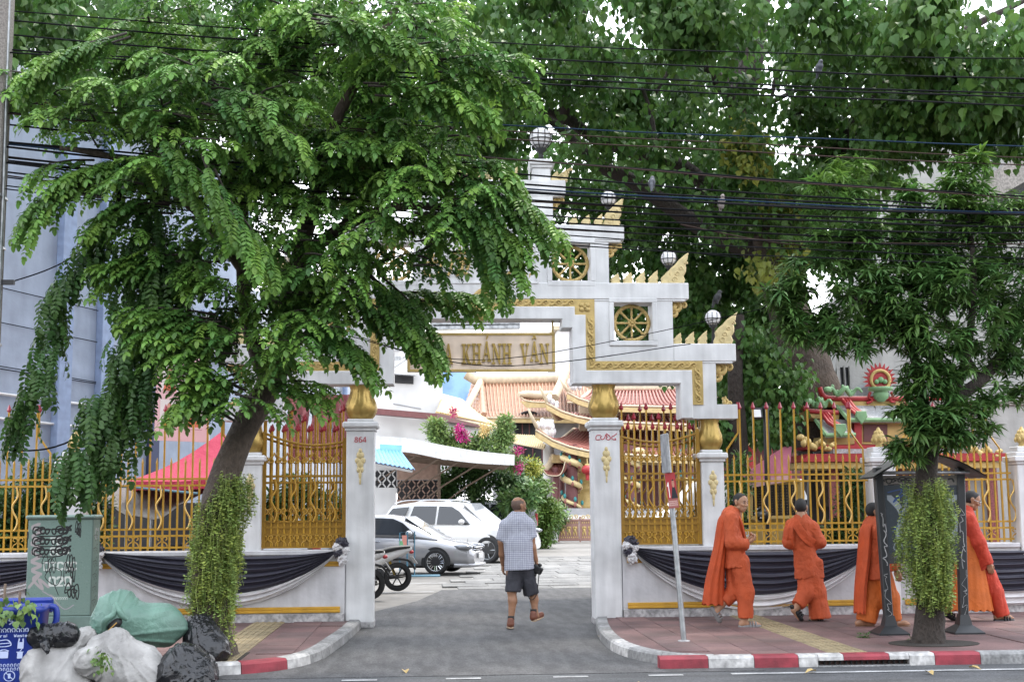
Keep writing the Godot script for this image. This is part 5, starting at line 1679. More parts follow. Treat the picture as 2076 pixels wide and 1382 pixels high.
func build_blue_house():
	var a := v3(-8.28, 4.42, -4)
	var b := v3(-2.8, 5.84, -15.5)
	var along := v3(b.x - a.x, 0, b.z - a.z)
	var l := along.length()
	var turn := -atan2(along.z, along.x)
	var o := thing("blue_house", "pale blue house wall with pipes and barred windows behind the left fence", "building", v3(a.x, 0, a.z), turn)
	M.blue_wall = mat(lin(0.40, 0.46, 0.58), 0.75, {"tex": "grime", "scale": 0.3, "det": "streak", "ds": Vector3(0.8, 0.1, 0.8), "nrm": "plaster_n", "ns": 0.2})
	M.blue_trim = mat(lin(0.30, 0.38, 0.56), 0.7, {"tex": "grime"})
	M.pale_wall = mat(lin(0.62, 0.66, 0.72), 0.75, {"tex": "grime", "scale": 0.3, "det": "streak", "ds": Vector3(0.8, 0.1, 0.8)})
	part(o, "wall", MB.new().slab(0, l * 0.62, -0.3, 9.2, -0.3, 0), M.blue_wall)
	part(o, "wall", MB.new().slab(l * 0.62, l, -0.3, 6.6, -0.3, 0.0), M.pale_wall)
	for x in [1.62, 2.75]:
		part(o, "pilaster", MB.new().slab(x, x + 0.34, -0.3, 9.1, 0, 0.16, 0.01), M.blue_trim)
	part(o, "pilaster", MB.new().slab(4.35, 4.6, -0.3, 4.0, 0, 0.12), mat(lin(0.03, 0.04, 0.10), 0.6), Transform3D(), "dark navy pilaster")
	part(o, "fascia", MB.new().slab(-0.05, l * 0.62 + 0.05, 9.2, 9.5, -0.4, 0.2, 0.01), M.pale_wall)
	for y in [3.62, 3.2]:
		part(o, "pipe", MB.new(true).tube([v3(0.2, y, 0.06), v3(3.2, y - 0.05, 0.06)], 0.028, 6), M.white)
	part(o, "junction_box", MB.new().slab(3.05, 3.35, 3.42, 3.78, 0.0, 0.16, 0.01), mat(lin(0.5, 0.45, 0.38), 0.6))
	for q in [[6.1, 4.9, 1.0, 0.9], [11.6, 3.6, 1.0, 0.8], [l - 1.9, 3.9, 0.9, 0.9]]:
		var w := part(o, "window", MB.new().slab(q[0], q[0] + q[2], q[1], q[1] + q[3], 0.0, 0.02), M.glass_dark)
		for i in 9:
			part(w, "grille_bar", MB.new().slab(q[0] + q[2] * i / 8.0 - 0.012, q[0] + q[2] * i / 8.0 + 0.012, q[1] - 0.02, q[1] + q[3] + 0.02, 0.06, 0.08), M.white)
		for e in [[q[0] - 0.06, q[0] + q[2] + 0.06, q[1] + q[3], q[1] + q[3] + 0.06], [q[0] - 0.06, q[0] + q[2] + 0.06, q[1] - 0.08, q[1]]]:
			part(w, "frame", MB.new().slab(e[0], e[1], e[2], e[3], 0, 0.10, 0.006), M.blue_trim)
	part(o, "downpipe", MB.new(true).tube([v3(l - 0.6, 0.5, 0.1), v3(l - 0.6, 5.5, 0.1)], 0.07, 8), M.blue_trim)
	for q in [[0.1, 5.45, 3.4], [0.1, 4.85, 3.4], [0.2, 4.05, 4.2], [0.1, 4.1, 3.0]]:
		part(o, "wall_cable", MB.new(true).tube([v3(q[0], q[1], 0.04), v3(q[0] + q[2], q[1] - 0.08, 0.04)], 0.008, 4), M.cable)
	part(o, "downpipe", MB.new(true).tube([v3(3.2, 4.3, 0.05), v3(3.2, 2.6, 0.05)], 0.012, 5), M.cable)

func portrait_print() -> ImageTexture:
	var im := Image.create(256, 384, true, Image.FORMAT_RGB8)
	im.fill(Color(0.80, 0.66, 0.66))
	im.fill_rect(Rect2i(0, 0, 256, 26), Color(0.70, 0.50, 0.52))
	for k in 4:
		var ox := 26 + (k % 2) * 112
		var oy := 60 + (k / 2) * 150
		for y in 112:
			for x in 92:
				var c := Color(0.80, 0.78, 0.76)
				var u := (x - 46.0) / 46.0
				var v := y / 112.0
				if pow(u / 0.26, 2.0) + pow((v - 0.26) / 0.15, 2.0) < 1.0:
					c = Color(0.72, 0.52, 0.44)
				elif v > 0.38 and absf(u) < 0.30 + (v - 0.38) * 0.75:
					c = Color(0.76, 0.40, 0.28) if k != 1 else Color(0.72, 0.45, 0.2)
				im.set_pixel(ox + x, oy + y, c)
		for i in 16:
			im.fill_rect(Rect2i(ox + 8 + i * 5, oy + 120, 3, 4), Color(0.62, 0.42, 0.44))
	im.generate_mipmaps()
	return ImageTexture.create_from_image(im)

func printed(tex: Texture2D, rough := 0.5) -> StandardMaterial3D:
	var m := StandardMaterial3D.new()
	m.albedo_texture = tex
	m.roughness = rough
	m.texture_repeat = false
	return m

func build_left_yard():
	# hoarding with portraits
	var b := thing("portrait_hoarding", "pink hoarding with portraits of robed monks hung on the blue house", "hoarding")
	var q := [v3(-5.47, 2.81, -4.2), v3(-4.54, 2.77, -4.2), v3(-4.62, 4.3, -4.2), v3(-5.46, 4.39, -4.2)]
	var m := MB.new()
	m.quad_uv(q[0], q[1], q[2], q[3])
	part(b, "print", m, printed(portrait_print()))
	part(b, "back_board", poly3([q[0] + v3(0, 0, -0.01), q[1] + v3(0, 0, -0.01), q[2] + v3(0, 0, -0.01), q[3] + v3(0, 0, -0.01)], 0.04), M.white)
	# red canopy
	M.red_canvas = mat(lin(0.52, 0.035, 0.085), 0.55, {"nrm": "wrinkle_n", "ns": 0.25, "scale": 0.5, "back": 0.4})
	M.tarp = mat(lin(0.36, 0.34, 0.31), 0.7, {"nrm": "wrinkle_n", "ns": 0.35, "scale": 0.5, "tex": "grime"})
	var t := thing("market_canopy", "crimson canvas canopy sloping behind the left fence over a stall", "canopy")
	var peak := v3(-3.984, 2.857, -2.2)
	var c0 := v3(-5.199, 2.059, -1.2)
	var c1 := v3(-3.65, 2.094, -1)
	var c2 := c1 + v3(0, 0, -2.6)
	var c3 := c0 + v3(-0.2, 0, -2.6)
	for e in [[c0, c1], [c1, c2], [c2, c3], [c3, c0]]:
		var rows := []
		for j in 7:
			var r := []
			for i in 11:
				var p: Vector3 = e[0].lerp(e[1], i / 10.0).lerp(peak, j / 6.0)
				p.y -= 0.10 * sin(PI * j / 6.0) + 0.03 * sin(PI * i / 10.0) * (1.0 - j / 6.0)
				r.append(p)
			rows.append(r)
		part(t, "canvas_side", MB.new(true).sheet(rows, 0.006), M.red_canvas)
		part(t, "valance", MB.new(true).sheet([[e[0] + v3(0, -0.13, 0), e[0].lerp(e[1], 0.5) + v3(0, -0.16, 0), e[1] + v3(0, -0.13, 0)], [e[0], e[0].lerp(e[1], 0.5) + v3(0, -0.03, 0), e[1]]], 0.005), M.red_canvas)
	for c in [c0, c1, c2, c3]:
		part(t, "pole", MB.new(true).tube([v3(c.x, 0, c.z), c], 0.022, 6), M.steel)
	var tr := thing("tarpaulin", "slack grey tarpaulin sagging under the crimson canopy", "tarpaulin")
	var rows := []
	for j in 8:
		var r := []
		for i in 13:
			var u := i / 12.0
			var v := j / 7.0
			var p: Vector3 = v3(-5.665, 1.988, -1).lerp(v3(-4.143, 1.869, -1), u)
			p += v3(0, -0.42 * sin(PI * u) * (1.0 - v) + v * 0.15 + 0.03 * sin(u * 17.0), -1.8 * v)
			r.append(p)
		rows.append(r)
	part(tr, "sheet", MB.new(true).sheet(rows, 0.006), M.tarp)
	part(tr, "edge_pole", MB.new(true).tube([v3(-5.674, 2.022, -0.95), v3(-4.134, 1.868, -0.95)], 0.02, 6), mat(lin(0.10, 0.22, 0.30), 0.5))
	var st := thing("stall_table", "dark cluttered stall table in the shade under the tarpaulin", "table", v3(-5.131, 1.054, -2.4) * v3(1, 0, 1))
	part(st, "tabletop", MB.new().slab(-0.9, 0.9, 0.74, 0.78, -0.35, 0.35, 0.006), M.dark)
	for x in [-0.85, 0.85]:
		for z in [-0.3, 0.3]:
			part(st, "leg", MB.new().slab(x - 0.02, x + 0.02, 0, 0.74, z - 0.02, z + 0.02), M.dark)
	for k in 5:
		var cr := thing("crate", ["grey crate", "blue crate", "brown crate", "dark crate", "pale crate"][k] + " on the dark stall table under the tarpaulin", "crate", st.position + v3(-0.7 + k * 0.35, 0.78, 0.05), 0.2 * k)
		part(cr, "body", MB.new().slab(-0.13, 0.13, 0.0, 0.2 + 0.03 * k, -0.12, 0.12, 0.01), [M.steel, M.cable_blue, M.bark, M.dark, M.plinth][k])
		part(cr, "rim", MB.new().slab(-0.14, 0.14, 0.2 + 0.03 * k, 0.225 + 0.03 * k, -0.13, 0.13, 0.006), M.dark)
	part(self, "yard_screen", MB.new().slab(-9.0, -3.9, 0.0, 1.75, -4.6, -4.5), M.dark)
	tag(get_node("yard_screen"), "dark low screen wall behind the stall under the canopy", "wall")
	# red and white cloth banners hanging by the side gate
	M.banner_red = mat(lin(0.48, 0.17, 0.18), 0.7, {"nrm": "wrinkle_n", "ns": 0.4, "scale": 0.6, "tex": "grime"})
	for k in 3:
		var x0: float = [582, 622, 655][k]
		var rr := []
		for j in 9:
			var r := []
			for i in 9:
				var p: Vector3 = v3(-3.076, 2.396, -3).lerp(v3(-3.091, 3.479, -3), j / 8.0) + v3([0.0, 0.38, 0.72][k] + i * 0.042 + 0.02 * sin(j * 1.3 + k), 0, 0.05 * sin(i * 1.9 + k * 2.0 + j * 0.3))
				r.append(p)
			rr.append(r)
		var bn := single("cloth_banner", MB.new(true).sheet(rr, 0.004), M.banner_red, ["faded red cloth banner hanging nearest the leaning tree", "faded red cloth banner between two others behind the side gate", "faded red cloth banner nearest the pillar numbered 864"][k], "banner")
	shrub("dense dark green hedge behind the fence and the green cabinet", [[v3(-6.604, 1.607, -0.8), v3(0.5, 0.5, 0.3)], [v3(-6.13, 1.883, -0.8), v3(0.5, 0.55, 0.3)], [v3(-5.702, 1.529, -0.8), v3(0.4, 0.5, 0.3)], [v3(-6.657, 1.189, -0.8), v3(0.5, 0.4, 0.3)], [v3(-5.97, 1.252, -0.8), v3(0.5, 0.4, 0.3)]], 150, [0.05, 0.115, 0.03], 0.9)
	shrub("leafy potted shrub seen through the side gate left of the opening", [[v3(-2.863, 1.796, -2.4), v3(0.4, 0.35, 0.3)], [v3(-2.399, 1.562, -2.4), v3(0.35, 0.35, 0.3)], [v3(-3.167, 1.568, -2.4), v3(0.3, 0.4, 0.3)]], 90, [0.08, 0.15, 0.04], 0.9)

func build_court():
	M.cream = mat(lin(0.60, 0.49, 0.34), 0.6, {"tex": "soft"})
	M.roof_orange = mat(lin(0.37, 0.18, 0.10), 0.6, {"tex": "patch", "scale": 0.4})
	M.rib_orange = mat(lin(0.42, 0.23, 0.14), 0.5, {"tex": "mottle", "scale": 0.8})
	M.roof_red = mat(lin(0.30, 0.11, 0.09), 0.6, {"tex": "patch", "scale": 0.4})
	M.rib_red = mat(lin(0.33, 0.12, 0.095), 0.45, {"tex": "mottle", "scale": 0.8})
	M.roof_yellow = mat(lin(0.62, 0.48, 0.24), 0.6, {"tex": "grime", "scale": 0.4})
	M.eave_yellow = mat(lin(0.58, 0.43, 0.20), 0.6, {"tex": "soft"})
	M.grey_wall = mat(lin(0.42, 0.42, 0.43), 0.8, {"tex": "grime", "scale": 0.3})
	M.white_far = mat(lin(0.68, 0.67, 0.66), 0.7, {"tex": "soft", "scale": 0.2})
	M.maroon = mat(lin(0.16, 0.055, 0.055), 0.6, {"tex": "grime"})
	M.green = mat(lin(0.12, 0.30, 0.14), 0.55, {"tex": "grime"})
	M.teal = mat(lin(0.03, 0.22, 0.22), 0.5)
	var Z := -50.0
	# the big hall
	var h := thing("temple_hall", "large temple hall with long orange tiled roof seen through the gate opening", "temple")
	var a := v3(2.02, 8.73, -56)
	var b := v3(11.34, 8.9, -56)
	tile_roof(h, a, b, v3(10.32, 6.26, -50), v3(2.02, 6.3, -50), 46, 0.7, M.roof_orange, M.rib_orange)
	tile_roof(h, v3(1.68, 8.71, -57), v3(2.02, 8.73, -56), v3(2.02, 6.3, -50), v3(1.05, 7.03, -55), 7, 0.3, M.roof_orange, M.rib_orange)
	part(h, "ridge", MB.new(true).tube([v3(1.17, 9.24, -56), v3(1.65, 8.93, -56), v3(2.73, 8.87, -56), v3(5.59, 8.92, -56), v3(11.34, 9.02, -56)], 0.36, 6), M.cream)
	part(h, "hip_ridge", MB.new(true).tube([v3(1.99, 8.8, -55.9), v3(1.5, 7.76, -53), v3(0.88, 6.51, -50)], 0.2, 6), M.cream)
	part(h, "fascia", poly3([v3(2.18, 6.03, -50), v3(10.32, 5.94, -50), v3(10.32, 6.21, -50), v3(2.02, 6.24, -50)], 0.3), M.eave_yellow)
	part(h, "wall", poly3([v3(2.45, 1.27, -51), v3(10.37, 1.21, -51), v3(10.48, 6.22, -51), v3(2.48, 6.26, -51)], 0.3), M.grey_wall)
	tile_roof(h, v3(6.58, 9.27, -55), v3(11.19, 9.6, -55), v3(10.34, 7.07, -50), v3(6.38, 7.09, -50), 22, 0.5, M.roof_orange, M.rib_orange)
	part(h, "hip_ridge", MB.new(true).tube([v3(6.61, 9.23, -52), v3(6.18, 8.24, -51), v3(5.7, 7.33, -50)], 0.26, 6), M.cream)
	tile_roof(h, v3(4.56, 7.77, -52), v3(5.91, 7.66, -52), v3(5.5, 6.99, -49), v3(3.84, 7.1, -49), 12, 0.15, M.roof_orange, M.rib_orange, 0.2)
	part(h, "upturned_ridge", MB.new(true).tube([v3(3.74, 7.41, -49), v3(4.13, 7.47, -49.4), v3(4.67, 7.46, -50), v3(5.69, 7.57, -51)], [0.12, 0.22, 0.25, 0.25], 6), M.cream)
	part(h, "fascia", poly3([v3(4.15, 6.73, -49), v3(5.36, 6.73, -49), v3(5.45, 6.99, -49), v3(3.82, 7.07, -49)], 0.2), M.eave_yellow)
	for q in [[1073, 868, 0.75], [1080, 926, 1.0]]:
		var c: Vector3 = v3(4.57, 4.23, -50.8) if q[1] > 900 else v3(4.4, 5.86, -50.8)
		var w := part(h, "round_window", MB.new(true).at(moved(c, turned(90, 0, 0))).lathe([Vector2(0.02, 0.0), Vector2(q[2] * 0.95, 0.0), Vector2(q[2], 0.05), Vector2(q[2] * 1.12, 0.06), Vector2(q[2] * 1.15, -0.2)], 22), M.dark)
		for k in 3:
			part(w, "window_bar", MB.new().box(c + v3(-q[2] * 0.5 + k * q[2] * 0.5, 0, 0.1), v3(0.06, q[2] * 1.6, 0.06)), M.maroon)
	tile_roof(h, v3(3.04, 5.24, -47), v3(5.04, 5.13, -47), v3(4.71, 4.4, -45), v3(2.83, 4.77, -45), 18, 0.1, M.roof_yellow, M.roof_yellow)
	part(h, "column", MB.new(true).tube([v3(5.01, 5.91, -46), v3(4.96, 1.28, -46)], 0.28, 10), M.white_far)
	# the gate pavilion with stacked red roofs
	var p := thing("temple_pavilion", "ornate temple pavilion with stacked red upturned roofs and dragon columns", "temple")
	for q in [
		[v3(6.64, 5.59, -49), v3(14.86, 5.65, -49), v3(15.59, 3.76, -44), v3(4.2, 4.31, -44), 52, 1.0],
		[v3(6.27, 6.41, -49), v3(14.62, 6.48, -49), v3(15.42, 5.47, -46), v3(4.91, 5.96, -46), 46, 0.8],
		[v3(7.58, 7.65, -49), v3(12.81, 7.74, -49), v3(13.8, 6.51, -46.5), v3(6.01, 6.74, -46.5), 32, 0.6]]:
		tile_roof(p, q[0], q[1], q[2], q[3], q[4], 0.5, M.roof_red, M.rib_red, q[5])
		var f := MB.new(true)
		var rows := []
		for j in 2:
			var r := []
			for i in 15:
				var u := i / 14.0
				var v: Vector3 = q[3].lerp(q[2], u)
				v.y += q[5] * pow(absf(u * 2.0 - 1.0), 4.0) - 0.12 - (0.0 if j else 0.24)
				r.append(v + v3(0, 0, 0.05))
			rows.append(r)
		part(p, "fascia", f.sheet(rows, 0.25), M.eave_yellow)
		for s in 2:
			var tip: Vector3 = q[3] if s == 0 else q[2]
			var top: Vector3 = q[0] if s == 0 else q[1]
			var sg := -1.0 if s == 0 else 1.0
			part(p, "hip_ridge", MB.new(true).tube(smooth_path([top, top.lerp(tip, 0.5) + v3(0, -0.15, 0.1), top.lerp(tip, 0.88) + v3(0, q[5] * 0.75, 0.1), tip + v3(0.15 * sg, q[5] * 1.5, 0.15), tip + v3(0.35 * sg, q[5] * 2.0, 0.15)], 4), radii([0.11, 0.13, 0.12, 0.09, 0.04], 17), 6), M.cream)
			var fig := MB.new(true)
			for k in 9:
				var t := k / 8.0
				fig.ball(top.lerp(tip, 0.55 + 0.38 * t) + v3(rng.randf_range(-0.1, 0.1), 0.35 + q[5] * 0.8 * t + rng.randf_range(-0.1, 0.25), 0.2), v3(0.13, 0.2, 0.13), 6, 4)
			part(p, "ridge_figures", fig, [M.pale_green, M.rib_red][s] if M.has("pale_green") else M.white_far).set_meta("kind", "stuff")
	part(p, "roof_ridge", MB.new(true).tube(smooth_path([v3(7.07, 8.17, -49), v3(8.11, 7.78, -49), v3(10.19, 7.72, -49), v3(12.29, 7.77, -49), v3(13.35, 8.21, -49)], 5), 0.26, 6), M.cream)
	part(p, "upper_wall", poly3([v3(6.84, 5.3, -48.5), v3(14.47, 5.26, -48.5), v3(14.5, 6.29, -48.5), v3(6.86, 6.33, -48.5)], 0.4), M.cream)
	part(p, "upper_wall", poly3([v3(6.88, 6.29, -48.7), v3(13.76, 6.26, -48.7), v3(13.78, 6.96, -48.7), v3(6.89, 6.98, -48.7)], 0.4), M.cream)
	part(p, "beam", poly3([v3(5.09, 3.72, -45), v3(15.35, 3.46, -45), v3(15.36, 3.85, -45), v3(5.1, 4.11, -45)], 0.4), M.eave_yellow)
	part(p, "meander_panel", poly3([v3(5.71, 3.76, -44.9), v3(6.34, 3.76, -44.9), v3(6.35, 4.14, -44.9), v3(5.72, 4.15, -44.9)], 0.1), M.green)
	part(p, "floor", poly3([v3(4.97, 1.19, -44), v3(15.5, 1.1, -44), v3(15.51, 1.43, -44), v3(4.97, 1.52, -44)], 4.0), M.grey_wall)
	var wallb := part(p, "back_wall", poly3([v3(6.09, 1.26, -48), v3(16.03, 1.17, -48), v3(16.13, 3.95, -48), v3(6.13, 4.02, -48)], 0.3), M.maroon)
	for x in [0.0, 1.0, 2.0, 3.0]:
		var cx: Vector3 = v3(5.98, 1.39, -44.6).lerp(v3(14.69, 1.32, -44.6), x / 3.0)
		part(p, "column", MB.new(true).tube([cx, cx + v3(0, 3.2, 0)], 0.30, 10), M.maroon)
		var dr := MB.new(true)
		var path := []
		var rs := []
		for i in 46:
			var t := i / 45.0
			var an := t * TAU * 2.6
			path.append(cx + v3(cos(an) * 0.42, 0.1 + t * 2.6, sin(an) * 0.42))
			rs.append(lerpf(0.07, 0.17, sin(PI * minf(t * 1.1, 1.0) * 0.5)))
		dr.tube(path, rs, 7)
		dr.ball(cx + v3(0.35, 2.85, 0.3), v3(0.34, 0.2, 0.2), 9, 6)
		dr.ball(cx + v3(0.6, 2.78, 0.3), v3(0.2, 0.10, 0.12), 8, 5)
		part(p, "dragon", dr, M.gold_pale)
		for k in 2:
			var mane := MB.new(true)
			for i in 16:
				var t := i / 15.0
				var an := t * TAU * 2.6 + 0.25
				mane.ball(cx + v3(cos(an) * (0.5 - 0.05 * k), 0.25 + t * 2.5 + 0.13 * (1 - 2 * k), sin(an) * 0.5), v3(0.08, 0.13, 0.08), 6, 4)
			part(p, "dragon_mane", mane, [M.teal, M.rib_red][k]).set_meta("kind", "stuff")
	# small upturned side roof beside the first dragon column
	tile_roof(p, v3(5.19, 4.07, -46), v3(5.93, 4.07, -46), v3(5.56, 3.03, -43.5), v3(4.38, 3.11, -43.5), 12, 0.5, M.roof_red, M.rib_red, 0.7)
	part(p, "hip_ridge", MB.new(true).tube(smooth_path([v3(5.22, 4.06, -45.8), v3(4.9, 3.55, -45), v3(4.52, 3.36, -44), v3(4.35, 3.68, -43.6)], 4), radii([0.18, 0.18, 0.1], 13), 6), M.cream)
	for x in [v3(5.18, 1.28, -44.5), v3(5.57, 1.28, -45.5)]:
		part(p, "side_column", MB.new(true).tube([x, x + v3(0, 2.2, 0)], 0.16, 8), M.maroon)
	# gilded pedestal inside
	var gp := thing("gilded_pedestal", "tiered gilded pedestal inside the pavilion beside the gate pillar", "pedestal", v3(6.98, 1.5, -46.5))
	part(gp, "tiers", MB.new(true).lathe([Vector2(1.25, 0), Vector2(1.3, 0.2), Vector2(1.0, 0.4), Vector2(1.15, 0.6), Vector2(0.8, 0.85), Vector2(0.75, 1.3), Vector2(0.95, 1.5), Vector2(0.7, 1.75), Vector2(0.72, 2.1), Vector2(0.5, 2.4), Vector2(0.45, 2.9)], 10), M.gold)
	var ln := thing("paper_lantern", "round red lantern with tassel hanging in the pavilion", "lantern", v3(6.66, 3.34, -43.8))
	part(ln, "globe", MB.new(true).ball(Vector3.ZERO, v3(0.29, 0.24, 0.29), 14, 8), M.red)
	part(ln, "cap", MB.new(true).lathe([Vector2(0.12, 0.2), Vector2(0.12, 0.28), Vector2(0.02, 0.29), Vector2(0.02, 0.55)], 10), M.gold)
	part(ln, "tassel", MB.new(true).lathe([Vector2(0.08, -0.5), Vector2(0.09, -0.3), Vector2(0.1, -0.22)], 8), M.red)
	# carved fence in front of the pavilion
	M.fence_pink = mat(lin(0.36, 0.20, 0.16), 0.65, {"tex": "grime"})
	for k in 4:
		var fp := thing("carved_fence", "", "fence", v3(6.18, -0.02, -53.8), 0.0, "carved pink and gold fence panels before the pavilion")
		fp.position = v3(fp.position.x + k * 1.15, 0.0, -41.0)
		fp.position.x = v3(4.98, 0.41, -41).x + k * 0.98
		fp.set_meta("label", ["carved pink fence panel next to the white pot", "second carved pink fence panel from the white pot", "carved pink fence panel just left of the gate pillar", "carved pink fence panel hidden behind the gate pillar"][k])
		part(fp, "panel", MB.new().slab(0.03, 0.92, 0.1, 1.0, -0.03, 0.0), M.fence_pink)
		part(fp, "post", MB.new().slab(-0.04, 0.03, 0.0, 1.14, -0.05, 0.04, 0.01), M.fence_pink)
		for y in [0.1, 0.98]:
			part(fp, "rail", MB.new().slab(0.03, 0.94, y - 0.05, y + 0.05, -0.04, 0.03, 0.01), M.fence_pink)
		for i in 3:
			var fg := MB.new(true)
			var x := 0.18 + i * 0.28
			fg.ball(v3(x, 0.65, 0.0), v3(0.05, 0.06, 0.04), 6, 5)
			fg.ball(v3(x, 0.5, 0.0), v3(0.07, 0.12, 0.04), 6, 5)
			for s in [-1.0, 1.0]:
				fg.ball(v3(x + 0.07 * s, 0.62, 0.0), v3(0.03, 0.09, 0.03), 6, 4)
				fg.ball(v3(x + 0.06 * s, 0.36, 0.0), v3(0.035, 0.10, 0.03), 6, 4)
			part(fp, "gold_figure", fg, M.gold)
		for i in 9:
			part(fp, "gold_stud", MB.new(true).ball(v3(0.10 + i * 0.095, 0.86, 0.0), v3(0.028, 0.04, 0.02), 6, 4), M.gold)
			part(fp, "gold_stud", MB.new(true).ball(v3(0.10 + i * 0.095, 0.2, 0.0), v3(0.028, 0.04, 0.02), 6, 4), M.gold)
		var cr := MB.new(true)
		for i in 4:
			cr.tube(curl(Vector2(0.14 + i * 0.22, 1.13), 0.10, 1.2, 3.0, -1.0 if i % 2 else 1.0, 0.0), 0.022, 5)
		part(fp, "gold_crest", cr, M.gold)
	var pot := thing("plant_pot", "white blue-patterned plant pot at the end of the carved fence", "pot", v3(4.84, 0.19, -43) * v3(1, 0, 1))
	pot.position.z = -41.0
	pot.position.x = v3(4.66, 0.42, -41).x
	part(pot, "bowl", MB.new(true).lathe([Vector2(0.22, 0), Vector2(0.30, 0.12), Vector2(0.30, 0.34), Vector2(0.33, 0.36), Vector2(0.33, 0.40), Vector2(0.27, 0.40), Vector2(0.25, 0.34)], 16), M.white_far)
	var bands := MB.new(true)
	for i in 14:
		bands.ball(v3(cos(i * TAU / 14) * 0.295, 0.2, sin(i * TAU / 14) * 0.295), v3(0.03, 0.06, 0.03), 6, 4)
	part(pot, "blue_motif", bands, M.cable_blue)
	# white house with purple eaves and yellow tiled roof
	var w := thing("white_house", "white house with purple eaves and yellow tiled roof left of the temple hall", "building")
	part(w, "tower", poly3([v3(-4.25, 4.95, -34), v3(-0.35, 4.93, -34), v3(-0.35, 7.07, -34), v3(-4.26, 7.1, -34)], 6.0), M.white_far)
	part(w, "tower", poly3([v3(-2.55, 6.93, -36), v3(-0.89, 6.97, -36), v3(-0.89, 7.76, -36), v3(-2.55, 7.75, -36)], 4.0), M.white_far)
	var win := part(w, "window", poly3([v3(-2.28, 6.61, -33.95), v3(-1.52, 6.57, -33.95), v3(-1.52, 6.99, -33.95), v3(-2.28, 7.03, -33.95)], 0.1), M.dark)
	part(win, "shade", poly3([v3(-2.33, 6.92, -33.2), v3(-1.43, 6.86, -33.2), v3(-1.48, 7.07, -33.9), v3(-2.32, 7.11, -33.9)], 0.05), M.steel)
	part(w, "wall", poly3([v3(-4.02, 2.17, -31), v3(-0.84, 2.14, -31), v3(-0.84, 5.16, -31), v3(-4.05, 5.32, -31)], 0.3), M.white_far)
	part(w, "side_wall", poly3([v3(-0.84, 2.14, -31), v3(1.82, 2.18, -37), v3(1.84, 5.11, -37), v3(-0.84, 5.16, -31)], 0.3), M.white_far)
	part(w, "eave", poly3([v3(-3.08, 5.11, -30.2), v3(-0.54, 4.88, -30.2), v3(-0.58, 5.1, -30.2), v3(-3.08, 5.33, -30.2)], 0.6), M.maroon)
	part(w, "eave", poly3([v3(-0.58, 4.87, -30.1), v3(1.86, 4.85, -36.5), v3(1.86, 5.04, -36.5), v3(-0.62, 5.11, -30.1)], 0.3), M.maroon)
	tile_roof(w, v3(-0.32, 6.16, -35), v3(0.51, 6.29, -39), v3(2.05, 4.99, -37), v3(-0.62, 5.11, -30.3), 26, 0.2, M.roof_yellow, M.roof_yellow)
	part(w, "panel_line", MB.new().tube([v3(-2.33, 5.78, -33.97), v3(-1.22, 5.57, -33.97)], 0.02, 4), M.grey_wall)
	var lamp := thing("strip_floodlight", "white strip floodlight on an arm above the white house", "lamp", v3(-1.68, 5.89, -20))
	part(lamp, "housing", MB.new().box(Vector3.ZERO, v3(0.62, 0.07, 0.12), 0.02, turned(0, 0, 34)), M.white_far)
	part(lamp, "arm", MB.new().tube([v3(-0.3, -0.18, 0), v3(-0.7, -0.5, 0)], 0.03, 6), M.steel)
	# flats and blue tower further off
	var fl := thing("apartment_tower", "distant white apartment tower behind the gate pillar numbered 864", "building")
	part(fl, "wall", poly3([v3(-4.77, 6.84, -90), v3(-2.81, 6.83, -90), v3(-2.82, 15.11, -90), v3(-4.8, 15.11, -90)], 8.0), M.white_far)
	for r in 5:
		for c in 2:
			var x0: Vector3 = v3(-3.97, 15.1, -89.9).lerp(v3(-3.96, 11.36, -89.9), r / 4.0) + v3(c * 0.72, 0, 0)
			part(fl, "window", MB.new().slab(x0.x, x0.x + 0.5, x0.y - 0.45, x0.y, x0.z - 0.05, x0.z + 0.02), M.steel)
	var bt := thing("blue_tower", "distant blue tower block between white house and temple roof", "building")
	part(bt, "wall", poly3([v3(-1.12, 9.09, -100), v3(3.16, 9.07, -100), v3(3.18, 13.97, -100), v3(-1.12, 13.98, -100)], 10.0), mat(lin(0.25, 0.42, 0.72), 0.7, {"tex": "patch", "scale": 0.12}))
	# white high block glaring behind the sign
	var wb := thing("white_block", "plain white gable end standing behind the sign and gate", "building")
	part(wb, "wall", poly3([v3(7.63, 10.56, -70), v3(10.7, 10.55, -70), v3(10.76, 13.81, -70), v3(7.84, 13.81, -70)], 6.0), M.white_far)
	part(wb, "parapet", poly3([v3(7.58, 13.68, -69.8), v3(10.8, 13.68, -69.8), v3(10.8, 13.96, -69.8), v3(7.59, 13.96, -69.8)], 6.4), M.cream)
	# roof edge under the gate beam
	var fr := thing("tin_roof_edge", "grey tin roof edge seen under the gate beam above the sign", "roof")
	for k in 2:
		part(fr, "gutter", poly3([v3(-0.69, 7.8, -26) + v3(0, -0.12 * k, 0.1), v3(2.28, 7.85, -26) + v3(0, -0.12 * k, 0.1), v3(2.28, 8, -26) + v3(0, -0.12 * k, 0.1), v3(-0.86, 7.97, -26) + v3(0, -0.12 * k, 0.1)], 0.3), M.steel)
	# curved car shelter
	var cs := thing("car_shelter", "curved white corrugated car shelter with thin brown trusses", "shelter")
	M.corrugated = mat(lin(0.82, 0.81, 0.79), 0.6, {"tex": "soft", "det": "streak", "ds": Vector3(2, 0.3, 2)})
	M.rust = mat(lin(0.20, 0.14, 0.10), 0.7, {"tex": "grime"})
	var tops := smooth_path([v3(-3.01, 3.95, -24), v3(-1.57, 3.86, -24), v3(-0.37, 3.62, -24), v3(0.75, 3.43, -24), v3(1.93, 3.3, -24)], 12)
	var bots := smooth_path([v3(-3.01, 3.45, -24), v3(-1.57, 3.4, -24), v3(-0.37, 3.17, -24), v3(0.75, 3.03, -24), v3(1.92, 2.96, -24)], 12)
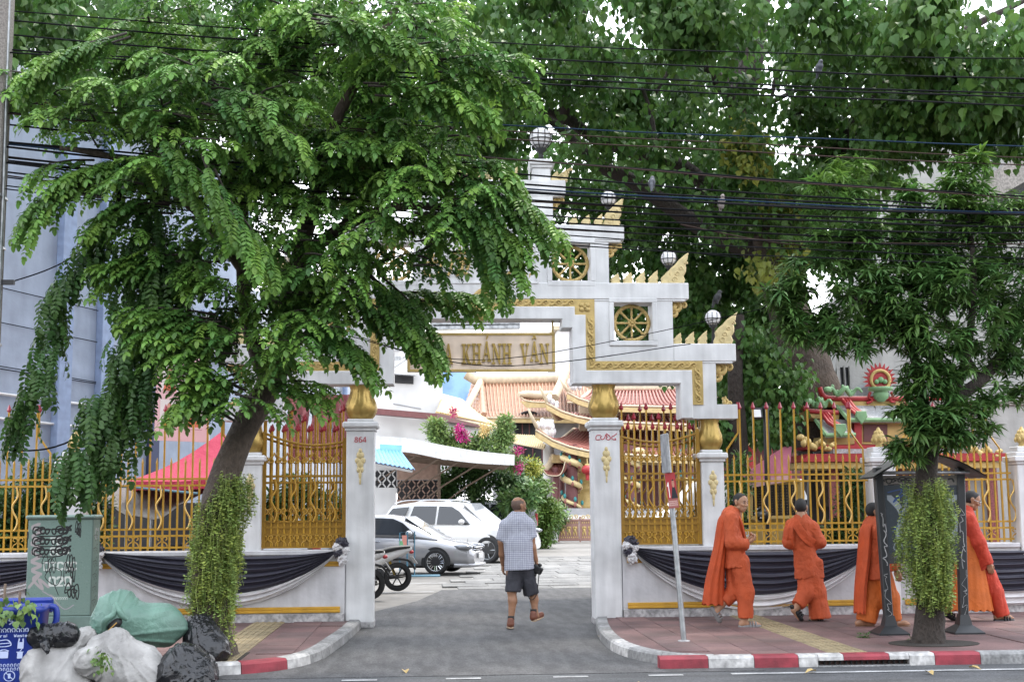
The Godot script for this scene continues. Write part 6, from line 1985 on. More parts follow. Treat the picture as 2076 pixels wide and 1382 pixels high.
	var r0 := []
	var r1 := []
	var back := []
	for i in tops.size():
		var off := v3(0, 0, 0.02 if i % 2 else -0.02)
		r0.append(bots[i] + off)
		r1.append(tops[i] + off)
		back.append(tops[i] + v3(0.0, 0.12, -6.0))
	part(cs, "fascia", MB.new().sheet([r0, r1], 0.02), M.corrugated)
	part(cs, "roof", MB.new().sheet([r1, back], 0.03), M.corrugated)
	for k in 7:
		var i := k * 7 + 2
		var e: Vector3 = bots[i] + v3(0, 0.05, -0.1)
		part(cs, "truss", MB.new().tube([e, e + v3(-1.2, -0.7, -2.0), e + v3(-2.3, -1.5, -4.0)], 0.03, 4), M.rust)
		part(cs, "purlin", MB.new().tube([e, e + v3(0, 0.1, -5.6)], 0.03, 4), M.rust)
	for k in 5:
		var z := -0.6 - k * 1.1
		part(cs, "purlin", MB.new().tube([bots[2] + v3(0, -0.02, z), bots[24] + v3(0, -0.02, z), bots[46] + v3(0, -0.02, z)], 0.028, 4), M.rust)
	for x in [v3(-2.06, 1.94, -27), v3(-0.52, 1.93, -27)]:
		part(cs, "post", MB.new().tube([v3(x.x, 0, x.z), v3(x.x, 3.4, x.z)], 0.06, 6), M.rust)
	# pierced block walls
	for k in 2:
		var lw := thing("lattice_wall", ["pinkish pierced block wall under the car shelter", "white wall with pierced blocks beside the pillar numbered 864"][k], "wall")
		var x0: float = [v3(-2.04, 2.13, -29).x, v3(-3.11, 2.11, -26).x][k]
		var x1: float = [v3(-0.46, 2.12, -29).x, v3(-1.98, 2.1, -26).x][k]
		var z: float = [-29.0, -26.0][k]
		var y0: float = [v3(-1.23, 1.91, -29).y, v3(-2.53, 2.3, -26).y][k]
		var y1: float = [v3(-1.23, 2.62, -29).y, v3(-2.53, 2.9, -26).y][k]
		var m: Material = [mat(lin(0.42, 0.28, 0.22), 0.8, {"tex": "grime"}), M.white_far][k]
		part(lw, "base", MB.new().slab(x0, x1, 0, y0, z - 0.15, z), m)
		part(lw, "lintel", MB.new().slab(x0, x1, y1, y1 + (1.2 if k == 0 else 0.2), z - 0.15, z), m)
		part(lw, "backing", MB.new().slab(x0, x1, y0, y1, z - 0.6, z - 0.55), M.dark)
		var b2 := MB.new()
		var n := int((x1 - x0) / 0.16)
		for i in n:
			for j in 4:
				var c := v3(x0 + (i + 0.5) * (x1 - x0) / n, y0 + (j + 0.5) * (y1 - y0) / 4.0, z - 0.06)
				b2.box(c, v3(0.17, 0.045, 0.1), 0.0, turned(0, 0, 52 if (i + j) % 2 else -52))
		part(lw, "pierced_blocks", b2, m).set_meta("kind", "stuff")
	# blue awning
	var aw := thing("tin_awning", "bright blue corrugated tin awning beside the pillar numbered 864", "awning")
	M.blue_tin = mat(lin(0.10, 0.32, 0.62), 0.45, {"tex": "soft"})
	var rows := []
	for j in 2:
		var r := []
		for i in 25:
			var e: Vector3 = (v3(-2.86, 3.05, -20).lerp(v3(-1.24, 2.73, -20), i / 24.0)) if j == 0 else (v3(-3.03, 3.51, -23).lerp(v3(-1.75, 3.44, -23), i / 24.0))
			r.append(e + v3(0, 0.025 if i % 2 else -0.025, 0))
		rows.append(r)
	part(aw, "sheet", MB.new().sheet(rows, 0.01), M.blue_tin)
	part(aw, "upper_sheet", poly3([v3(-2.39, 3.18, -22.6), v3(-1.74, 3.08, -22.6), v3(-1.71, 3.58, -23), v3(-2.41, 3.58, -23)], 0.05), M.blue_tin)
	part(aw, "edge_beam", MB.new().tube([v3(-2.86, 3, -20.1), v3(-1.33, 2.69, -20.1)], 0.05, 4), M.white_far)
	# planting round the shelter
	shrub("tall dark shrub mass beside the car shelter and black van", [[v3(0.22, 2.4, -30), v3(0.9, 0.8, 0.5)], [v3(1.32, 2.48, -30), v3(0.9, 0.9, 0.5)], [v3(2.23, 2.11, -30), v3(0.8, 0.8, 0.5)], [v3(0.6, 3.23, -30.5), v3(0.8, 0.5, 0.5)], [v3(-0.33, 1.95, -30), v3(0.5, 0.6, 0.4)], [v3(0.76, 0.85, -30), v3(0.9, 0.6, 0.5)], [v3(2.22, 0.75, -30), v3(0.8, 0.5, 0.5)]], 170, [0.06, 0.125, 0.035], 1.5)
	shrub("sunlit garden shrub with yellow leaves before the temple hall", [[v3(2.81, 2.91, -33), v3(0.7, 0.7, 0.5)], [v3(3.29, 2.13, -33), v3(0.7, 0.7, 0.5)], [v3(3.77, 1.35, -33), v3(0.6, 0.6, 0.5)], [v3(2.73, 1.37, -32), v3(0.6, 0.6, 0.4)], [v3(3.47, 0.97, -33), v3(0.6, 0.4, 0.4)], [v3(3.27, 0.36, -33), v3(0.8, 0.4, 0.5)]], 150, [0.12, 0.20, 0.04], 1.4, "bush", [[v3(3.16, 3.08, -32.4), 0.4, 40, [0.35, 0.36, 0.06]]])
	shrub("flowering creeper with magenta blossom climbing above the car shelter", [[v3(-0.34, 4.12, -28), v3(0.55, 0.45, 0.4)], [v3(0.36, 3.76, -28), v3(0.7, 0.4, 0.4)], [v3(1.24, 3.85, -28), v3(0.6, 0.5, 0.4)], [v3(1.81, 4.33, -28), v3(0.25, 0.6, 0.3)], [v3(2, 3.35, -29), v3(0.6, 0.4, 0.4)], [v3(-0.6, 4.38, -28), v3(0.3, 0.35, 0.3)]], 100, [0.17, 0.26, 0.08], 1.3, "bush", [[v3(0.23, 4.31, -27.5), 0.16, 22, [0.42, 0.02, 0.16]], [v3(0.35, 4.1, -27.5), 0.14, 16, [0.42, 0.02, 0.16]], [v3(-0.04, 4.98, -27.8), 0.12, 12, [0.45, 0.05, 0.16]], [v3(2.33, 3.61, -28.4), 0.12, 9, [0.42, 0.02, 0.16]], [v3(2.36, 3.06, -28.4), 0.12, 9, [0.42, 0.02, 0.16]], [v3(1.14, 4.35, -27.6), 0.22, 22, [0.66, 0.50, 0.22]]])
	shrub("broad-leaved plant with pale leaves beside the walking man", [[v3(2.62, 2.1, -29), v3(0.5, 0.35, 0.35)], [v3(2.17, 1.83, -29), v3(0.4, 0.3, 0.3)]], 40, [0.14, 0.24, 0.08], 2.4)
	shrub("low clipped bush beside the carved fence and white pot", [[v3(4.27, 0.99, -40), v3(0.8, 0.7, 0.5)], [v3(4.76, 1.2, -40.5), v3(0.6, 0.6, 0.5)], [v3(3.93, 0.66, -40), v3(0.6, 0.4, 0.5)]], 120, [0.08, 0.15, 0.04], 1.4)

func plaque_print() -> ImageTexture:
	var im := Image.create(256, 192, true, Image.FORMAT_RGB8)
	im.fill(Color(0.09, 0.085, 0.08))
	var g := RandomNumberGenerator.new()
	g.seed = 5
	for row in 11:
		for col in 9:
			var x := 22 + col * 11 + g.randi_range(0, 2)
			im.fill_rect(Rect2i(x, 34 + row * 13, g.randi_range(6, 10), 2), Color(0.45, 0.38, 0.25))
			if col % 3 == 0:
				im.fill_rect(Rect2i(x + 2, 30 + row * 13, 2, 4), Color(0.45, 0.38, 0.25))
	for col in 7:
		for row in 10:
			var x := 140 + col * 15
			var y := 24 + row * 15
			for k in 3:
				im.fill_rect(Rect2i(x + g.randi_range(0, 2), y + k * 3, g.randi_range(4, 8), 1), Color(0.62, 0.52, 0.33))
			im.fill_rect(Rect2i(x + 4, y, 1, 9), Color(0.62, 0.52, 0.33))
	im.fill_rect(Rect2i(126, 8, 4, 176), Color(0.32, 0.26, 0.15))
	im.generate_mipmaps()
	return ImageTexture.create_from_image(im)

func build_right_yard():
	# grey building on the right
	M.grey_plaster = mat(lin(0.47, 0.46, 0.44), 0.85, {"tex": "grime", "scale": 0.25, "det": "streak", "ds": Vector3(0.7, 0.09, 0.7), "nrm": "plaster_n", "ns": 0.3})
	M.grey_beam = mat(lin(0.34, 0.31, 0.28), 0.85, {"tex": "mottle", "det": "streak", "ds": Vector3(0.7, 0.2, 0.7)})
	var g := thing("grey_building", "weathered grey concrete building with slanting eave behind the young tree", "building")
	part(g, "main_wall", poly3([v3(8.33, 0.84, -8), v3(13.75, 0.79, -8), v3(14.51, 11.38, -8), v3(10.77, 11.33, -8), v3(9.35, 9.34, -8), v3(8.92, 8.8, -8)], 3.0), M.grey_plaster)
	part(g, "side_wall", poly3([v3(7.02, 0.88, -7), v3(8.1, 0.87, -7), v3(8.34, 6.18, -7), v3(7.42, 5.77, -7)], 1.0), M.grey_plaster)
	part(g, "slanting_eave", poly3([v3(9.91, 7.33, -7.2), v3(12.83, 8.93, -7.2), v3(12.87, 9.57, -7.2), v3(9.89, 7.86, -7.2)], 0.7), M.grey_beam)
	part(g, "slanting_eave", poly3([v3(10.29, 7.08, -7.4), v3(12.9, 8.46, -7.4), v3(12.93, 8.88, -7.4), v3(10.21, 7.39, -7.4)], 0.3), M.dark)
	var w := part(g, "window", poly3([v3(7.34, 3.92, -6.95), v3(7.56, 3.92, -6.95), v3(7.58, 4.33, -6.95), v3(7.36, 4.33, -6.95)], 0.1), M.glass_dark)
	for e in [[1699, 1703], [1712, 1714], [1723, 1727]]:
		part(w, "frame", MB.new().slab(v3(7.31, 4.17, -6.9).x + (e[0] - 1699) * 0.0096, v3(7.31, 4.17, -6.9).x + (e[1] - 1699) * 0.0096, v3(7.31, 3.9, -6.9).y, v3(7.33, 4.35, -6.9).y, -6.95, -6.86), M.grey_plaster)
	part(g, "awning", poly3([v3(7.53, 3.84, -6.5), v3(8.17, 4.03, -6.5), v3(8.21, 4.1, -6.6), v3(7.57, 3.91, -6.6)], 0.5), M.steel)
	for i in 5:
		part(g, "stay_wire", MB.new().tube([v3(8.09, 3.48, -6.9) + v3(0, i * 0.2, 0), v3(11.09, 3.27, -6.9) + v3(0, i * 0.22, 0)], 0.008, 4), M.cable)
	# the small shrine with stacked roof ends
	M.shrine_yellow = mat(lin(0.58, 0.40, 0.14), 0.6, {"tex": "grime"})
	M.shrine_white = mat(lin(0.55, 0.55, 0.56), 0.75, {"tex": "grime", "det": "mottle", "ds": 1.5})
	M.pale_green = mat(lin(0.22, 0.40, 0.20), 0.6, {"tex": "grime"})
	M.red_stone = mat(lin(0.36, 0.10, 0.10), 0.7, {"tex": "speck", "scale": 3.0, "det": "mottle", "ds": 2.0})
	var s := thing("roadside_shrine", "red, yellow and green shrine with stacked upturned roofs behind the fence", "shrine")
	part(s, "roof_ridge", MB.new(true).tube(smooth_path([v3(5.623, 3.537, -2.6), v3(5.668, 3.415, -2.6), v3(5.797, 3.358, -2.6), v3(6.258, 3.348, -2.6), v3(6.878, 3.346, -2.6), v3(7.584, 3.343, -2.6), v3(8.003, 3.407, -2.6), v3(8.077, 3.53, -2.6)], 4), 0.045, 6), M.red)
	part(s, "roof_ridge", MB.new(true).tube(smooth_path([v3(5.229, 3.303, -2.4), v3(5.273, 3.191, -2.4), v3(5.385, 3.134, -2.4), v3(5.856, 3.108, -2.4)], 4), 0.042, 6), M.red)
	part(s, "gable", poly3([v3(5.842, 3.236, -2.6), v3(6.872, 3.216, -2.6), v3(7.826, 3.212, -2.6), v3(8.001, 3.358, -2.6), v3(5.667, 3.382, -2.6)], 1.2), M.shrine_yellow)
	part(s, "gable", poly3([v3(5.445, 3.014, -2.4), v3(5.867, 2.996, -2.4), v3(5.872, 3.1, -2.4), v3(5.303, 3.126, -2.4)], 1.2), M.shrine_yellow)
	part(s, "roof_slab", poly3([v3(5.932, 2.976, -2.1), v3(6.431, 2.973, -2.1), v3(6.518, 3.233, -2.6), v3(5.908, 3.236, -2.6)], 0.06), M.shrine_white)
	part(s, "roof_slab", poly3([v3(5.492, 2.723, -1.9), v3(5.952, 2.728, -1.9), v3(5.981, 2.995, -2.4), v3(5.485, 2.998, -2.4)], 0.06), M.shrine_white)
	part(s, "roof_slab", poly3([v3(6.398, 2.973, -2.1), v3(7.61, 2.968, -2.1), v3(7.744, 3.229, -2.6), v3(6.542, 3.233, -2.6)], 0.06), M.shrine_white)
	for e in [[v3(5.909, 2.966, -2.08), v3(7.602, 2.959, -2.08)], [v3(5.469, 2.714, -1.88), v3(5.953, 2.719, -1.88)], [v3(5.893, 3.226, -2.58), v3(5.917, 2.966, -2.08)], [v3(5.471, 2.988, -2.38), v3(5.477, 2.714, -1.88)]]:
		part(s, "green_edge", MB.new().tube(e, 0.035, 5), M.pale_green)
	for e in [[v3(5.962, 3.325, -2.5), v3(6.005, 3.164, -2.3), v3(6.064, 3.054, -2.1)], [v3(5.548, 3.086, -2.3), v3(5.593, 2.93, -2.1), v3(5.655, 2.839, -1.9)]]:
		for k in 3:
			part(s, "red_rib", MB.new(true).tube([e[0] + v3(0.05 * k, 0, 0), e[1] + v3(0.05 * k, 0, 0), e[2] + v3(0.05 * k, 0, 0)], 0.034, 6), M.red)
		part(s, "tile_end", MB.new().prism([Vector2(-0.1, 0.0), Vector2(0.0, -0.12), Vector2(0.1, 0.0), Vector2(0.08, 0.09), Vector2(-0.08, 0.09)], 0, 0.04, 0.012), M.pale_green, moved(e[2] + v3(0.05, -0.04, 0.04)))
	for e in [[v3(5.737, 3.438, -2.5), 0.55, 0.0], [v3(5.343, 3.231, -2.3), 0.38, 0.0]]:
		var d := MB.new(true)
		var pts := []
		for i in 22:
			var t := i / 21.0
			pts.append(e[0] + v3(t * e[1], 0.05 * sin(t * 16.0) + 0.02, 0.03 * cos(t * 13.0)))
		d.tube(pts, radii([0.035, 0.045, 0.04, 0.02], 22), 6)
		for i in 6:
			d.ball(pts[i * 3] + v3(0, 0.05, 0), v3(0.03, 0.035, 0.025), 6, 4)
		d.ball(pts[0] + v3(-0.02, 0.03, 0), v3(0.07, 0.05, 0.045), 8, 5)
		part(s, "green_dragon", d, M.pale_green)
	part(s, "post", poly3([v3(6.023, 2.271, -2.2), v3(6.144, 2.27, -2.2), v3(6.173, 2.949, -2.2), v3(6.052, 2.95, -2.2)], 0.12), M.red)
	part(s, "panel", poly3([v3(5.547, 2.568, -2.1), v3(6.004, 2.582, -2.1), v3(6.01, 2.723, -2.1), v3(5.585, 2.717, -2.1)], 0.8), M.shrine_yellow)
	part(s, "panel", poly3([v3(6.174, 2.588, -2.25), v3(7.651, 2.579, -2.25), v3(7.67, 2.954, -2.25), v3(6.191, 2.961, -2.25)], 0.8), M.shrine_yellow)
	part(s, "niche", poly3([v3(6.202, 2.626, -2.23), v3(6.59, 2.624, -2.23), v3(6.602, 2.902, -2.23), v3(6.214, 2.904, -2.23)], 0.02), M.maroon)
	part(s, "red_beam", poly3([v3(5.213, 2.501, -1.95), v3(7.565, 2.495, -1.95), v3(7.568, 2.558, -1.95), v3(5.295, 2.563, -1.95)], 0.9), M.red)
	part(s, "white_slab", poly3([v3(5.559, 2.423, -1.8), v3(7.698, 2.418, -1.8), v3(7.702, 2.488, -1.8), v3(5.562, 2.492, -1.8)], 1.1), M.shrine_white)
	part(s, "red_beam", poly3([v3(5.015, 2.292, -1.7), v3(8.285, 2.286, -1.7), v3(8.292, 2.41, -1.7), v3(5.137, 2.414, -1.7)], 1.3), M.red)
	part(s, "yellow_beam", poly3([v3(4.908, 2.187, -1.75), v3(8.222, 2.18, -1.75), v3(8.227, 2.273, -1.75), v3(5.029, 2.286, -1.75)], 1.2), M.shrine_yellow)
	for x in [1690, 1722, 1830, 1950, 2000]:
		var c: Vector3 = {1690: Vector3(5.609, 2.112, -2), 1722: Vector3(5.993, 2.119, -2.4), 1830: Vector3(6.797, 2.108, -2.2), 1950: Vector3(7.767, 2.102, -2.2), 2000: Vector3(8.255, 2.098, -2.2)}[x]
		part(s, "column", MB.new().slab(c.x - 0.07, c.x + 0.07, 0.1, c.y + 0.1, c.z - 0.07, c.z + 0.07, 0.01), M.red_stone if x != 1722 else M.shrine_yellow)
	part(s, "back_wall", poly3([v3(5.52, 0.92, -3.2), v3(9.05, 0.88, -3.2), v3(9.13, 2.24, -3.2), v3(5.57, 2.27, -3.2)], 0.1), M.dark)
	# flaming pearl on the roof
	var pc := v3(6.627, 3.651, -2.55)
	part(s, "flame_ring", MB.new().prism((func():
		var o := []
		for i in 44:
			var a := TAU * i / 44.0
			var r := 0.20 if i % 2 else (0.29 if sin(a) > -0.3 else 0.2)
			o.append(Vector2(cos(a + 0.1) * r, sin(a + 0.1) * r))
		return o).call(), -0.03, 0.0, 0.0), M.red, moved(pc))
	part(s, "pearl_ring", MB.new(true).tube((func():
		var o := []
		for i in 25:
			o.append(v3(cos(TAU * i / 24.0), sin(TAU * i / 24.0), 0.1) * 0.155)
		return o).call(), 0.028, 6, false), M.shrine_yellow, moved(pc))
	for q in [[0.0, 0.0, 0.05], [-0.07, -0.03, 0.04], [0.07, -0.03, 0.04]]:
		part(s, "green_pearl", MB.new(true).ball(v3(q[0], q[1], 0.03), Vector3.ONE * q[2], 10, 6), M.pale_green, moved(pc))
	part(s, "vase", MB.new(true).lathe([Vector2(0.05, -0.36), Vector2(0.12, -0.30), Vector2(0.13, -0.22), Vector2(0.1, -0.19), Vector2(0.2, -0.17), Vector2(0.2, -0.12), Vector2(0.06, -0.11)], 12), M.pale_green, moved(pc))
	for sg in [-1.0, 1.0]:
		part(s, "vase_stand", MB.new(true).tube(smooth_path([v3(0.17 * sg, -0.2, 0), v3(0.2 * sg, -0.28, 0), v3(0.15 * sg, -0.34, 0), v3(0.24 * sg, -0.38, 0)], 4), 0.025, 5), M.red, moved(pc))
	for e in [v3(5.252, 2.584, -1.75), v3(7.919, 2.461, -1.75)]:
		var cg := MB.new(true)
		for i in 12:
			cg.ball(v3(-0.18 + i * 0.045, 0.05 * sin(i * 1.3) - 0.006 * i, 0.02 * cos(i * 2.0)), v3(0.05, 0.07 - 0.003 * i, 0.05), 7, 5)
		cg.ball(v3(-0.22, 0.09, 0), v3(0.07, 0.055, 0.05), 8, 5)
		part(s, "gilt_beast", cg, M.gold, moved(e))
	# inscribed plaque
	var pl := thing("inscribed_plaque", "black stone plaque with small gold columns of writing in a yellow frame", "plaque")
	var q := [v3(4.153, 1.418, -1.6), v3(4.946, 1.426, -1.6), v3(4.952, 1.985, -1.6), v3(4.171, 1.976, -1.6)]
	var m := MB.new()
	m.quad_uv(q[0], q[1], q[2], q[3])
	part(pl, "inscription", m, printed(plaque_print(), 0.25))
	for e in [[0, 1], [1, 2], [2, 3], [3, 0]]:
		part(pl, "frame", MB.new().tube([q[e[0]], q[e[1]]], 0.045, 4), M.shrine_yellow)
	part(pl, "slab", poly3([q[0] + v3(0, -0.9, -0.02), q[1] + v3(0, -0.9, -0.02), q[2] + v3(0, 0.05, -0.02), q[3] + v3(0, 0.05, -0.02)], 0.12), M.shrine_yellow)
	# pink parasol
	var um := thing("folded_canopy", "faded red and pink canopy roof beside the inscribed plaque", "canopy")
	M.pink_canvas = mat(lin(0.42, 0.12, 0.17), 0.6, {"nrm": "wrinkle_n", "ns": 0.3, "scale": 0.7, "back": 0.5})
	part(um, "canvas_side", MB.new(true).sheet([[v3(3.799, 1.919, -1.2), v3(4.369, 2.041, -1.2), v3(4.674, 2.083, -1.2)], [v3(4.248, 2.225, -1.6), v3(4.577, 2.337, -1.6), v3(4.825, 2.351, -1.6)], [v3(4.833, 2.544, -2), v3(4.88, 2.544, -2), v3(4.96, 2.544, -2)]], 0.01), M.pink_canvas)
	part(um, "valance", MB.new(true).sheet([[v3(3.796, 1.838, -1.2), v3(4.366, 1.937, -1.2), v3(4.67, 1.979, -1.2)], [v3(3.799, 1.919, -1.2), v3(4.369, 2.041, -1.2), v3(4.674, 2.083, -1.2)]], 0.006), mat(lin(0.62, 0.36, 0.38), 0.6))
	part(um, "pole", MB.new(true).tube([v3(4.842, 1.04, -2) * v3(1, 0, 1), v3(4.896, 2.544, -2)], 0.025, 6), M.dark)
	# floodlight post
	var fp := thing("floodlight_post", "slim black post with a square floodlight behind the fence", "lamp post")
	part(fp, "post", MB.new(true).tube([v3(4.269, 1.073, -1) * v3(1, 0, 1) , v3(4.301, 3.118, -1)], 0.045, 8), M.dark)
	part(fp, "floodlight", MB.new().box(v3(4.169, 2.999, -1), v3(0.15, 0.17, 0.08), 0.01, turned(-15, 0, 0)), M.dark)
	part(fp, "lens", MB.new().box(v3(4.149, 2.996, -0.95), v3(0.12, 0.12, 0.02), 0.004, turned(-15, 0, 0)), M.globe)
	# long red roof further back
	var lr := thing("gallery_roof", "long low gallery with red tiled roof seen through the right fence", "building")
	tile_roof(lr, v3(8.85, 4.64, -26), v3(12.32, 4.68, -26), v3(11.11, 3.66, -22), v3(7.96, 3.63, -22), 40, 0.2, M.roof_red, M.rib_red)
	part(lr, "fascia", poly3([v3(7.96, 3.47, -22), v3(11.11, 3.5, -22), v3(11.11, 3.64, -22), v3(7.96, 3.61, -22)], 0.2), M.eave_yellow)
	for k in 6:
		var x: Vector3 = v3(8.27, 1.37, -22.6).lerp(v3(11.12, 1.34, -22.6), k / 5.0)
		part(lr, "column", MB.new(true).tube([x * v3(1, 0, 1), v3(x.x, v3(9.05, 3.57, -22.6).y, x.z)], 0.14, 8), M.red)
	part(lr, "back_wall", poly3([v3(8.54, 1.35, -25), v3(11.9, 1.32, -25), v3(11.99, 3.72, -25), v3(8.61, 3.74, -25)], 0.2), M.maroon)
	shrub("young leafy bush behind the fence beside the first monk's head", [[v3(3.761, 1.733, -0.9), v3(0.2, 0.5, 0.2)], [v3(3.846, 2.097, -0.9), v3(0.15, 0.3, 0.2)]], 50, [0.10, 0.19, 0.05], 0.7)
	shrub("green shrub behind the fence beside the third monk", [[v3(5.575, 1.426, -0.9), v3(0.3, 0.45, 0.25)], [v3(5.452, 1.173, -0.9), v3(0.3, 0.25, 0.2)], [v3(5.661, 1.791, -1), v3(0.2, 0.4, 0.2)]], 90, [0.06, 0.12, 0.035], 0.8)
	var sc := thing("yard_wall", "low grey wall beyond the last monk inside the fence", "wall")
	part(sc, "wall", MB.new().slab(7.0, 12.0, 0, 3.2, -2.4, -2.25), M.grey_plaster)
	part(sc, "coping", MB.new().slab(6.95, 12.0, 3.2, 3.28, -2.45, -2.2, 0.01), M.grey_beam)

func build_opposite_side():
	# the shophouses across the street, behind the viewer
	for k in 5:
		var o := thing("shophouse", ["cream", "grey", "pale green", "white", "brownish"][k] + " shophouse on the far side of the street", "building", v3(-44 + k * 18, 0, 40))
		var h: float = [12.0, 15.0, 11.0, 14.0, 12.5][k]
		part(o, "wall", MB.new().slab(0, 17.8, 0, h, 0, 9), [M.cream, M.grey_wall, M.pale_green, M.wall, M.grey_beam][k])
		part(o, "ledge", MB.new().slab(0, 17.8, 4.0, 4.2, -1.4, 0), M.grey_wall)
		for i in 10:
			part(o, "window", MB.new().slab(1.2 + (i % 5) * 3.4, 3.2 + (i % 5) * 3.4, 5.4 + (i / 5) * 3.4, 7.0 + (i / 5) * 3.4, -0.06, 0), M.glass_dark)

func build_background():
	build_blue_house()
	build_left_yard()
	build_court()
	build_right_yard()
	build_opposite_side()

# ---------------------------------------------------------------- people
func join(meshes_in: Array) -> ArrayMesh:
	var st := SurfaceTool.new()
	st.begin(Mesh.PRIMITIVE_TRIANGLES)
	for m in meshes_in:
		st.append_from(m[0], 0, m[1])
	return st.commit()

# canonical head: looks along +z, centre between the ears
func head_meshes():
	var b := Body.new()
	b.k = 0.022
	b.bone(v3(0, 0.030, -0.018), v3(0, 0.026, 0.012), 0.094, 0.088, v3(1.22, 1.0, 1.0))
	b.bone(v3(0, -0.01, 0.035), v3(0, -0.075, 0.050), 0.066, 0.044, v3(1.08, 1, 1))
	b.bone(v3(0, -0.095, 0.066), v3(0, -0.098, 0.070), 0.020, 0.018)
	b.bone(v3(-0.048, -0.068, 0.012), v3(0.048, -0.068, 0.012), 0.026, 0.026)
	b.bone(v3(0, -0.08, -0.02), v3(0, -0.19, -0.035), 0.054, 0.062)
	b.bone(v3(-0.034, 0.026, 0.086), v3(0.034, 0.026, 0.086), 0.011, 0.011)
	b.bone(v3(-0.045, -0.022, 0.07), v3(-0.03, -0.03, 0.08), 0.018, 0.016)
	b.bone(v3(0.045, -0.022, 0.07), v3(0.03, -0.03, 0.08), 0.018, 0.016)
	b.k = 0.010
	b.bone(v3(0, 0.014, 0.097), v3(0, -0.028, 0.116), 0.008, 0.013)
	b.bone(v3(-0.012, -0.033, 0.104), v3(0.012, -0.033, 0.104), 0.009, 0.009)
	b.bone(v3(-0.018, -0.060, 0.092), v3(0.018, -0.060, 0.092), 0.007, 0.007)
	b.bone(v3(-0.014, -0.071, 0.091), v3(0.014, -0.071, 0.091), 0.008, 0.008)
	for s in [-1.0, 1.0]:
		b.bone(v3(0.080 * s, 0.012, -0.012), v3(0.076 * s, -0.030, -0.004), 0.022, 0.014, v3(2.2, 1, 1))
		b.bone(v3(0.032 * s, 0.006, 0.102), v3(0.034 * s, 0.006, 0.102), 0.013, 0.013, Vector3.ONE, 4)
	meshes.head = b.mesh(0.0052)
	for kind in 2:
		var h := Body.new()
		h.k = 0.01
		h.bone(v3(0, 0.030, -0.018), v3(0, 0.028, 0.008), 0.0985, 0.092, v3(1.22, 1.0, 1.0))
		h.bone(v3(0, -0.04, 0.14), v3(0, -0.14, 0.12), 0.155, 0.16, Vector3.ONE, 4)
		h.bone(v3(0, -0.16, -0.05), v3(0, -0.2, -0.05), 0.085, 0.1, Vector3.ONE, 4)
		if kind == 1:
			h.bone(v3(0, 0.13, 0.05), v3(0, 0.12, -0.05), 0.088, 0.070, Vector3.ONE, 4)
		meshes["hair%d" % kind] = h.mesh(0.007)
	var e := MB.new(true)
	var p := MB.new(true)
	for s in [-1.0, 1.0]:
		e.ball(v3(0.033 * s, 0.006, 0.0885), v3(0.013, 0.0075, 0.008), 8, 6)
		p.ball(v3(0.034 * s, 0.006, 0.0945), v3(0.0085, 0.0075, 0.003), 6, 4)
		p.tube([v3(0.018 * s, 0.026, 0.098), v3(0.034 * s, 0.031, 0.096), v3(0.050 * s, 0.026, 0.086)], [0.0036, 0.0046, 0.0026], 5)
	meshes.eyes = e.done()
	meshes.pupils = p.done()
	# canonical right hand: wrist at the origin, fingers along -y, palm towards +z
	for kind in 4:
		var h := Body.new()
		var sx := 1.0 if kind < 2 else -1.0
		h.k = 0.012
		h.bone(v3(0, 0.04, 0), v3(0, -0.005, 0), 0.027, 0.026, v3(1, 1, 1.25))
		h.bone(v3(-0.022 * sx, -0.03, 0.0), v3(-0.025 * sx, -0.082, 0.0), 0.020, 0.016, v3(1, 1, 1.3))
		h.bone(v3(0.0, -0.03, 0.0), v3(0.0, -0.088, 0.0), 0.022, 0.016, v3(1, 1, 1.3))
		h.bone(v3(0.022 * sx, -0.03, 0.0), v3(0.025 * sx, -0.080, 0.0), 0.020, 0.016, v3(1, 1, 1.3))
		h.k = 0.006
		var c: float = [0.5, 1.25][kind % 2]
		var ls := [0.064, 0.074, 0.070, 0.054]
		for i in 4:
			var r := v3((-0.029 + i * 0.0195) * sx, -0.088 + absf(i - 1.3) * 0.003, 0.0)
			var a1 := c * 0.5
			var p1: Vector3 = r + v3((i - 1.5) * 0.004 * sx, -cos(a1), sin(a1)) * ls[i] * 0.5
			var a2 := c * 1.25
			var p2: Vector3 = p1 + v3(0, -cos(a2), sin(a2)) * ls[i] * 0.30
			var a3 := c * 1.9
			var p3: Vector3 = p2 + v3(0, -cos(a3), sin(a3)) * ls[i] * 0.24
			h.chain([r, p1, p2, p3], [0.0095, 0.0088, 0.0082, 0.0072])
		h.chain([v3(-0.026 * sx, -0.022, 0.008), v3(-0.048 * sx, -0.052, 0.020), v3(-0.050 * sx, -0.078, 0.030), v3(-0.046 * sx, -0.098, 0.036)], [0.014, 0.011, 0.0095, 0.008])
		meshes["hand%d" % kind] = h.mesh(0.0055)

func aim(y_axis: Vector3, z_hint: Vector3) -> Basis:
	var y := y_axis.normalized()
	var x := y.cross(z_hint).normalized()
	return Basis(x, y, x.cross(y))

func dress(parent: Node3D, called: String, b: Body, m: Material, cell := 0.0135, label := ""):
	return part(parent, called, b.mesh(cell), m, Transform3D(), label)

func clothes(nf: Vector3, amp: float, k := 0.05) -> Body:
	var b := Body.new()
	b.k = k
	b.amp = amp
	b.nf = nf
	b.noise = noise3(1.0, 77)
	b.crease = true
	return b

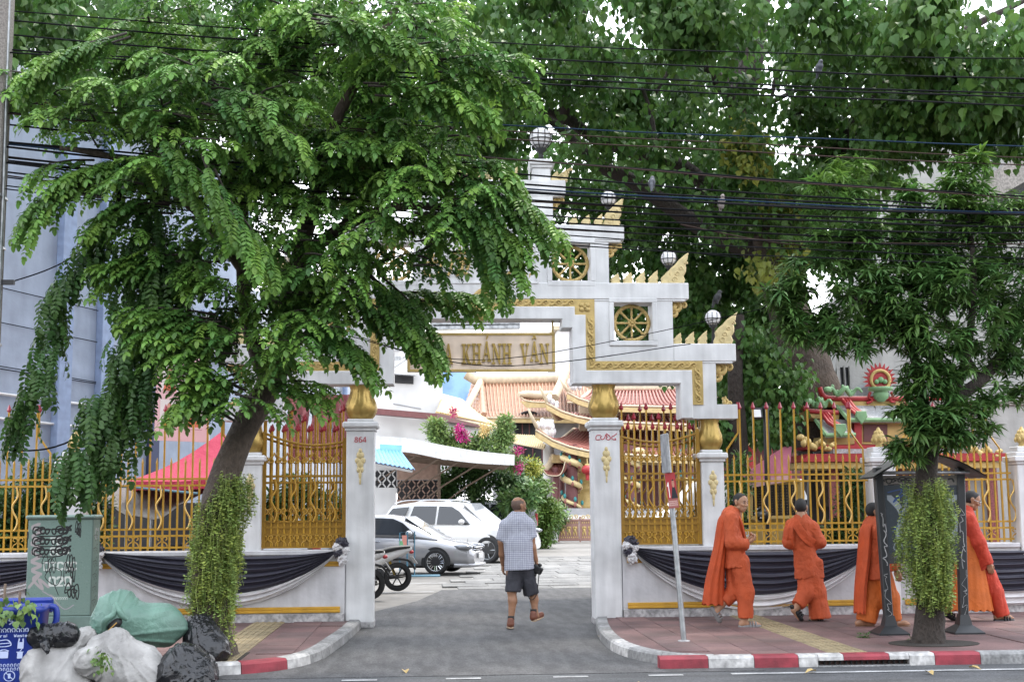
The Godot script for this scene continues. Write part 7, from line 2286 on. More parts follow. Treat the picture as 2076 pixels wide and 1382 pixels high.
# a hanging cloth with deep vertical folds: rings along a path
func drape(path: Array, rx: Array, rz: Array, folds: int, deep: float, seed_by := 0.0) -> MB:
	var pts := smooth_path(path, 6)
	var ax := radii(rx, pts.size())
	var az := radii(rz, pts.size())
	var rings := []
	for i in pts.size():
		var t := float(i) / (pts.size() - 1)
		var ring := []
		for k in 72:
			var a := -TAU * k / 72.0
			var f := 1.0 + deep * (0.35 + 0.65 * t) * (sin(a * folds + seed_by + t * 0.8) * 0.7 + sin(a * (folds * 0.5 + 1.5) + seed_by * 2.0 - t) * 0.5)
			ring.append(pts[i] + v3(cos(a) * ax[i] * f, -0.015 * sin(a * folds + seed_by) * t, sin(a) * az[i] * f))
		rings.append(ring)
	rings.reverse()
	return MB.new(true).loft(rings)

func face_of(parent: Node3D, t: Transform3D, hair: int, hair_m: Material):
	part(parent, "hair", meshes["hair%d" % hair], hair_m, t)
	part(parent, "eyes", meshes.eyes, M.steel, t)
	part(parent, "brows", meshes.pupils, M.hair, t)

func slipper(parent: Node3D, heel: Vector3, toe: Vector3, m: Material, strap: bool, up := Vector3.UP):
	var b := Body.new()
	b.k = 0.02
	var d := (toe - heel).normalized()
	var side := d.cross(up).normalized()
	var n := side.cross(d).normalized()
	var s := Vector3.ONE
	b.bone(heel + d * 0.03, toe - d * 0.04, 0.026, 0.034)
	for e in [-1.0, 1.0]:
		b.bone(heel + d * 0.035 + side * 0.012 * e, toe - d * 0.05 + side * 0.02 * e, 0.022, 0.028)
	b.bone(heel + n * 0.06 + d * 0.1, toe + n * 0.06, 0.042, 0.042, s, 4)
	part(parent, "sandal", b.mesh(0.009), m)
	if strap:
		var st := MB.new(true)
		var c := heel.lerp(toe, 0.62)
		for w in 3:
			var row := []
			for i in 9:
				var a := PI * i / 8.0
				row.append(c + d * (w - 1) * 0.035 + side * cos(a) * 0.056 + n * (sin(a) * 0.062 - 0.005))
			st.tube(row, 0.012, 5)
		part(parent, "strap", st, m)

func foot(b: Body, ankle: Vector3, heel: Vector3, toe: Vector3):
	b.bone(ankle, heel.lerp(toe, 0.12) + v3(0, 0.03, 0), 0.036, 0.032)
	b.bone(heel.lerp(toe, 0.1) + v3(0, 0.035, 0), heel.lerp(toe, 0.75) + v3(0, 0.03, 0), 0.032, 0.030)
	b.bone(heel.lerp(toe, 0.7) + v3(0, 0.03, 0), heel.lerp(toe, 0.95) + v3(0, 0.022, 0), 0.031, 0.016)

func body_of(parent: Node3D, coarse: Body, head: Transform3D, hands: Array, m: Material):
	var bits := [[meshes.head, head]]
	for h in hands:
		bits.append(h)
	bits.append([coarse.mesh(0.014), Transform3D()])
	part(parent, "body", join(bits), m)

func build_people():
	head_meshes()
	M.robe = mat(lin(0.50, 0.082, 0.022), 0.78, {"nrm": "wrinkle_n", "ns": 0.22, "scale": 1.3, "own": true, "tex": "soft"})
	M.robe_deep = mat(lin(0.50, 0.070, 0.013), 0.75, {"nrm": "wrinkle_n", "ns": 0.2, "scale": 1.2, "own": true, "tex": "soft"})
	M.robe_red = mat(lin(0.50, 0.042, 0.015), 0.75, {"nrm": "wrinkle_n", "ns": 0.22, "scale": 1.2, "own": true, "tex": "soft"})
	M.robe_gold = mat(lin(0.54, 0.120, 0.014), 0.75, {"nrm": "wrinkle_n", "ns": 0.15, "scale": 1.2, "own": true, "tex": "soft"})
	M.sandal_grey = mat(lin(0.20, 0.19, 0.19), 0.6)
	M.sandal_brown = mat(lin(0.12, 0.06, 0.035), 0.6)
	var S := v3(1.3, 1, 1)
	# ---- first monk: turns his face to the street
	var o := thing("person", "monk in orange jacket turning his face to the street, grey slippers", "person", v3(3.235, 0.098, 1.6) * v3(1, 0, 0) + v3(0, 0.1, 1.6), 0, "monks walking along the pavement")
	var b := Body.new()
	b.bone(v3(-0.114, 1.345, 0), v3(-0.076, 0.813, 0), 0.10, 0.11, S).bone(v3(-0.106, 1.391, 0), v3(-0.038, 1.459, 0.01), 0.06, 0.05)
	b.chain([v3(-0.152, 1.368, 0.15), v3(-0.16, 1.072, 0.19), v3(0.068, 1.056, 0.16)], [0.05, 0.04, 0.03]).chain([v3(-0.084, 1.368, -0.15), v3(-0.03, 1.087, -0.17), v3(0.106, 1.087, -0.08)], [0.05, 0.04, 0.03])
	b.chain([v3(-0.046, 0.783, 0.07), v3(0.015, 0.433, 0.07), v3(-0.003, 0.084, 0.07)], [0.08, 0.06, 0.042]).chain([v3(-0.061, 0.783, -0.07), v3(-0.076, 0.448, -0.05), v3(-0.271, 0.258, -0.05)], [0.08, 0.06, 0.042])
	foot(b, v3(-0.003, 0.099, 0.07), v3(-0.068, 0.005, 0.07), v3(0.213, 0.005, 0.08))
	b.bone(v3(-0.286, 0.258, -0.05), v3(-0.322, 0.213, -0.05), 0.042, 0.04).bone(v3(-0.331, 0.205, -0.05), v3(-0.286, 0.084, -0.05), 0.038, 0.03)
	var ht := Transform3D(turned(6, 36, -4).scaled(Vector3.ONE * 0.98), v3(0.012, 1.566, 0.01))
	body_of(o, b, ht, [[meshes.hand1, Transform3D(aim(v3(0.061, 1.053, 0) - v3(0.137, 1.117, 0), v3(-0.5, 0.8, 0.3)), v3(0.073, 1.059, 0.16))], [meshes.hand3, Transform3D(aim(v3(0.076, 1.056, 0) - v3(0.144, 1.102, 0), v3(-0.5, 0.8, -0.3)), v3(0.091, 1.079, -0.06))]], M.skin)
	face_of(o, ht, 0, M.hair)
	b = clothes(v3(7, 4.5, 7), 0.014)
	b.bone(v3(-0.122, 1.353, 0), v3(-0.091, 1.056, 0), 0.165, 0.155, S).bone(v3(-0.091, 1.056, 0), v3(-0.073, 0.749, 0), 0.155, 0.195, S, 2)
	b.bone(v3(-0.109, 1.391, 0), v3(-0.058, 1.482, 0), 0.085, 0.064, Vector3.ONE, 2)
	b.chain([v3(-0.152, 1.363, 0.13), v3(-0.164, 1.064, 0.19), v3(0.058, 1.034, 0.16)], [0.085, 0.074, 0.070], Vector3.ONE, 2)
	b.chain([v3(-0.084, 1.363, -0.13), v3(-0.03, 1.072, -0.17), v3(0.084, 1.056, -0.09)], [0.085, 0.07, 0.065], Vector3.ONE, 2)
	dress(o, "jacket", b, M.robe)
	b = clothes(v3(8, 1.8, 8), 0.019)
	b.chain([v3(-0.038, 0.813, 0.07), v3(0.023, 0.433, 0.07), v3(0.018, 0.114, 0.07)], [0.125, 0.105, 0.095], Vector3.ONE, 2)
	b.chain([v3(-0.068, 0.813, -0.07), v3(-0.079, 0.448, -0.05), v3(-0.22, 0.304, -0.05)], [0.125, 0.095, 0.08], Vector3.ONE, 2)
	dress(o, "trousers", b, M.robe)
	part(o, "shoulder_robe", drape([v3(-0.149, 1.449, 0.02), v3(-0.205, 1.345, 0), v3(-0.266, 0.996, -0.03), v3(-0.337, 0.585, -0.05), v3(-0.362, 0.281, -0.06)], [0.05, 0.075, 0.075, 0.115, 0.14], [0.09, 0.15, 0.15, 0.12, 0.11], 9, 0.10), M.robe_deep)
	part(o, "lapel", drape([v3(-0.084, 1.449, 0.07), v3(-0.027, 1.345, 0.12), v3(0.023, 1.163, 0.06), v3(0.061, 0.996, -0.02)], [0.02, 0.025, 0.03, 0.02], [0.03, 0.03, 0.04, 0.03], 5, 0.1), M.robe_deep)
	slipper(o, v3(-0.088, 0.002, 0.07), v3(0.225, 0.008, 0.085), M.sandal_grey, true)
	slipper(o, v3(-0.398, 0.258, -0.05), v3(-0.271, 0.041, -0.05), M.sandal_grey, true, v3(1, 0.5, 0))
	# ---- second monk: seen from behind
	o = thing("person", "monk in orange jacket seen from behind with a sash across his back", "person", v3(4.28, 0.106, 1) * v3(1, 0, 0) + v3(0, 0.1, 1.0), 0, "monks walking along the pavement")
	b = Body.new()
	var SB := v3(1, 1, 1.3)
	b.bone(v3(-0.058, 1.249, 0), v3(-0.015, 0.626, 0), 0.11, 0.12, SB).bone(v3(-0.064, 1.295, 0), v3(-0.064, 1.401, 0), 0.055, 0.052)
	b.chain([v3(-0.03, 0.596, 0), v3(-0.053, 0.383, 0.04), v3(-0.198, 0.193, 0.1)], [0.08, 0.06, 0.042]).chain([v3(0.068, 0.596, 0), v3(0.106, 0.368, 0), v3(0.099, 0.049, 0)], [0.08, 0.06, 0.045])
	b.chain([v3(-0.205, 1.257, 0), v3(-0.258, 1.037, 0.02), v3(-0.122, 1.006, -0.2)], [0.05, 0.042, 0.03]).chain([v3(0.099, 1.219, 0), v3(0.17, 1.037, 0.02), v3(0.046, 1.006, -0.2)], [0.05, 0.042, 0.03])
	foot(b, v3(0.091, 0.064, 0), v3(0, 0.006, 0.02), v3(0.198, 0.006, -0.05))
	b.bone(v3(-0.205, 0.201, 0.1), v3(-0.24, 0.155, 0.1), 0.042, 0.036).bone(v3(-0.243, 0.155, 0.1), v3(-0.175, 0.049, 0.1), 0.036, 0.028)
	ht = Transform3D(turned(3, 152, 0), v3(-0.065, 1.49, 0))
	body_of(o, b, ht, [[meshes.hand0, Transform3D(aim(v3(0, -0.1, 1), v3(0, 1, 0)), v3(-0.114, 1.014, -0.2))], [meshes.hand2, Transform3D(aim(v3(0, -0.1, 1), v3(0, 1, 0)), v3(0.038, 1.014, -0.2))]], M.skin)
	face_of(o, ht, 0, M.hair)
	b = clothes(v3(7, 4.5, 7), 0.014)
	b.bone(v3(-0.064, 1.257, 0), v3(-0.053, 0.991, 0), 0.155, 0.135, SB).bone(v3(-0.053, 0.991, 0), v3(0, 0.573, 0), 0.135, 0.185, SB, 2)
	b.bone(v3(-0.19, 1.257, 0), v3(0.084, 1.227, 0), 0.07, 0.07)
	b.bone(v3(-0.064, 1.303, 0), v3(-0.068, 1.383, -0.005), 0.08, 0.066, Vector3.ONE, 2)
	b.chain([v3(-0.205, 1.257, 0), v3(-0.258, 1.037, 0.03), v3(-0.16, 0.999, -0.14)], [0.08, 0.075, 0.065], Vector3.ONE, 2)
	b.chain([v3(0.091, 1.219, 0), v3(0.164, 1.037, 0.03), v3(0.076, 0.991, -0.14)], [0.08, 0.075, 0.065], Vector3.ONE, 2)
	b.bone(v3(0.137, 0.778, 0.06), v3(0.144, 0.573, 0.05), 0.045, 0.05, Vector3.ONE, 2)
	dress(o, "jacket", b, M.robe)
	b = clothes(v3(8, 1.8, 8), 0.019)
	b.chain([v3(-0.023, 0.611, 0), v3(-0.046, 0.383, 0.04), v3(-0.19, 0.216, 0.1)], [0.125, 0.105, 0.085], Vector3.ONE, 2)
	b.chain([v3(0.061, 0.611, 0), v3(0.103, 0.368, 0), v3(0.137, 0.04, 0)], [0.125, 0.115, 0.145], Vector3.ONE, 2)
	dress(o, "trousers", b, M.robe)
	var sash := MB.new(true)
	var rows := []
	for j in 5:
		var w := (j - 2) * 0.022
		var row := []
		for q in smooth_path([v3(-0.225, 1.28, -0.02), v3(-0.205, 1.325, 0.06), v3(-0.175, 1.272, 0.115), v3(-0.106, 1.158, 0.135), v3(-0.03, 1.075, 0.135), v3(0.058, 1.021, 0.1), v3(0.099, 0.999, 0.02)], 5):
			row.append(q + v3(w * 0.85, w * 1.1, 0.012 + 0.006 * sin(j * 2.6)))
		rows.append(row)
	part(o, "sash", sash.sheet(rows, 0.012), M.robe_deep)
	part(o, "shoulder_robe", drape([v3(-0.19, 1.325, 0.02), v3(-0.236, 1.234, 0.03), v3(-0.251, 1.097, 0.03), v3(-0.231, 0.983, 0)], [0.04, 0.07, 0.085, 0.075], [0.07, 0.10, 0.10, 0.09], 8, 0.09, 2.0), M.robe_deep)
	slipper(o, v3(-0.03, 0, 0.02), v3(0.205, 0.003, -0.06), M.black, true)
	slipper(o, v3(-0.286, 0.228, 0.1), v3(-0.125, 0.009, 0.1), M.black, true, v3(1, 0.6, 0))
	# ---- third monk: half hidden by the post
	o = thing("person", "monk in orange robes mostly hidden behind the post of the notice board", "person", v3(4.898, 0.099, 1.87) * v3(1, 0, 0) + v3(0, 0.1, 1.87), 0, "monks walking along the pavement")
	b = Body.new()
	b.bone(v3(-0.009, 1.214, 0), v3(0.005, 0.651, 0), 0.10, 0.11, S).bone(v3(-0.018, 1.25, 0), v3(0, 1.355, 0), 0.056, 0.05)
	b.chain([v3(0.018, 1.197, 0.16), v3(0.123, 0.898, 0.2), v3(0.194, 0.704, 0.19)], [0.05, 0.042, 0.03]).chain([v3(-0.018, 1.197, -0.16), v3(0, 0.898, -0.2), v3(0.079, 0.686, -0.2)], [0.05, 0.042, 0.03])
	b.chain([v3(0.044, 0.634, 0.06), v3(0.136, 0.352, 0.06), v3(0.194, 0.062, 0.06)], [0.08, 0.06, 0.044]).chain([v3(-0.026, 0.634, -0.06), v3(-0.044, 0.334, -0.06), v3(-0.185, 0.062, -0.06)], [0.08, 0.06, 0.044])
	foot(b, v3(0.194, 0.088, 0.06), v3(0.158, 0.012, 0.06), v3(0.387, 0.012, 0.07))
	foot(b, v3(-0.202, 0.079, -0.06), v3(-0.269, 0.007, -0.06), v3(-0.018, 0.004, -0.05))
	ht = Transform3D(turned(8, 90, 0), v3(0.012, 1.426, 0))
	body_of(o, b, ht, [[meshes.hand0, Transform3D(aim(v3(0.185, 0.739, 0) - v3(0.216, 0.651, 0), v3(0.2, 0, -1)), v3(0.194, 0.704, 0.19))], [meshes.hand2, Transform3D(aim(v3(-0.2, 1, 0), v3(0.2, 0, 1)), v3(0.079, 0.686, -0.2))]], M.skin_tan)
	face_of(o, ht, 0, M.hair)
	b = clothes(v3(7, 4.5, 7), 0.014)
	b.bone(v3(-0.018, 1.214, 0), v3(-0.004, 0.933, 0), 0.17, 0.165, S).bone(v3(-0.004, 0.933, 0), v3(0.005, 0.595, 0), 0.165, 0.20, S, 2)
	b.bone(v3(-0.021, 1.258, 0), v3(0, 1.341, 0), 0.085, 0.065, Vector3.ONE, 2)
	b.chain([v3(0.009, 1.197, 0.15), v3(0.123, 0.898, 0.2), v3(0.188, 0.718, 0.19)], [0.085, 0.08, 0.072], Vector3.ONE, 2)
	dress(o, "jacket", b, M.robe)
	b = clothes(v3(8, 1.8, 8), 0.019)
	b.chain([v3(0.053, 0.651, 0.06), v3(0.141, 0.352, 0.06), v3(0.188, 0.079, 0.06)], [0.125, 0.115, 0.10], Vector3.ONE, 2)
	b.chain([v3(-0.035, 0.651, -0.06), v3(-0.062, 0.334, -0.06), v3(-0.132, 0.062, -0.06)], [0.14, 0.13, 0.125], Vector3.ONE, 2)
	dress(o, "trousers", b, M.robe_gold)
	part(o, "shoulder_robe", drape([v3(-0.044, 1.311, 0.02), v3(-0.114, 1.214, 0.04), v3(-0.158, 0.862, 0.03), v3(-0.211, 0.51, 0.02), v3(-0.234, 0.176, 0)], [0.04, 0.07, 0.065, 0.06, 0.06], [0.08, 0.15, 0.16, 0.14, 0.13], 8, 0.09, 1.0), M.robe_deep)
	slipper(o, v3(0.15, -0.004, 0.06), v3(0.4, -0.004, 0.07), M.sandal_brown, false)
	slipper(o, v3(-0.282, -0.011, -0.06), v3(-0.005, -0.014, -0.05), M.sandal_brown, false)
	# ---- fourth monk: head bowed, spectacles
	o = thing("person", "monk in red and saffron robes with bowed head and spectacles", "person", v3(6.431, 0.101, 1.28) * v3(1, 0, 0) + v3(0, 0.1, 1.28), 0, "monks walking along the pavement")
	b = Body.new()
	b.bone(v3(-0.082, 1.307, 0), v3(0, 0.706, 0), 0.10, 0.11, S).bone(v3(-0.082, 1.38, 0), v3(-0.018, 1.489, 0), 0.058, 0.052)
	b.chain([v3(-0.091, 1.325, 0.17), v3(0, 1.016, 0.2), v3(0.106, 0.761, 0.19)], [0.05, 0.042, 0.03]).chain([v3(-0.055, 1.325, -0.17), v3(0.091, 1.052, -0.19), v3(0.155, 0.87, -0.18)], [0.05, 0.042, 0.03])
	b.chain([v3(0.082, 0.688, 0.05), v3(0.218, 0.379, 0.05), v3(0.282, 0.078, 0.05)], [0.08, 0.06, 0.044]).chain([v3(-0.073, 0.688, -0.06), v3(-0.2, 0.379, -0.06), v3(-0.382, 0.16, -0.06)], [0.08, 0.06, 0.044])
	foot(b, v3(0.273, 0.096, 0.05), v3(0.209, 0.018, 0.05), v3(0.473, 0.015, 0.06))
	b.bone(v3(-0.391, 0.16, -0.06), v3(-0.404, 0.124, -0.06), 0.042, 0.036).bone(v3(-0.408, 0.115, -0.06), v3(-0.3, 0.042, -0.06), 0.036, 0.028)
	ht = Transform3D(turned(0, 80, 0) * turned(20, 0, 0), v3(0.015, 1.571, 0))
	body_of(o, b, ht, [[meshes.hand0, Transform3D(aim(v3(0.1, 0.779, 0) - v3(0.133, 0.679, 0), v3(0.3, 0, -1)), v3(0.109, 0.752, 0.19))], [meshes.hand2, Transform3D(aim(v3(-0.3, 1, 0), v3(0.2, 0, 1)), v3(0.155, 0.879, -0.14))]], M.skin_tan)
	face_of(o, ht, 0, M.hair)
	var gl := MB.new(true)
	for s in [-1.0, 1.0]:
		var pts := []
		for i in 17:
			pts.append(v3(0.033 * s + cos(TAU * i / 16.0) * 0.023, 0.004 + sin(TAU * i / 16.0) * 0.018, 0.108))
		gl.tube(pts, 0.0022, 5, false)
		gl.tube([v3(0.056 * s, 0.008, 0.106), v3(0.082 * s, 0.008, 0.03), v3(0.084 * s, 0.004, -0.01)], 0.0022, 5)
	gl.tube([v3(-0.010, 0.008, 0.110), v3(0.010, 0.008, 0.110)], 0.002, 5)
	part(o, "spectacles", gl, M.chrome, ht)
	b = clothes(v3(7, 4.5, 7), 0.014)
	b.bone(v3(-0.091, 1.325, 0), v3(-0.055, 1.034, 0), 0.165, 0.155, S).bone(v3(-0.055, 1.034, 0), v3(0.045, 0.673, 0), 0.155, 0.20, S, 2)
	b.bone(v3(-0.091, 1.38, 0), v3(-0.045, 1.48, 0), 0.085, 0.066, Vector3.ONE, 2)
	b.chain([v3(-0.1, 1.325, 0.15), v3(-0.004, 1.016, 0.2), v3(0.1, 0.743, 0.19)], [0.09, 0.082, 0.082], Vector3.ONE, 2)
	b.chain([v3(-0.055, 1.325, -0.15), v3(0.082, 1.052, -0.17), v3(0.146, 0.87, -0.14)], [0.08, 0.07, 0.065], Vector3.ONE, 2)
	dress(o, "jacket", b, M.robe_red)
	b = clothes(v3(8, 1.8, 8), 0.019)
	b.chain([v3(0.1, 0.724, 0.03), v3(0.228, 0.379, 0.03), v3(0.319, 0.066, 0.04)], [0.125, 0.115, 0.10], Vector3.ONE, 2)
	b.chain([v3(-0.073, 0.724, -0.08), v3(-0.191, 0.379, -0.08), v3(-0.3, 0.16, -0.08)], [0.125, 0.11, 0.105], Vector3.ONE, 2)
	dress(o, "trousers", b, M.robe_red)
	part(o, "long_robe", drape([v3(-0.091, 1.107, 0.04), v3(-0.082, 0.888, 0.05), v3(-0.091, 0.561, 0.05), v3(-0.106, 0.306, 0.05), v3(-0.113, 0.146, 0.05)], [0.10, 0.17, 0.23, 0.285, 0.315], [0.13, 0.15, 0.17, 0.18, 0.18], 17, 0.045, 0.6), M.robe_gold)
	slipper(o, v3(0.191, 0, 0.05), v3(0.484, 0.004, 0.06), M.black, true)
	slipper(o, v3(-0.488, 0.133, -0.06), v3(-0.246, 0.004, -0.06), M.black, true, v3(0.5, 1, 0))
	# ---- the man walking in through the gate
	M.shirt = mat(lin(0.72, 0.72, 0.75), 0.8, {"own": true, "scale": 10.0})
	M.shirt.albedo_texture = T.weave
	M.shorts = mat(lin(0.040, 0.040, 0.050), 0.8, {"nrm": "wrinkle_n", "ns": 0.2, "own": true, "scale": 1.5})
	M.shoe = mat(lin(0.20, 0.065, 0.035), 0.5, {"tex": "grime", "own": true, "scale": 3.0})
	o = thing("person", "balding man in checked shirt and dark shorts walking in through the gate", "person", v3(0.462, -0.002, 0.43) * v3(1, 0, 0) + v3(0, 0.006, 0.43))
	b = Body.new()
	b.bone(v3(-0.026, 1.371, 0), v3(-0.009, 0.849, 0), 0.13, 0.13, SB).bone(v3(-0.017, 1.441, 0), v3(-0.009, 1.545, 0), 0.062, 0.06)
	b.chain([v3(-0.209, 1.354, 0), v3(-0.247, 1.162, 0), v3(-0.24, 0.988, -0.06), v3(-0.223, 0.849, -0.14)], [0.058, 0.046, 0.040, 0.030])
	b.chain([v3(0.139, 1.362, 0), v3(0.157, 1.197, 0.01), v3(0.177, 1.075, 0.01), v3(0.226, 0.901, -0.03)], [0.058, 0.052, 0.046, 0.032])
	b.chain([v3(-0.104, 0.78, 0), v3(-0.113, 0.501, 0.02), v3(-0.104, 0.371, 0.04), v3(-0.127, 0.136, 0.06)], [0.09, 0.062, 0.058, 0.038])
	b.chain([v3(0.096, 0.78, 0), v3(0.177, 0.501, -0.05), v3(0.195, 0.379, -0.05), v3(0.2, 0.214, -0.02)], [0.09, 0.062, 0.056, 0.038])
	b.bone(v3(-0.127, 0.127, 0.06), v3(-0.139, 0.057, 0.05), 0.04, 0.045).bone(v3(0.2, 0.214, -0.02), v3(0.217, 0.162, -0.02), 0.04, 0.045)
	ht = Transform3D(turned(0, 122, 0) * turned(2, 0, 0), v3(-0.005, 1.636, 0))
	body_of(o, b, ht, [[meshes.hand1, Transform3D(aim(v3(0.226, 0.91, 0) - v3(0.247, 0.788, 0), v3(-1, 0, 0.2)), v3(0.23, 0.893, -0.03))], [meshes.hand2, Transform3D(aim(v3(0, 1, 0.3), v3(1, 0, -0.3)), v3(-0.223, 0.849, -0.14))]], M.skin_tan)
	face_of(o, ht, 1, M.stubble)
	b = clothes(v3(5, 3.5, 5), 0.008)
	b.bone(v3(-0.024, 1.389, 0), v3(-0.017, 1.128, 0), 0.185, 0.185, v3(1, 1, 1.35)).bone(v3(-0.017, 1.128, 0), v3(-0.003, 0.783, 0), 0.19, 0.205, v3(1, 1, 1.2), 2)
	b.bone(v3(-0.174, 1.371, 0), v3(0.131, 1.38, 0), 0.075, 0.075)
	b.bone(v3(-0.012, 1.458, 0), v3(-0.009, 1.545, 0), 0.085, 0.07, Vector3.ONE, 2)
	b.bone(v3(-0.191, 1.371, 0), v3(-0.247, 1.171, 0), 0.085, 0.083, Vector3.ONE, 2).bone(v3(0.122, 1.38, 0), v3(0.16, 1.206, 0.01), 0.085, 0.086, Vector3.ONE, 2)
	dress(o, "checked_shirt", b, M.shirt, 0.014)
	part(o, "pleat", MB.new(true).tube([v3(-0.012, 1.423, 0.135), v3(-0.007, 1.128, 0.142), v3(-0.003, 0.806, 0.148)], 0.006, 5), M.shirt)
	b = clothes(v3(6, 3, 6), 0.018)
	b.bone(v3(-0.082, 0.797, 0), v3(-0.096, 0.492, 0.02), 0.10, 0.105, Vector3.ONE, 2).bone(v3(0.082, 0.797, 0), v3(0.16, 0.452, -0.05), 0.10, 0.105, Vector3.ONE, 2).bone(v3(-0.052, 0.806, 0), v3(0.052, 0.806, 0), 0.11, 0.11)
	dress(o, "shorts", b, M.shorts, 0.015)
	for q in [[v3(-0.136, 0.087, 0.1), v3(-0.139, 0.063, -0.1)], [v3(0.177, 0.167, 0.02), v3(0.296, 0.191, -0.12)]]:
		var sh := Body.new()
		sh.k = 0.025
		sh.bone(q[0] + v3(0, 0.03, 0), q[0] + v3(0, -0.015, 0), 0.045, 0.045).bone(q[0] + v3(0, -0.02, 0), q[1] + v3(0, -0.02, 0), 0.045, 0.04)
		part(o, "shoe", sh.mesh(0.009), M.shoe)
		var so := MB.new(true)
		so.tube([q[0] + v3(0, -0.06, 0.03), q[0].lerp(q[1], 0.6) + v3(0, -0.06, 0), q[1] + v3(0, -0.05, -0.03)], 0.045, 8, true, 0.35)
		part(o, "sole", so, mat(lin(0.42, 0.30, 0.20), 0.7))
		var sk := MB.new(true)
		sk.lathe([Vector2(0.046, 0.05), Vector2(0.045, 0.085), Vector2(0.043, 0.10)], 10)
		part(o, "sock", sk, M.black, moved(q[0] + v3(0.005, -0.01, -0.02)))
	# the camera hanging from his hand
	var c := thing("photo_camera", "black camera with long lens hanging from the walking man's hand", "camera", o.position + v3(0.223, 0.741, 0.02), -0.5)
	part(c, "housing", MB.new().box(v3(0.02, 0.045, 0), v3(0.14, 0.10, 0.06), 0.012, turned(0, 0, -30)), M.black)
	part(c, "prism_hump", MB.new().box(v3(0.055, 0.105, 0), v3(0.05, 0.04, 0.05), 0.012, turned(0, 0, -30)), M.black)
	part(c, "lens_barrel", MB.new(true).at(moved(v3(-0.03, -0.02, 0.01), turned(28, 0, -30))).lathe([Vector2(0.036, 0.02), Vector2(0.036, -0.05), Vector2(0.042, -0.06), Vector2(0.042, -0.11), Vector2(0.036, -0.115), Vector2(0.030, -0.10)], 14), M.dark)
	part(c, "strap", MB.new(true).tube(smooth_path([v3(0.06, 0.06, 0.03), v3(0.05, -0.12, 0.05), v3(0.02, -0.29, 0.05), v3(-0.05, -0.36, 0.05), v3(-0.10, -0.30, 0.05), v3(-0.075, -0.12, 0.05), v3(-0.05, 0.0, 0.03)], 5), 0.013, 6, true, 0.35), M.black)
	part(c, "strap_pad", MB.new(true).tube([v3(-0.085, -0.18, 0.058), v3(-0.098, -0.29, 0.06)], 0.012, 6, true, 0.35), mat(lin(0.55, 0.34, 0.03), 0.6))

# ---------------------------------------------------------------- vehicles
# stations along the car: x, lowest, shoulder, top height; half widths at sill, shoulder, top
func hull(st: Array, seg := 5) -> MB:
	var b := MB.new(true)
	var fine := []
	for i in st.size() - 1:
		for k in seg:
			var t := float(k) / seg
			t = t * t * (3.0 - 2.0 * t) * 0.35 + t * 0.65
			fine.append(range(7).map(func(j): return lerpf(st[i][j], st[i + 1][j], t)))
	fine.append(st[-1])
	var rings := []
	for r in fine:
		var ring := []
		var half := [Vector2(r[4] * 0.80, r[1]), Vector2(r[4] * 0.97, r[1] + 0.03), Vector2(lerpf(r[4], r[5], 0.5) + 0.012, lerpf(r[1], r[2], 0.45)), Vector2(r[5] + 0.006, r[2] - 0.07), Vector2(r[5] * 0.985, r[2]), Vector2(lerpf(r[5], r[6], 0.85), lerpf(r[2], r[3], 0.80)), Vector2(r[6] * 0.8, r[3] - 0.012), Vector2(r[6] * 0.4, r[3])]
		for h in half:
			ring.append(v3(r[0], h.y, h.x))
		for i in range(half.size() - 1, -1, -1):
			ring.append(v3(r[0], half[i].y, -half[i].x))
		rings.append(ring)
	b.loft(rings)
	return b

func wheel(parent: Node3D, at: Vector3, r: float, w: float, rim_m: Material, spokes: int, double := false):
	var o := Node3D.new()
	o.name = numbered("wheel", parent)
	parent.add_child(o, true)
	var s := 1.0 if at.z > 0 else -1.0
	o.transform = Transform3D(turned(90 * s, 0, 0), at)
	var key := "wheel%f_%d" % [r, spokes]
	if not meshes.has(key):
		var t := MB.new(true)
		t.lathe([Vector2(r * 0.70, -w * 0.5), Vector2(r * 0.93, -w * 0.5), Vector2(r, -w * 0.36), Vector2(r, w * 0.36), Vector2(r * 0.93, w * 0.5), Vector2(r * 0.72, w * 0.5), Vector2(r * 0.68, w * 0.40)], 32, Vector3.ZERO, Vector3.ONE, false)
		meshes[key] = t.done()
		var k := MB.new(true)
		k.lathe([Vector2(r * 0.62, w * 0.2), Vector2(r * 0.67, w * 0.40), Vector2(r * 0.705, w * 0.47), Vector2(r * 0.71, w * 0.40)], 32, Vector3.ZERO, Vector3.ONE, false)
		k.lathe([Vector2(0.01, w * 0.36), Vector2(r * 0.14, w * 0.36), Vector2(r * 0.17, w * 0.28)], 16)
		k.sm(false)
		for i in spokes:
			for e in ([-0.09, 0.09] if double else [0.0]):
				var a: float = TAU * i / spokes
				var d := v3(cos(a), 0, sin(a))
				var n := v3(-d.z, 0, d.x)
				k.tube([d * r * 0.1 + n * e * r * 0.5 + v3(0, w * 0.3, 0), d * r * 0.66 + n * e * r + v3(0, w * 0.38, 0)], [r * 0.045, r * 0.055], 5)
		meshes[key + "rim"] = k.done()
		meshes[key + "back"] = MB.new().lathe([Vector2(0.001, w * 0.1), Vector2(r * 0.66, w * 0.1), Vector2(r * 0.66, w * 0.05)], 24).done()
	part(o, "tyre", meshes[key], M.tyre)
	part(o, "rim", meshes[key + "rim"], rim_m)
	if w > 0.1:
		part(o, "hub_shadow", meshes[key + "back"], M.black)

func side_outline(parent: Node3D, called: String, pts: Array, z: float, thick: float, m: Material, lean := 0.0):
	# a flat shape on the side of the car, leaning inwards towards the top
	for s in [1.0, -1.0]:
		var q := []
		for p in pts:
			q.append(v3(p.x, p.y, (z - lean * (p.y - pts[0].y)) * s))
		if s < 0:
			q.reverse()
		part(parent, called, poly3(q, thick), m)

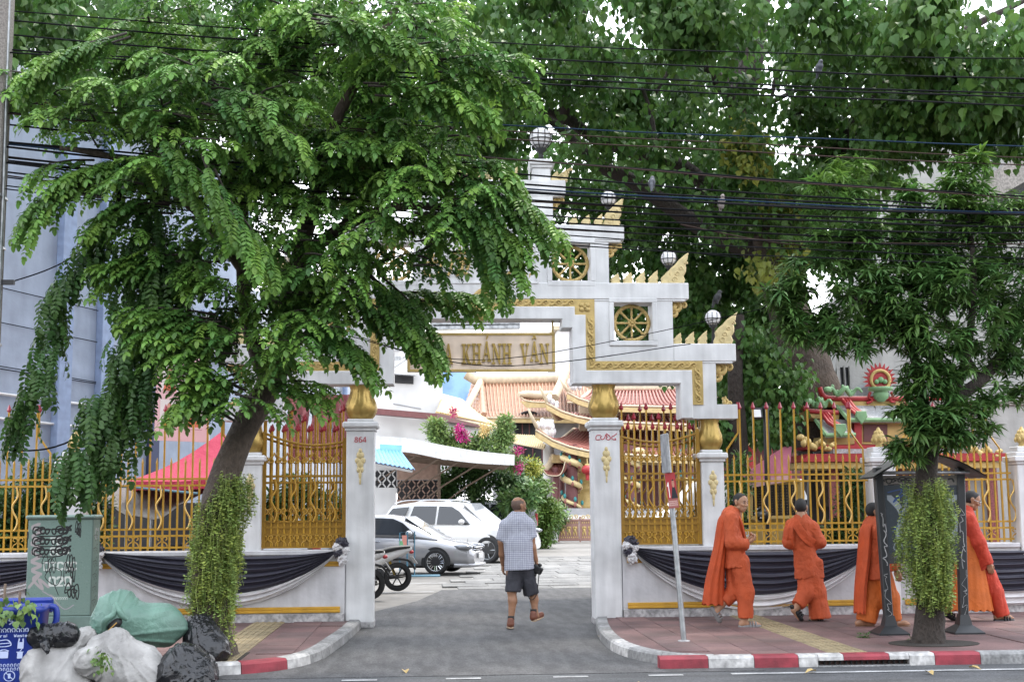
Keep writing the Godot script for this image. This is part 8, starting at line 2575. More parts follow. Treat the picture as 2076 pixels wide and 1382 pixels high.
func arch(parent: Node3D, x: float, y: float, r: float, z: float, m: Material):
	for s in [1.0, -1.0]:
		var o := []
		for i in 21:
			var a := lerpf(-0.25, PI + 0.25, i / 20.0)
			o.append(Vector2(x + cos(a) * r, y + sin(a) * r))
		part(parent, "wheel_arch", MB.new().prism(o, -0.02, 0.006), m, Transform3D(Basis().scaled(Vector3.ONE), v3(0, 0, z)) if s > 0 else moved(v3(0, 0, -z + 0.014)))

func build_car(label: String, pos: Vector3, turn: float, tall: bool, paint: Material, rim_m: Material) -> Node3D:
	var o := thing("parked_car", label, "car", pos, turn)
	var base: Array
	var cab: Array
	if not tall:
		base = [[-2.18, 0.38, 0.62, 0.70, 0.62, 0.66, 0.55], [-2.10, 0.26, 0.78, 0.98, 0.74, 0.78, 0.66], [-1.75, 0.22, 0.84, 1.03, 0.82, 0.83, 0.70], [-0.9, 0.20, 0.86, 0.98, 0.845, 0.85, 0.74], [0.2, 0.20, 0.84, 0.94, 0.845, 0.85, 0.74], [0.85, 0.20, 0.80, 0.92, 0.845, 0.845, 0.72], [1.35, 0.22, 0.74, 0.86, 0.84, 0.83, 0.66], [1.80, 0.24, 0.66, 0.76, 0.80, 0.78, 0.58], [2.08, 0.24, 0.58, 0.66, 0.70, 0.68, 0.46], [2.20, 0.28, 0.48, 0.54, 0.56, 0.56, 0.34]]
		cab = [[-1.95, 0.90, 0.94, 0.97, 0.62, 0.66, 0.56], [-1.35, 0.90, 0.98, 1.30, 0.70, 0.76, 0.50], [-0.75, 0.90, 0.99, 1.435, 0.74, 0.78, 0.52], [-0.1, 0.90, 0.98, 1.465, 0.74, 0.78, 0.53], [0.35, 0.90, 0.97, 1.40, 0.74, 0.78, 0.52], [0.85, 0.88, 0.93, 1.14, 0.72, 0.77, 0.58], [1.32, 0.82, 0.86, 0.88, 0.68, 0.72, 0.60]]
	else:
		base = [[-2.35, 0.5, 0.9, 1.05, 0.70, 0.75, 0.62], [-2.25, 0.36, 1.0, 1.12, 0.82, 0.86, 0.72], [-1.6, 0.32, 1.05, 1.15, 0.91, 0.92, 0.80], [0.0, 0.30, 1.05, 1.14, 0.92, 0.925, 0.80], [0.9, 0.30, 1.04, 1.14, 0.92, 0.92, 0.80], [1.5, 0.32, 1.02, 1.12, 0.92, 0.91, 0.76], [2.05, 0.34, 0.94, 1.04, 0.88, 0.86, 0.70], [2.33, 0.36, 0.82, 0.92, 0.78, 0.76, 0.56], [2.44, 0.40, 0.66, 0.74, 0.66, 0.64, 0.42]]
		cab = [[-2.22, 1.05, 1.10, 1.30, 0.72, 0.78, 0.66], [-1.95, 1.05, 1.12, 1.70, 0.78, 0.84, 0.64], [-1.2, 1.05, 1.13, 1.79, 0.82, 0.86, 0.66], [-0.2, 1.05, 1.13, 1.80, 0.82, 0.86, 0.66], [0.35, 1.05, 1.12, 1.74, 0.82, 0.86, 0.65], [0.9, 1.03, 1.10, 1.40, 0.80, 0.85, 0.70], [1.30, 1.0, 1.05, 1.12, 0.76, 0.80, 0.70]]
	part(o, "body", hull(base), paint)
	part(o, "cabin", hull(cab), paint)
	var hw: float = 0.85 if not tall else 0.925
	var r: float = 0.31 if not tall else 0.385
	var ax: float = 1.30 if not tall else 1.42
	var wb: float = -1.25 if not tall else -1.33
	for x in [ax, wb]:
		arch(o, x, r, r * 1.17, hw - 0.01, M.black)
		for s in [1.0, -1.0]:
			wheel(o, v3(x, r, (hw - 0.085) * s), r, 0.2, rim_m, 5 if tall else 8, not tall)
	# side glass, windscreen
	var lean := 0.62 if not tall else 0.42
	if not tall:
		side_outline(o, "side_window", [Vector2(-0.34, 0.975), Vector2(0.80, 0.955), Vector2(0.42, 1.25), Vector2(0.15, 1.36), Vector2(-0.34, 1.375)], 0.794, 0.02, M.glass_dark, 0.50)
		side_outline(o, "side_window", [Vector2(-1.30, 0.99), Vector2(-0.40, 0.98), Vector2(-0.40, 1.375), Vector2(-0.80, 1.35), Vector2(-1.15, 1.20)], 0.794, 0.02, M.glass_dark, 0.50)
		part(o, "windscreen", poly3([v3(1.20, 0.925, 0.64), v3(1.20, 0.925, -0.64), v3(0.42, 1.405, -0.50), v3(0.42, 1.405, 0.50)], 0.02), M.glass_pale)
	else:
		side_outline(o, "side_window", [Vector2(-0.25, 1.13), Vector2(0.86, 1.12), Vector2(0.45, 1.50), Vector2(0.18, 1.64), Vector2(-0.25, 1.66)], 0.885, 0.02, M.glass_dark, 0.34)
		side_outline(o, "side_window", [Vector2(-1.25, 1.14), Vector2(-0.33, 1.13), Vector2(-0.33, 1.66), Vector2(-1.10, 1.66)], 0.885, 0.02, M.glass_dark, 0.34)
		side_outline(o, "side_window", [Vector2(-2.05, 1.28), Vector2(-1.45, 1.16), Vector2(-1.25, 1.64), Vector2(-1.80, 1.60)], 0.885, 0.02, M.glass_dark, 0.34)
		part(o, "windscreen", poly3([v3(1.24, 1.14, 0.70), v3(1.24, 1.14, -0.70), v3(0.48, 1.74, -0.60), v3(0.48, 1.74, 0.60)], 0.02), M.glass_pale)
		for s in [1.0, -1.0]:
			part(o, "roof_rail", MB.new(true).tube(smooth_path([v3(0.15, 1.77, 0.56 * s), v3(-0.3, 1.84, 0.58 * s), v3(-1.4, 1.84, 0.58 * s), v3(-1.85, 1.74, 0.56 * s)], 4), 0.018, 6), M.chrome)
	# seams, handles, mirrors, lamps, grille
	var seams := [[-0.37, 0.30, 0.97], [0.74 if not tall else 0.80, 0.34, 0.93]]
	for q in seams:
		for s in [1.0, -1.0]:
			part(o, "door_seam", MB.new().tube([v3(q[0] + 0.06, q[1], (hw + 0.004) * s), v3(q[0], lerpf(q[1], q[2], 0.5), (hw + 0.008) * s), v3(q[0], q[2] + (0.12 if tall else 0.0), (hw - 0.03) * s)], 0.007, 4), M.dark)
	for s in [1.0, -1.0]:
		part(o, "handle", MB.new().box(v3(-0.2, 0.80 if not tall else 0.97, (hw + 0.012) * s), v3(0.2, 0.03, 0.03), 0.012), M.chrome)
		var mi := MB.new(true)
		mi.ball(v3(0.66, 1.0 if not tall else 1.20, (hw + 0.12) * s), v3(0.09, 0.075, 0.11), 10, 7)
		part(o, "mirror", mi, paint)
		var hl := MB.new(true)
		if not tall:
			hl.ball(v3(1.90, 0.655, 0.64 * s), v3(0.30, 0.085, 0.15), 12, 7)
		else:
			hl.ball(v3(2.20, 0.92, 0.68 * s), v3(0.30, 0.07, 0.16), 12, 7)
		part(o, "headlight", hl, M.lamp_glass)
		part(o, "fog_lamp", MB.new().box(v3(2.05 if not tall else 2.3, 0.38 if not tall else 0.58, 0.6 * s), v3(0.12, 0.08, 0.16), 0.02), M.black)
	var gy: float = 0.60 if not tall else 0.80
	var gx: float = 2.17 if not tall else 2.43
	for k in 3:
		part(o, "grille_bar", MB.new().box(v3(gx - 0.03 + 0.02 * (2 - k), gy + 0.05 - k * 0.055, 0), v3(0.06, 0.025, 0.72), 0.01), M.chrome)
	part(o, "grille", MB.new().box(v3(gx - 0.03, gy, 0), v3(0.09, 0.15, 0.70), 0.02), M.black)
	part(o, "number_plate", MB.new().box(v3(2.235 if not tall else 2.46, 0.44 if not tall else 0.56, 0), v3(0.02, 0.13, 0.42), 0.006), M.white_far)
	part(o, "lower_lip", MB.new(true).tube([v3(1.75, 0.22, 0.80), v3(2.10, 0.22, 0.62), v3(2.26, 0.23, 0.25), v3(2.26, 0.23, -0.25), v3(2.10, 0.22, -0.62), v3(1.75, 0.22, -0.80)], 0.055, 6), paint)
	part(o, "underside", MB.new().slab(-2.0, 1.9, 0.16, 0.28, -0.7, 0.7, 0.02), M.black)
	return o

func scooter(label: String, pos: Vector3, turn: float) -> Node3D:
	var o := thing("motorbike", label, "motorbike", pos, turn)
	for x in [0.0, 1.22]:
		wheel(o, v3(x, 0.28, 0.01), 0.28, 0.09, M.dark, 6)
	part(o, "tail_fairing", MB.new(true).tube(smooth_path([v3(-0.28, 0.82, 0), v3(0.0, 0.74, 0), v3(0.35, 0.62, 0), v3(0.55, 0.45, 0)], 4), radii([0.045, 0.09, 0.11, 0.10], 13), 8), M.white_far)
	part(o, "fairing_stripe", MB.new(true).tube(smooth_path([v3(-0.2, 0.74, 0.06), v3(0.1, 0.66, 0.10), v3(0.4, 0.52, 0.10)], 4), radii([0.02, 0.05, 0.04], 9), 6), M.red)
	part(o, "seat", MB.new(true).tube(smooth_path([v3(-0.25, 0.86, 0), v3(0.1, 0.83, 0), v3(0.45, 0.76, 0), v3(0.7, 0.80, 0)], 4), radii([0.06, 0.11, 0.12, 0.08], 13), 8, true, 0.5), M.black)
	part(o, "rear_mudguard", MB.new(true).tube(smooth_path([v3(0.1, 0.62, 0), v3(-0.2, 0.60, 0), v3(-0.36, 0.42, 0)], 4), 0.05, 7, true, 0.5), M.black)
	part(o, "number_plate", MB.new().box(v3(-0.33, 0.60, 0), v3(0.015, 0.17, 0.21), 0.004, turned(0, 0, -35)), M.white_far)
	part(o, "rear_light", MB.new(true).ball(v3(-0.28, 0.76, 0), v3(0.05, 0.04, 0.09), 8, 5), M.red)
	part(o, "exhaust", MB.new(true).tube([v3(-0.15, 0.30, 0.14), v3(0.3, 0.26, 0.14), v3(0.55, 0.24, 0.1)], [0.05, 0.05, 0.025], 8), M.black)
	part(o, "shock_absorber", MB.new(true).tube([v3(0.02, 0.30, 0.1), v3(0.14, 0.58, 0.1)], 0.03, 7), mat(lin(0.5, 0.34, 0.03), 0.5))
	part(o, "engine", MB.new().box(v3(0.48, 0.34, 0), v3(0.38, 0.22, 0.2), 0.05), M.dark)
	part(o, "swing_arm", MB.new(true).tube([v3(0, 0.28, 0.08), v3(0.45, 0.32, 0.08)], 0.03, 6), M.dark)
	part(o, "leg_shield", MB.new(true).tube(smooth_path([v3(0.6, 0.42, 0), v3(0.85, 0.55, 0), v3(0.98, 0.85, 0), v3(0.95, 1.0, 0)], 4), radii([0.1, 0.12, 0.13, 0.09], 13), 8), M.red)
	part(o, "fork", MB.new(true).tube([v3(1.22, 0.28, 0.07), v3(0.96, 0.98, 0.07)], 0.025, 6), M.steel)
	part(o, "front_mudguard", MB.new(true).tube(smooth_path([v3(1.44, 0.48, 0), v3(1.26, 0.60, 0), v3(1.02, 0.52, 0)], 4), 0.06, 7, true, 0.5), M.black)
	part(o, "handlebar", MB.new(true).tube([v3(0.86, 1.02, 0.34), v3(0.95, 1.04, 0.0), v3(0.86, 1.02, -0.34)], 0.018, 6), M.black)
	part(o, "headlight", MB.new(true).ball(v3(1.03, 0.96, 0), v3(0.09, 0.09, 0.11), 10, 6), M.lamp_glass)
	for s in [1.0, -1.0]:
		part(o, "mirror", MB.new(true).tube([v3(0.88, 1.03, 0.25 * s), v3(0.86, 1.2, 0.30 * s), v3(0.86, 1.22, 0.38 * s)], [0.008, 0.008, 0.05], 7), M.black)
	return o

func build_vehicles():
	M.silver = mat(lin(0.30, 0.30, 0.315), 0.28, {"metal": 0.35, "coat": 0.9})
	M.car_white = mat(lin(0.58, 0.575, 0.565), 0.3, {"coat": 0.9})
	M.car_black = mat(lin(0.012, 0.013, 0.016), 0.25, {"coat": 0.9})
	M.glass_pale = mat(lin(0.10, 0.11, 0.12), 0.04, {"spec": 0.9})
	M.lamp_glass = mat(lin(0.16, 0.165, 0.18), 0.08, {"metal": 0.35, "coat": 1.0})
	build_car("silver saloon car parked nearest, nose towards the driveway", v3(-1.70, 0, -14.88), deg_to_rad(-15), false, M.silver, M.chrome)
	build_car("large white off-road car parked behind the silver saloon", v3(0.01, 0, -21.16), deg_to_rad(-28), true, M.car_white, M.steel)
	# black van, rear end towards the yard
	var v := thing("parked_van", "black van parked tail outwards behind the white off-road car", "van", v3(v3(0.82, 1.38, -32).x, 0, -32.0), deg_to_rad(192))
	part(v, "body", hull([[-2.3, 0.5, 1.0, 1.88, 0.84, 0.88, 0.70], [-2.2, 0.35, 1.05, 1.95, 0.9, 0.92, 0.76], [0.0, 0.3, 1.05, 1.97, 0.92, 0.93, 0.78], [1.2, 0.3, 1.03, 1.85, 0.92, 0.93, 0.74], [2.0, 0.35, 0.95, 1.15, 0.9, 0.9, 0.72], [2.5, 0.4, 0.7, 0.8, 0.7, 0.7, 0.5]]), M.car_black)
	side_outline(v, "side_window", [Vector2(-1.9, 1.15), Vector2(-0.5, 1.15), Vector2(-0.5, 1.72), Vector2(-1.8, 1.72)], 0.95, 0.02, M.glass_dark, 0.2)
	side_outline(v, "side_window", [Vector2(-0.4, 1.15), Vector2(1.2, 1.12), Vector2(0.8, 1.68), Vector2(-0.4, 1.72)], 0.95, 0.02, M.glass_dark, 0.2)
	part(v, "rear_window", poly3([v3(-2.31, 1.12, -0.7), v3(-2.31, 1.12, 0.7), v3(-2.28, 1.72, 0.62), v3(-2.28, 1.72, -0.62)], 0.02), M.glass_pale)
	for s in [1.0, -1.0]:
		part(v, "tail_light", MB.new().box(v3(-2.28, 1.12, 0.80 * s), v3(0.12, 0.5, 0.12), 0.03), M.red)
	for x in [-1.4, 1.5]:
		for s in [1.0, -1.0]:
			wheel(v, v3(x, 0.34, 0.84 * s), 0.34, 0.2, M.steel, 6)
	part(v, "sticker", MB.new().box(v3(-2.33, 1.62, 0.2), v3(0.01, 0.08, 0.5), 0.0), M.gold)
	# white minibus behind the right fence
	var w := thing("parked_van", "white minibus parked inside behind the right side gate", "van", v3(v3(5.32, 1.47, -7).x, 0, -7.2), 0.0)
	part(w, "body", hull([[-2.4, 0.45, 0.9, 1.0, 0.8, 0.84, 0.7], [-2.0, 0.35, 1.0, 1.2, 0.9, 0.92, 0.76], [-1.5, 0.3, 1.08, 1.55, 0.92, 0.93, 0.78], [-0.9, 0.3, 1.1, 2.08, 0.92, 0.93, 0.76], [1.2, 0.3, 1.1, 2.12, 0.92, 0.93, 0.78], [2.3, 0.35, 1.08, 2.10, 0.9, 0.92, 0.76], [2.45, 0.5, 1.0, 1.9, 0.84, 0.86, 0.7]]), M.car_white)
	side_outline(w, "side_window", [Vector2(-1.35, 1.2), Vector2(-0.5, 1.2), Vector2(-0.5, 1.72), Vector2(-0.95, 1.72)], 0.945, 0.02, M.glass_dark, 0.22)
	side_outline(w, "side_window", [Vector2(-0.38, 1.2), Vector2(0.9, 1.2), Vector2(0.9, 1.72), Vector2(-0.38, 1.72)], 0.945, 0.02, M.glass_dark, 0.22)
	side_outline(w, "side_window", [Vector2(1.0, 1.2), Vector2(2.2, 1.2), Vector2(2.15, 1.72), Vector2(1.0, 1.72)], 0.945, 0.02, M.glass_dark, 0.22)
	for x in [-1.6, 1.5]:
		arch(w, x, 0.34, 0.4, 0.925, M.black)
		for s in [1.0, -1.0]:
			wheel(w, v3(x, 0.34, 0.84 * s), 0.34, 0.2, M.steel, 6)
	part(w, "tail_light", MB.new().box(v3(2.42, 0.95, 0.82), v3(0.1, 0.35, 0.1), 0.02), M.red)
	# motorbikes
	scooter("white and red motorbike parked tail outwards beside the gate pillar", v3(-1.42, 0, -7.83), deg_to_rad(197))
	scooter("dark motorbike half hidden behind the gate pillar numbered 864", v3(-1.86, 0, -5.46) , deg_to_rad(188))
	var s3 := scooter("motorbike parked behind the fence between the first two monks", v3(4.583, 1.071, -0.95) * v3(1, 0, 1), deg_to_rad(172))
	var hm := thing("helmet", "coloured crash helmet on the motorbike behind the fence", "helmet", v3(4.196, 1.496, -0.95))
	part(hm, "shell", MB.new(true).ball(Vector3.ZERO, v3(0.13, 0.125, 0.12), 14, 9), M.car_black)
	part(hm, "visor", MB.new(true).ball(v3(-0.03, 0.0, 0.045), v3(0.10, 0.055, 0.08), 12, 7), M.glass_pale)
	for k in 3:
		part(hm, "decal", MB.new(true).ball(v3(0.05 - k * 0.045, 0.05 - k * 0.05, 0.09 - 0.01 * k), v3(0.045, 0.02, 0.03), 8, 5), [M.red, M.band, M.globe][k])
	# blue hand trolley by the bonnet
	M.trolley = mat(lin(0.07, 0.19, 0.27), 0.5)
	var t := thing("hand_trolley", "light blue tubular hand trolley between motorbike and silver car", "trolley", v3(-1.41, 0, -12.44))
	for q in [[0.0, 0.0], [0.16, -0.35]]:
		part(t, "frame", MB.new(true).tube([v3(q[0] - 0.09, 0.02, q[1]), v3(q[0] - 0.09, 1.05, q[1]), v3(q[0] + 0.09, 1.07, q[1]), v3(q[0] + 0.09, 0.02, q[1])], 0.016, 6), M.trolley)
	for k in 3:
		part(t, "platform_bar", MB.new(true).tube([v3(0.1, 0.05, 0.15 - k * 0.22), v3(0.85, 0.05, 0.15 - k * 0.22)], 0.018, 6), M.trolley)
	part(t, "card", MB.new().box(v3(0.02, 0.86, 0.03), v3(0.11, 0.26, 0.01), 0.0, turned(-6, 0, 0)), mat(lin(0.62, 0.25, 0.2), 0.6))
	part(t, "card", MB.new().box(v3(-0.05, 0.74, 0.05), v3(0.09, 0.24, 0.01), 0.0, turned(-8, 8, 0)), mat(lin(0.16, 0.4, 0.2), 0.6))

# ---------------------------------------------------------------- street furniture, rubbish, cables, birds
func scribble(im: Image, pts: Array, w: int, c: Color):
	var path := smooth_path(pts, 10)
	for i in path.size() - 1:
		var n := maxi(1, int(path[i].distance_to(path[i + 1])))
		for k in n:
			var p: Vector2 = path[i].lerp(path[i + 1], float(k) / n)
			im.fill_rect(Rect2i(int(p.x) - w / 2, int(p.y) - w / 2, w, w), c)

func tag_row(im: Image, g: RandomNumberGenerator, x: float, y: float, w: float, h: float, n: int, lw: int, c: Color):
	# looping handwriting
	var pts := []
	for i in n * 8:
		var t := i / (n * 8.0)
		var a := TAU * i / 8.0 * (1.0 + 0.12 * sin(t * 9.0))
		pts.append(Vector2(x + w * t - sin(a) * w / n * 0.8, y + cos(a) * h * 0.5 * (0.55 + 0.45 * sin(i * 0.55 + x))))
	if n > 4:
		pts.append(Vector2(x + w * 0.7, y + h * 0.6))
		pts.append(Vector2(x + w * 0.1, y + h * 0.7))
	scribble(im, pts, lw, c)

# block capitals and digits as strokes in a 4 x 6 box
const GLYPHS := {"0": [[1, 0, 3, 0, 4, 1, 4, 5, 3, 6, 1, 6, 0, 5, 0, 1, 1, 0]], "2": [[0, 1, 1, 0, 3, 0, 4, 1, 4, 2, 0, 6, 4, 6]], "C": [[4, 1, 3, 0, 1, 0, 0, 1, 0, 5, 1, 6, 3, 6, 4, 5]], "S": [[4, 1, 3, 0, 1, 0, 0, 1, 0, 2, 4, 4, 4, 5, 3, 6, 1, 6, 0, 5]], "M": [[0, 6, 0, 0, 2, 3, 4, 0, 4, 6]], "T": [[0, 0, 4, 0], [2, 0, 2, 6]], "O": [[1, 0, 3, 0, 4, 1, 4, 5, 3, 6, 1, 6, 0, 5, 0, 1, 1, 0]], "D": [[0, 0, 3, 0, 4, 1, 4, 5, 3, 6, 0, 6, 0, 0]], "1": [[1, 1, 2, 0, 2, 6]],
	"G": [[4, 1, 3, 0, 1, 0, 0, 1, 0, 5, 1, 6, 3, 6, 4, 5, 4, 3, 2, 3]], "e": [[0, 4, 4, 4, 4, 3, 3, 2, 1, 2, 0, 3, 0, 5, 1, 6, 4, 6]], "n": [[0, 6, 0, 2], [0, 3, 2, 2, 4, 3, 4, 6]], "r": [[0, 6, 0, 2], [0, 3, 2, 2, 3, 2]], "a": [[0, 2, 3, 2, 4, 3, 4, 6, 1, 6, 0, 5, 1, 4, 4, 4]], "l": [[1, 0, 1, 6]], "W": [[0, 0, 1, 6, 2, 2, 3, 6, 4, 0]], "s": [[4, 2, 1, 2, 0, 3, 4, 5, 3, 6, 0, 6]], "t": [[1, 0, 1, 6, 3, 6], [0, 2, 3, 2]]}

func letter_row(im: Image, text: String, x: int, y: int, s: float, lw: int, c: Color):
	for ch in text:
		for l in GLYPHS.get(ch, []):
			for i in range(0, l.size() - 2, 2):
				scribble(im, [Vector2(x + l[i] * s, y + l[i + 1] * s), Vector2(x + l[i + 2] * s, y + l[i + 3] * s)], lw, c)
		x += int(s * 5.6)

func grain(im: Image, g: RandomNumberGenerator, n: int):
	for i in n:
		var x := g.randi_range(0, im.get_width() - 8)
		var y := g.randi_range(0, im.get_height() - 8)
		var c := im.get_pixel(x, y)
		im.fill_rect(Rect2i(x, y, g.randi_range(1, 6), g.randi_range(1, 4)), c.darkened(g.randf_range(0.0, 0.12)) if i % 2 else c.lightened(g.randf_range(0.0, 0.08)))

func print_tex(im: Image) -> StandardMaterial3D:
	im.generate_mipmaps()
	return printed(ImageTexture.create_from_image(im), 0.5)

func build_cabinet():
	var g := RandomNumberGenerator.new()
	g.seed = 31
	var o := thing("utility_cabinet", "tall green street cabinet covered in black and white graffiti", "cabinet", v3(-5.347, 0.1, 1.559), 0.0)
	o.position.x -= 0.02
	M.cabinet = mat(lin(0.155, 0.235, 0.205), 0.5, {"tex": "grime", "scale": 1.2, "own": true})
	var w := 0.80
	var h := 1.43
	part(o, "plinth", MB.new().slab(-w / 2 - 0.02, w / 2 + 0.02, 0, 0.24, -0.36, 0.01, 0.01), M.cabinet)
	part(o, "box", MB.new().slab(-w / 2, w / 2, 0.24, h, -0.34, 0.0, 0.01), M.cabinet)
	part(o, "lid", MB.new().slab(-w / 2 - 0.03, w / 2 + 0.03, h, h + 0.055, -0.37, 0.035, 0.02), M.cabinet)
	part(o, "door_seam", MB.new().slab(-0.003, 0.003, 0.26, h - 0.02, 0.0, 0.0015), M.dark)
	var im := Image.create(320, 480, true, Image.FORMAT_RGB8)
	var base := lin(0.155, 0.235, 0.205)
	im.fill(base)
	grain(im, g, 2500)
	var wh := Color(0.78, 0.80, 0.78)
	for q in [[30, 60, 46, 60], [30, 140, 40, 70], [34, 230, 50, 80]]:
		scribble(im, [Vector2(q[0] + 20, q[1] - 40), Vector2(q[0] - 14, q[1] - 20), Vector2(q[0] + 30, q[1]), Vector2(q[0] - 10, q[1] + 24), Vector2(q[0] + 34, q[1] + 44)], 13, Color(0.63, 0.60, 0.60))
	scribble(im, [Vector2(10, 340), Vector2(60, 280), Vector2(30, 300), Vector2(80, 350), Vector2(60, 300), Vector2(110, 340)], 10, Color(0.63, 0.60, 0.60))
	scribble(im, [Vector2(80, 360), Vector2(150, 400), Vector2(120, 380), Vector2(190, 450), Vector2(240, 430)], 4, Color(0.60, 0.58, 0.60))
	letter_row(im, "TOT", 112, 92, 6.0, 7, wh)
	letter_row(im, "SCM", 112, 142, 6.0, 7, wh)
	letter_row(im, "DTCCC", 84, 216, 6.2, 8, wh)
	letter_row(im, "020", 112, 290, 7.0, 9, wh)
	for i in 7:
		scribble(im, [Vector2(132 + i * 11, 402), Vector2(134 + i * 11, 392), Vector2(140 + i * 11, 394), Vector2(139 + i * 11, 404)], 2, wh)
	var bk := Color(0.045, 0.045, 0.05)
	for r in 3:
		tag_row(im, g, 32, 52 + r * 52, 190, 44, 9, 6, bk)
		scribble(im, [Vector2(70, 40 + r * 52), Vector2(34, 52 + r * 52), Vector2(36, 76 + r * 52), Vector2(80, 66 + r * 52)], 6, bk)
	tag_row(im, g, 80, 215, 60, 110, 4, 3, bk)
	tag_row(im, g, 190, 250, 50, 150, 5, 4, bk)
	tag_row(im, g, 200, 360, 60, 90, 4, 5, bk)
	tag_row(im, g, 238, 50, 24, 90, 4, 4, bk)
	scribble(im, [Vector2(120, 240), Vector2(90, 290), Vector2(150, 330), Vector2(170, 260), Vector2(110, 250), Vector2(160, 380)], 3, bk)
	var m := MB.new()
	m.quad_uv(v3(-w / 2 + 0.012, 0.255, 0.002), v3(w / 2 - 0.012, 0.255, 0.002), v3(w / 2 - 0.012, h - 0.005, 0.002), v3(-w / 2 + 0.012, h - 0.005, 0.002))
	part(o, "graffiti_front", m, print_tex(im))
	var im2 := Image.create(128, 400, true, Image.FORMAT_RGB8)
	im2.fill(base.darkened(0.04))
	grain(im2, g, 800)
	letter_row(im2, "C1", 40, 40, 7.0, 8, Color(0.6, 0.6, 0.62))
	for r in 6:
		tag_row(im2, g, 22, 70 + r * 55, 70, 46, 3, 2, bk)
	var m2 := MB.new()
	m2.quad_uv(v3(w / 2 + 0.002, 0.255, -0.012), v3(w / 2 + 0.002, 0.255, -0.33), v3(w / 2 + 0.002, h - 0.005, -0.33), v3(w / 2 + 0.002, h - 0.005, -0.012))
	part(o, "graffiti_side", m2, print_tex(im2))
	for y in [0.5, 1.2]:
		part(o, "hinge", MB.new().slab(-w / 2 - 0.008, -w / 2 + 0.004, y, y + 0.08, -0.03, 0.006), M.dark)

func sack(called: String, label: String, cat: String, bones: Array, m: Material, amp: float, freq: float, seed_by: int) -> Node3D:
	var o := thing(called, label, cat)
	var b := Body.new()
	b.k = 0.09
	b.amp = amp
	b.nf = Vector3.ONE * 1.7
	b.noise = noise3(freq * 0.5, seed_by)
	b.noise.fractal_octaves = 1
	for q in bones:
		b.bone(q[0], q[1], q[2], q[3], Vector3.ONE)
	b.fan = bones[-1][1]
	b.crease = true
	b.bone(v3(-9, -1.98, 4), v3(5, -1.98, 4), 2.0, 2.0, Vector3.ONE, 4)
	part(o, "sack", b.mesh(0.0125), m)
	return o

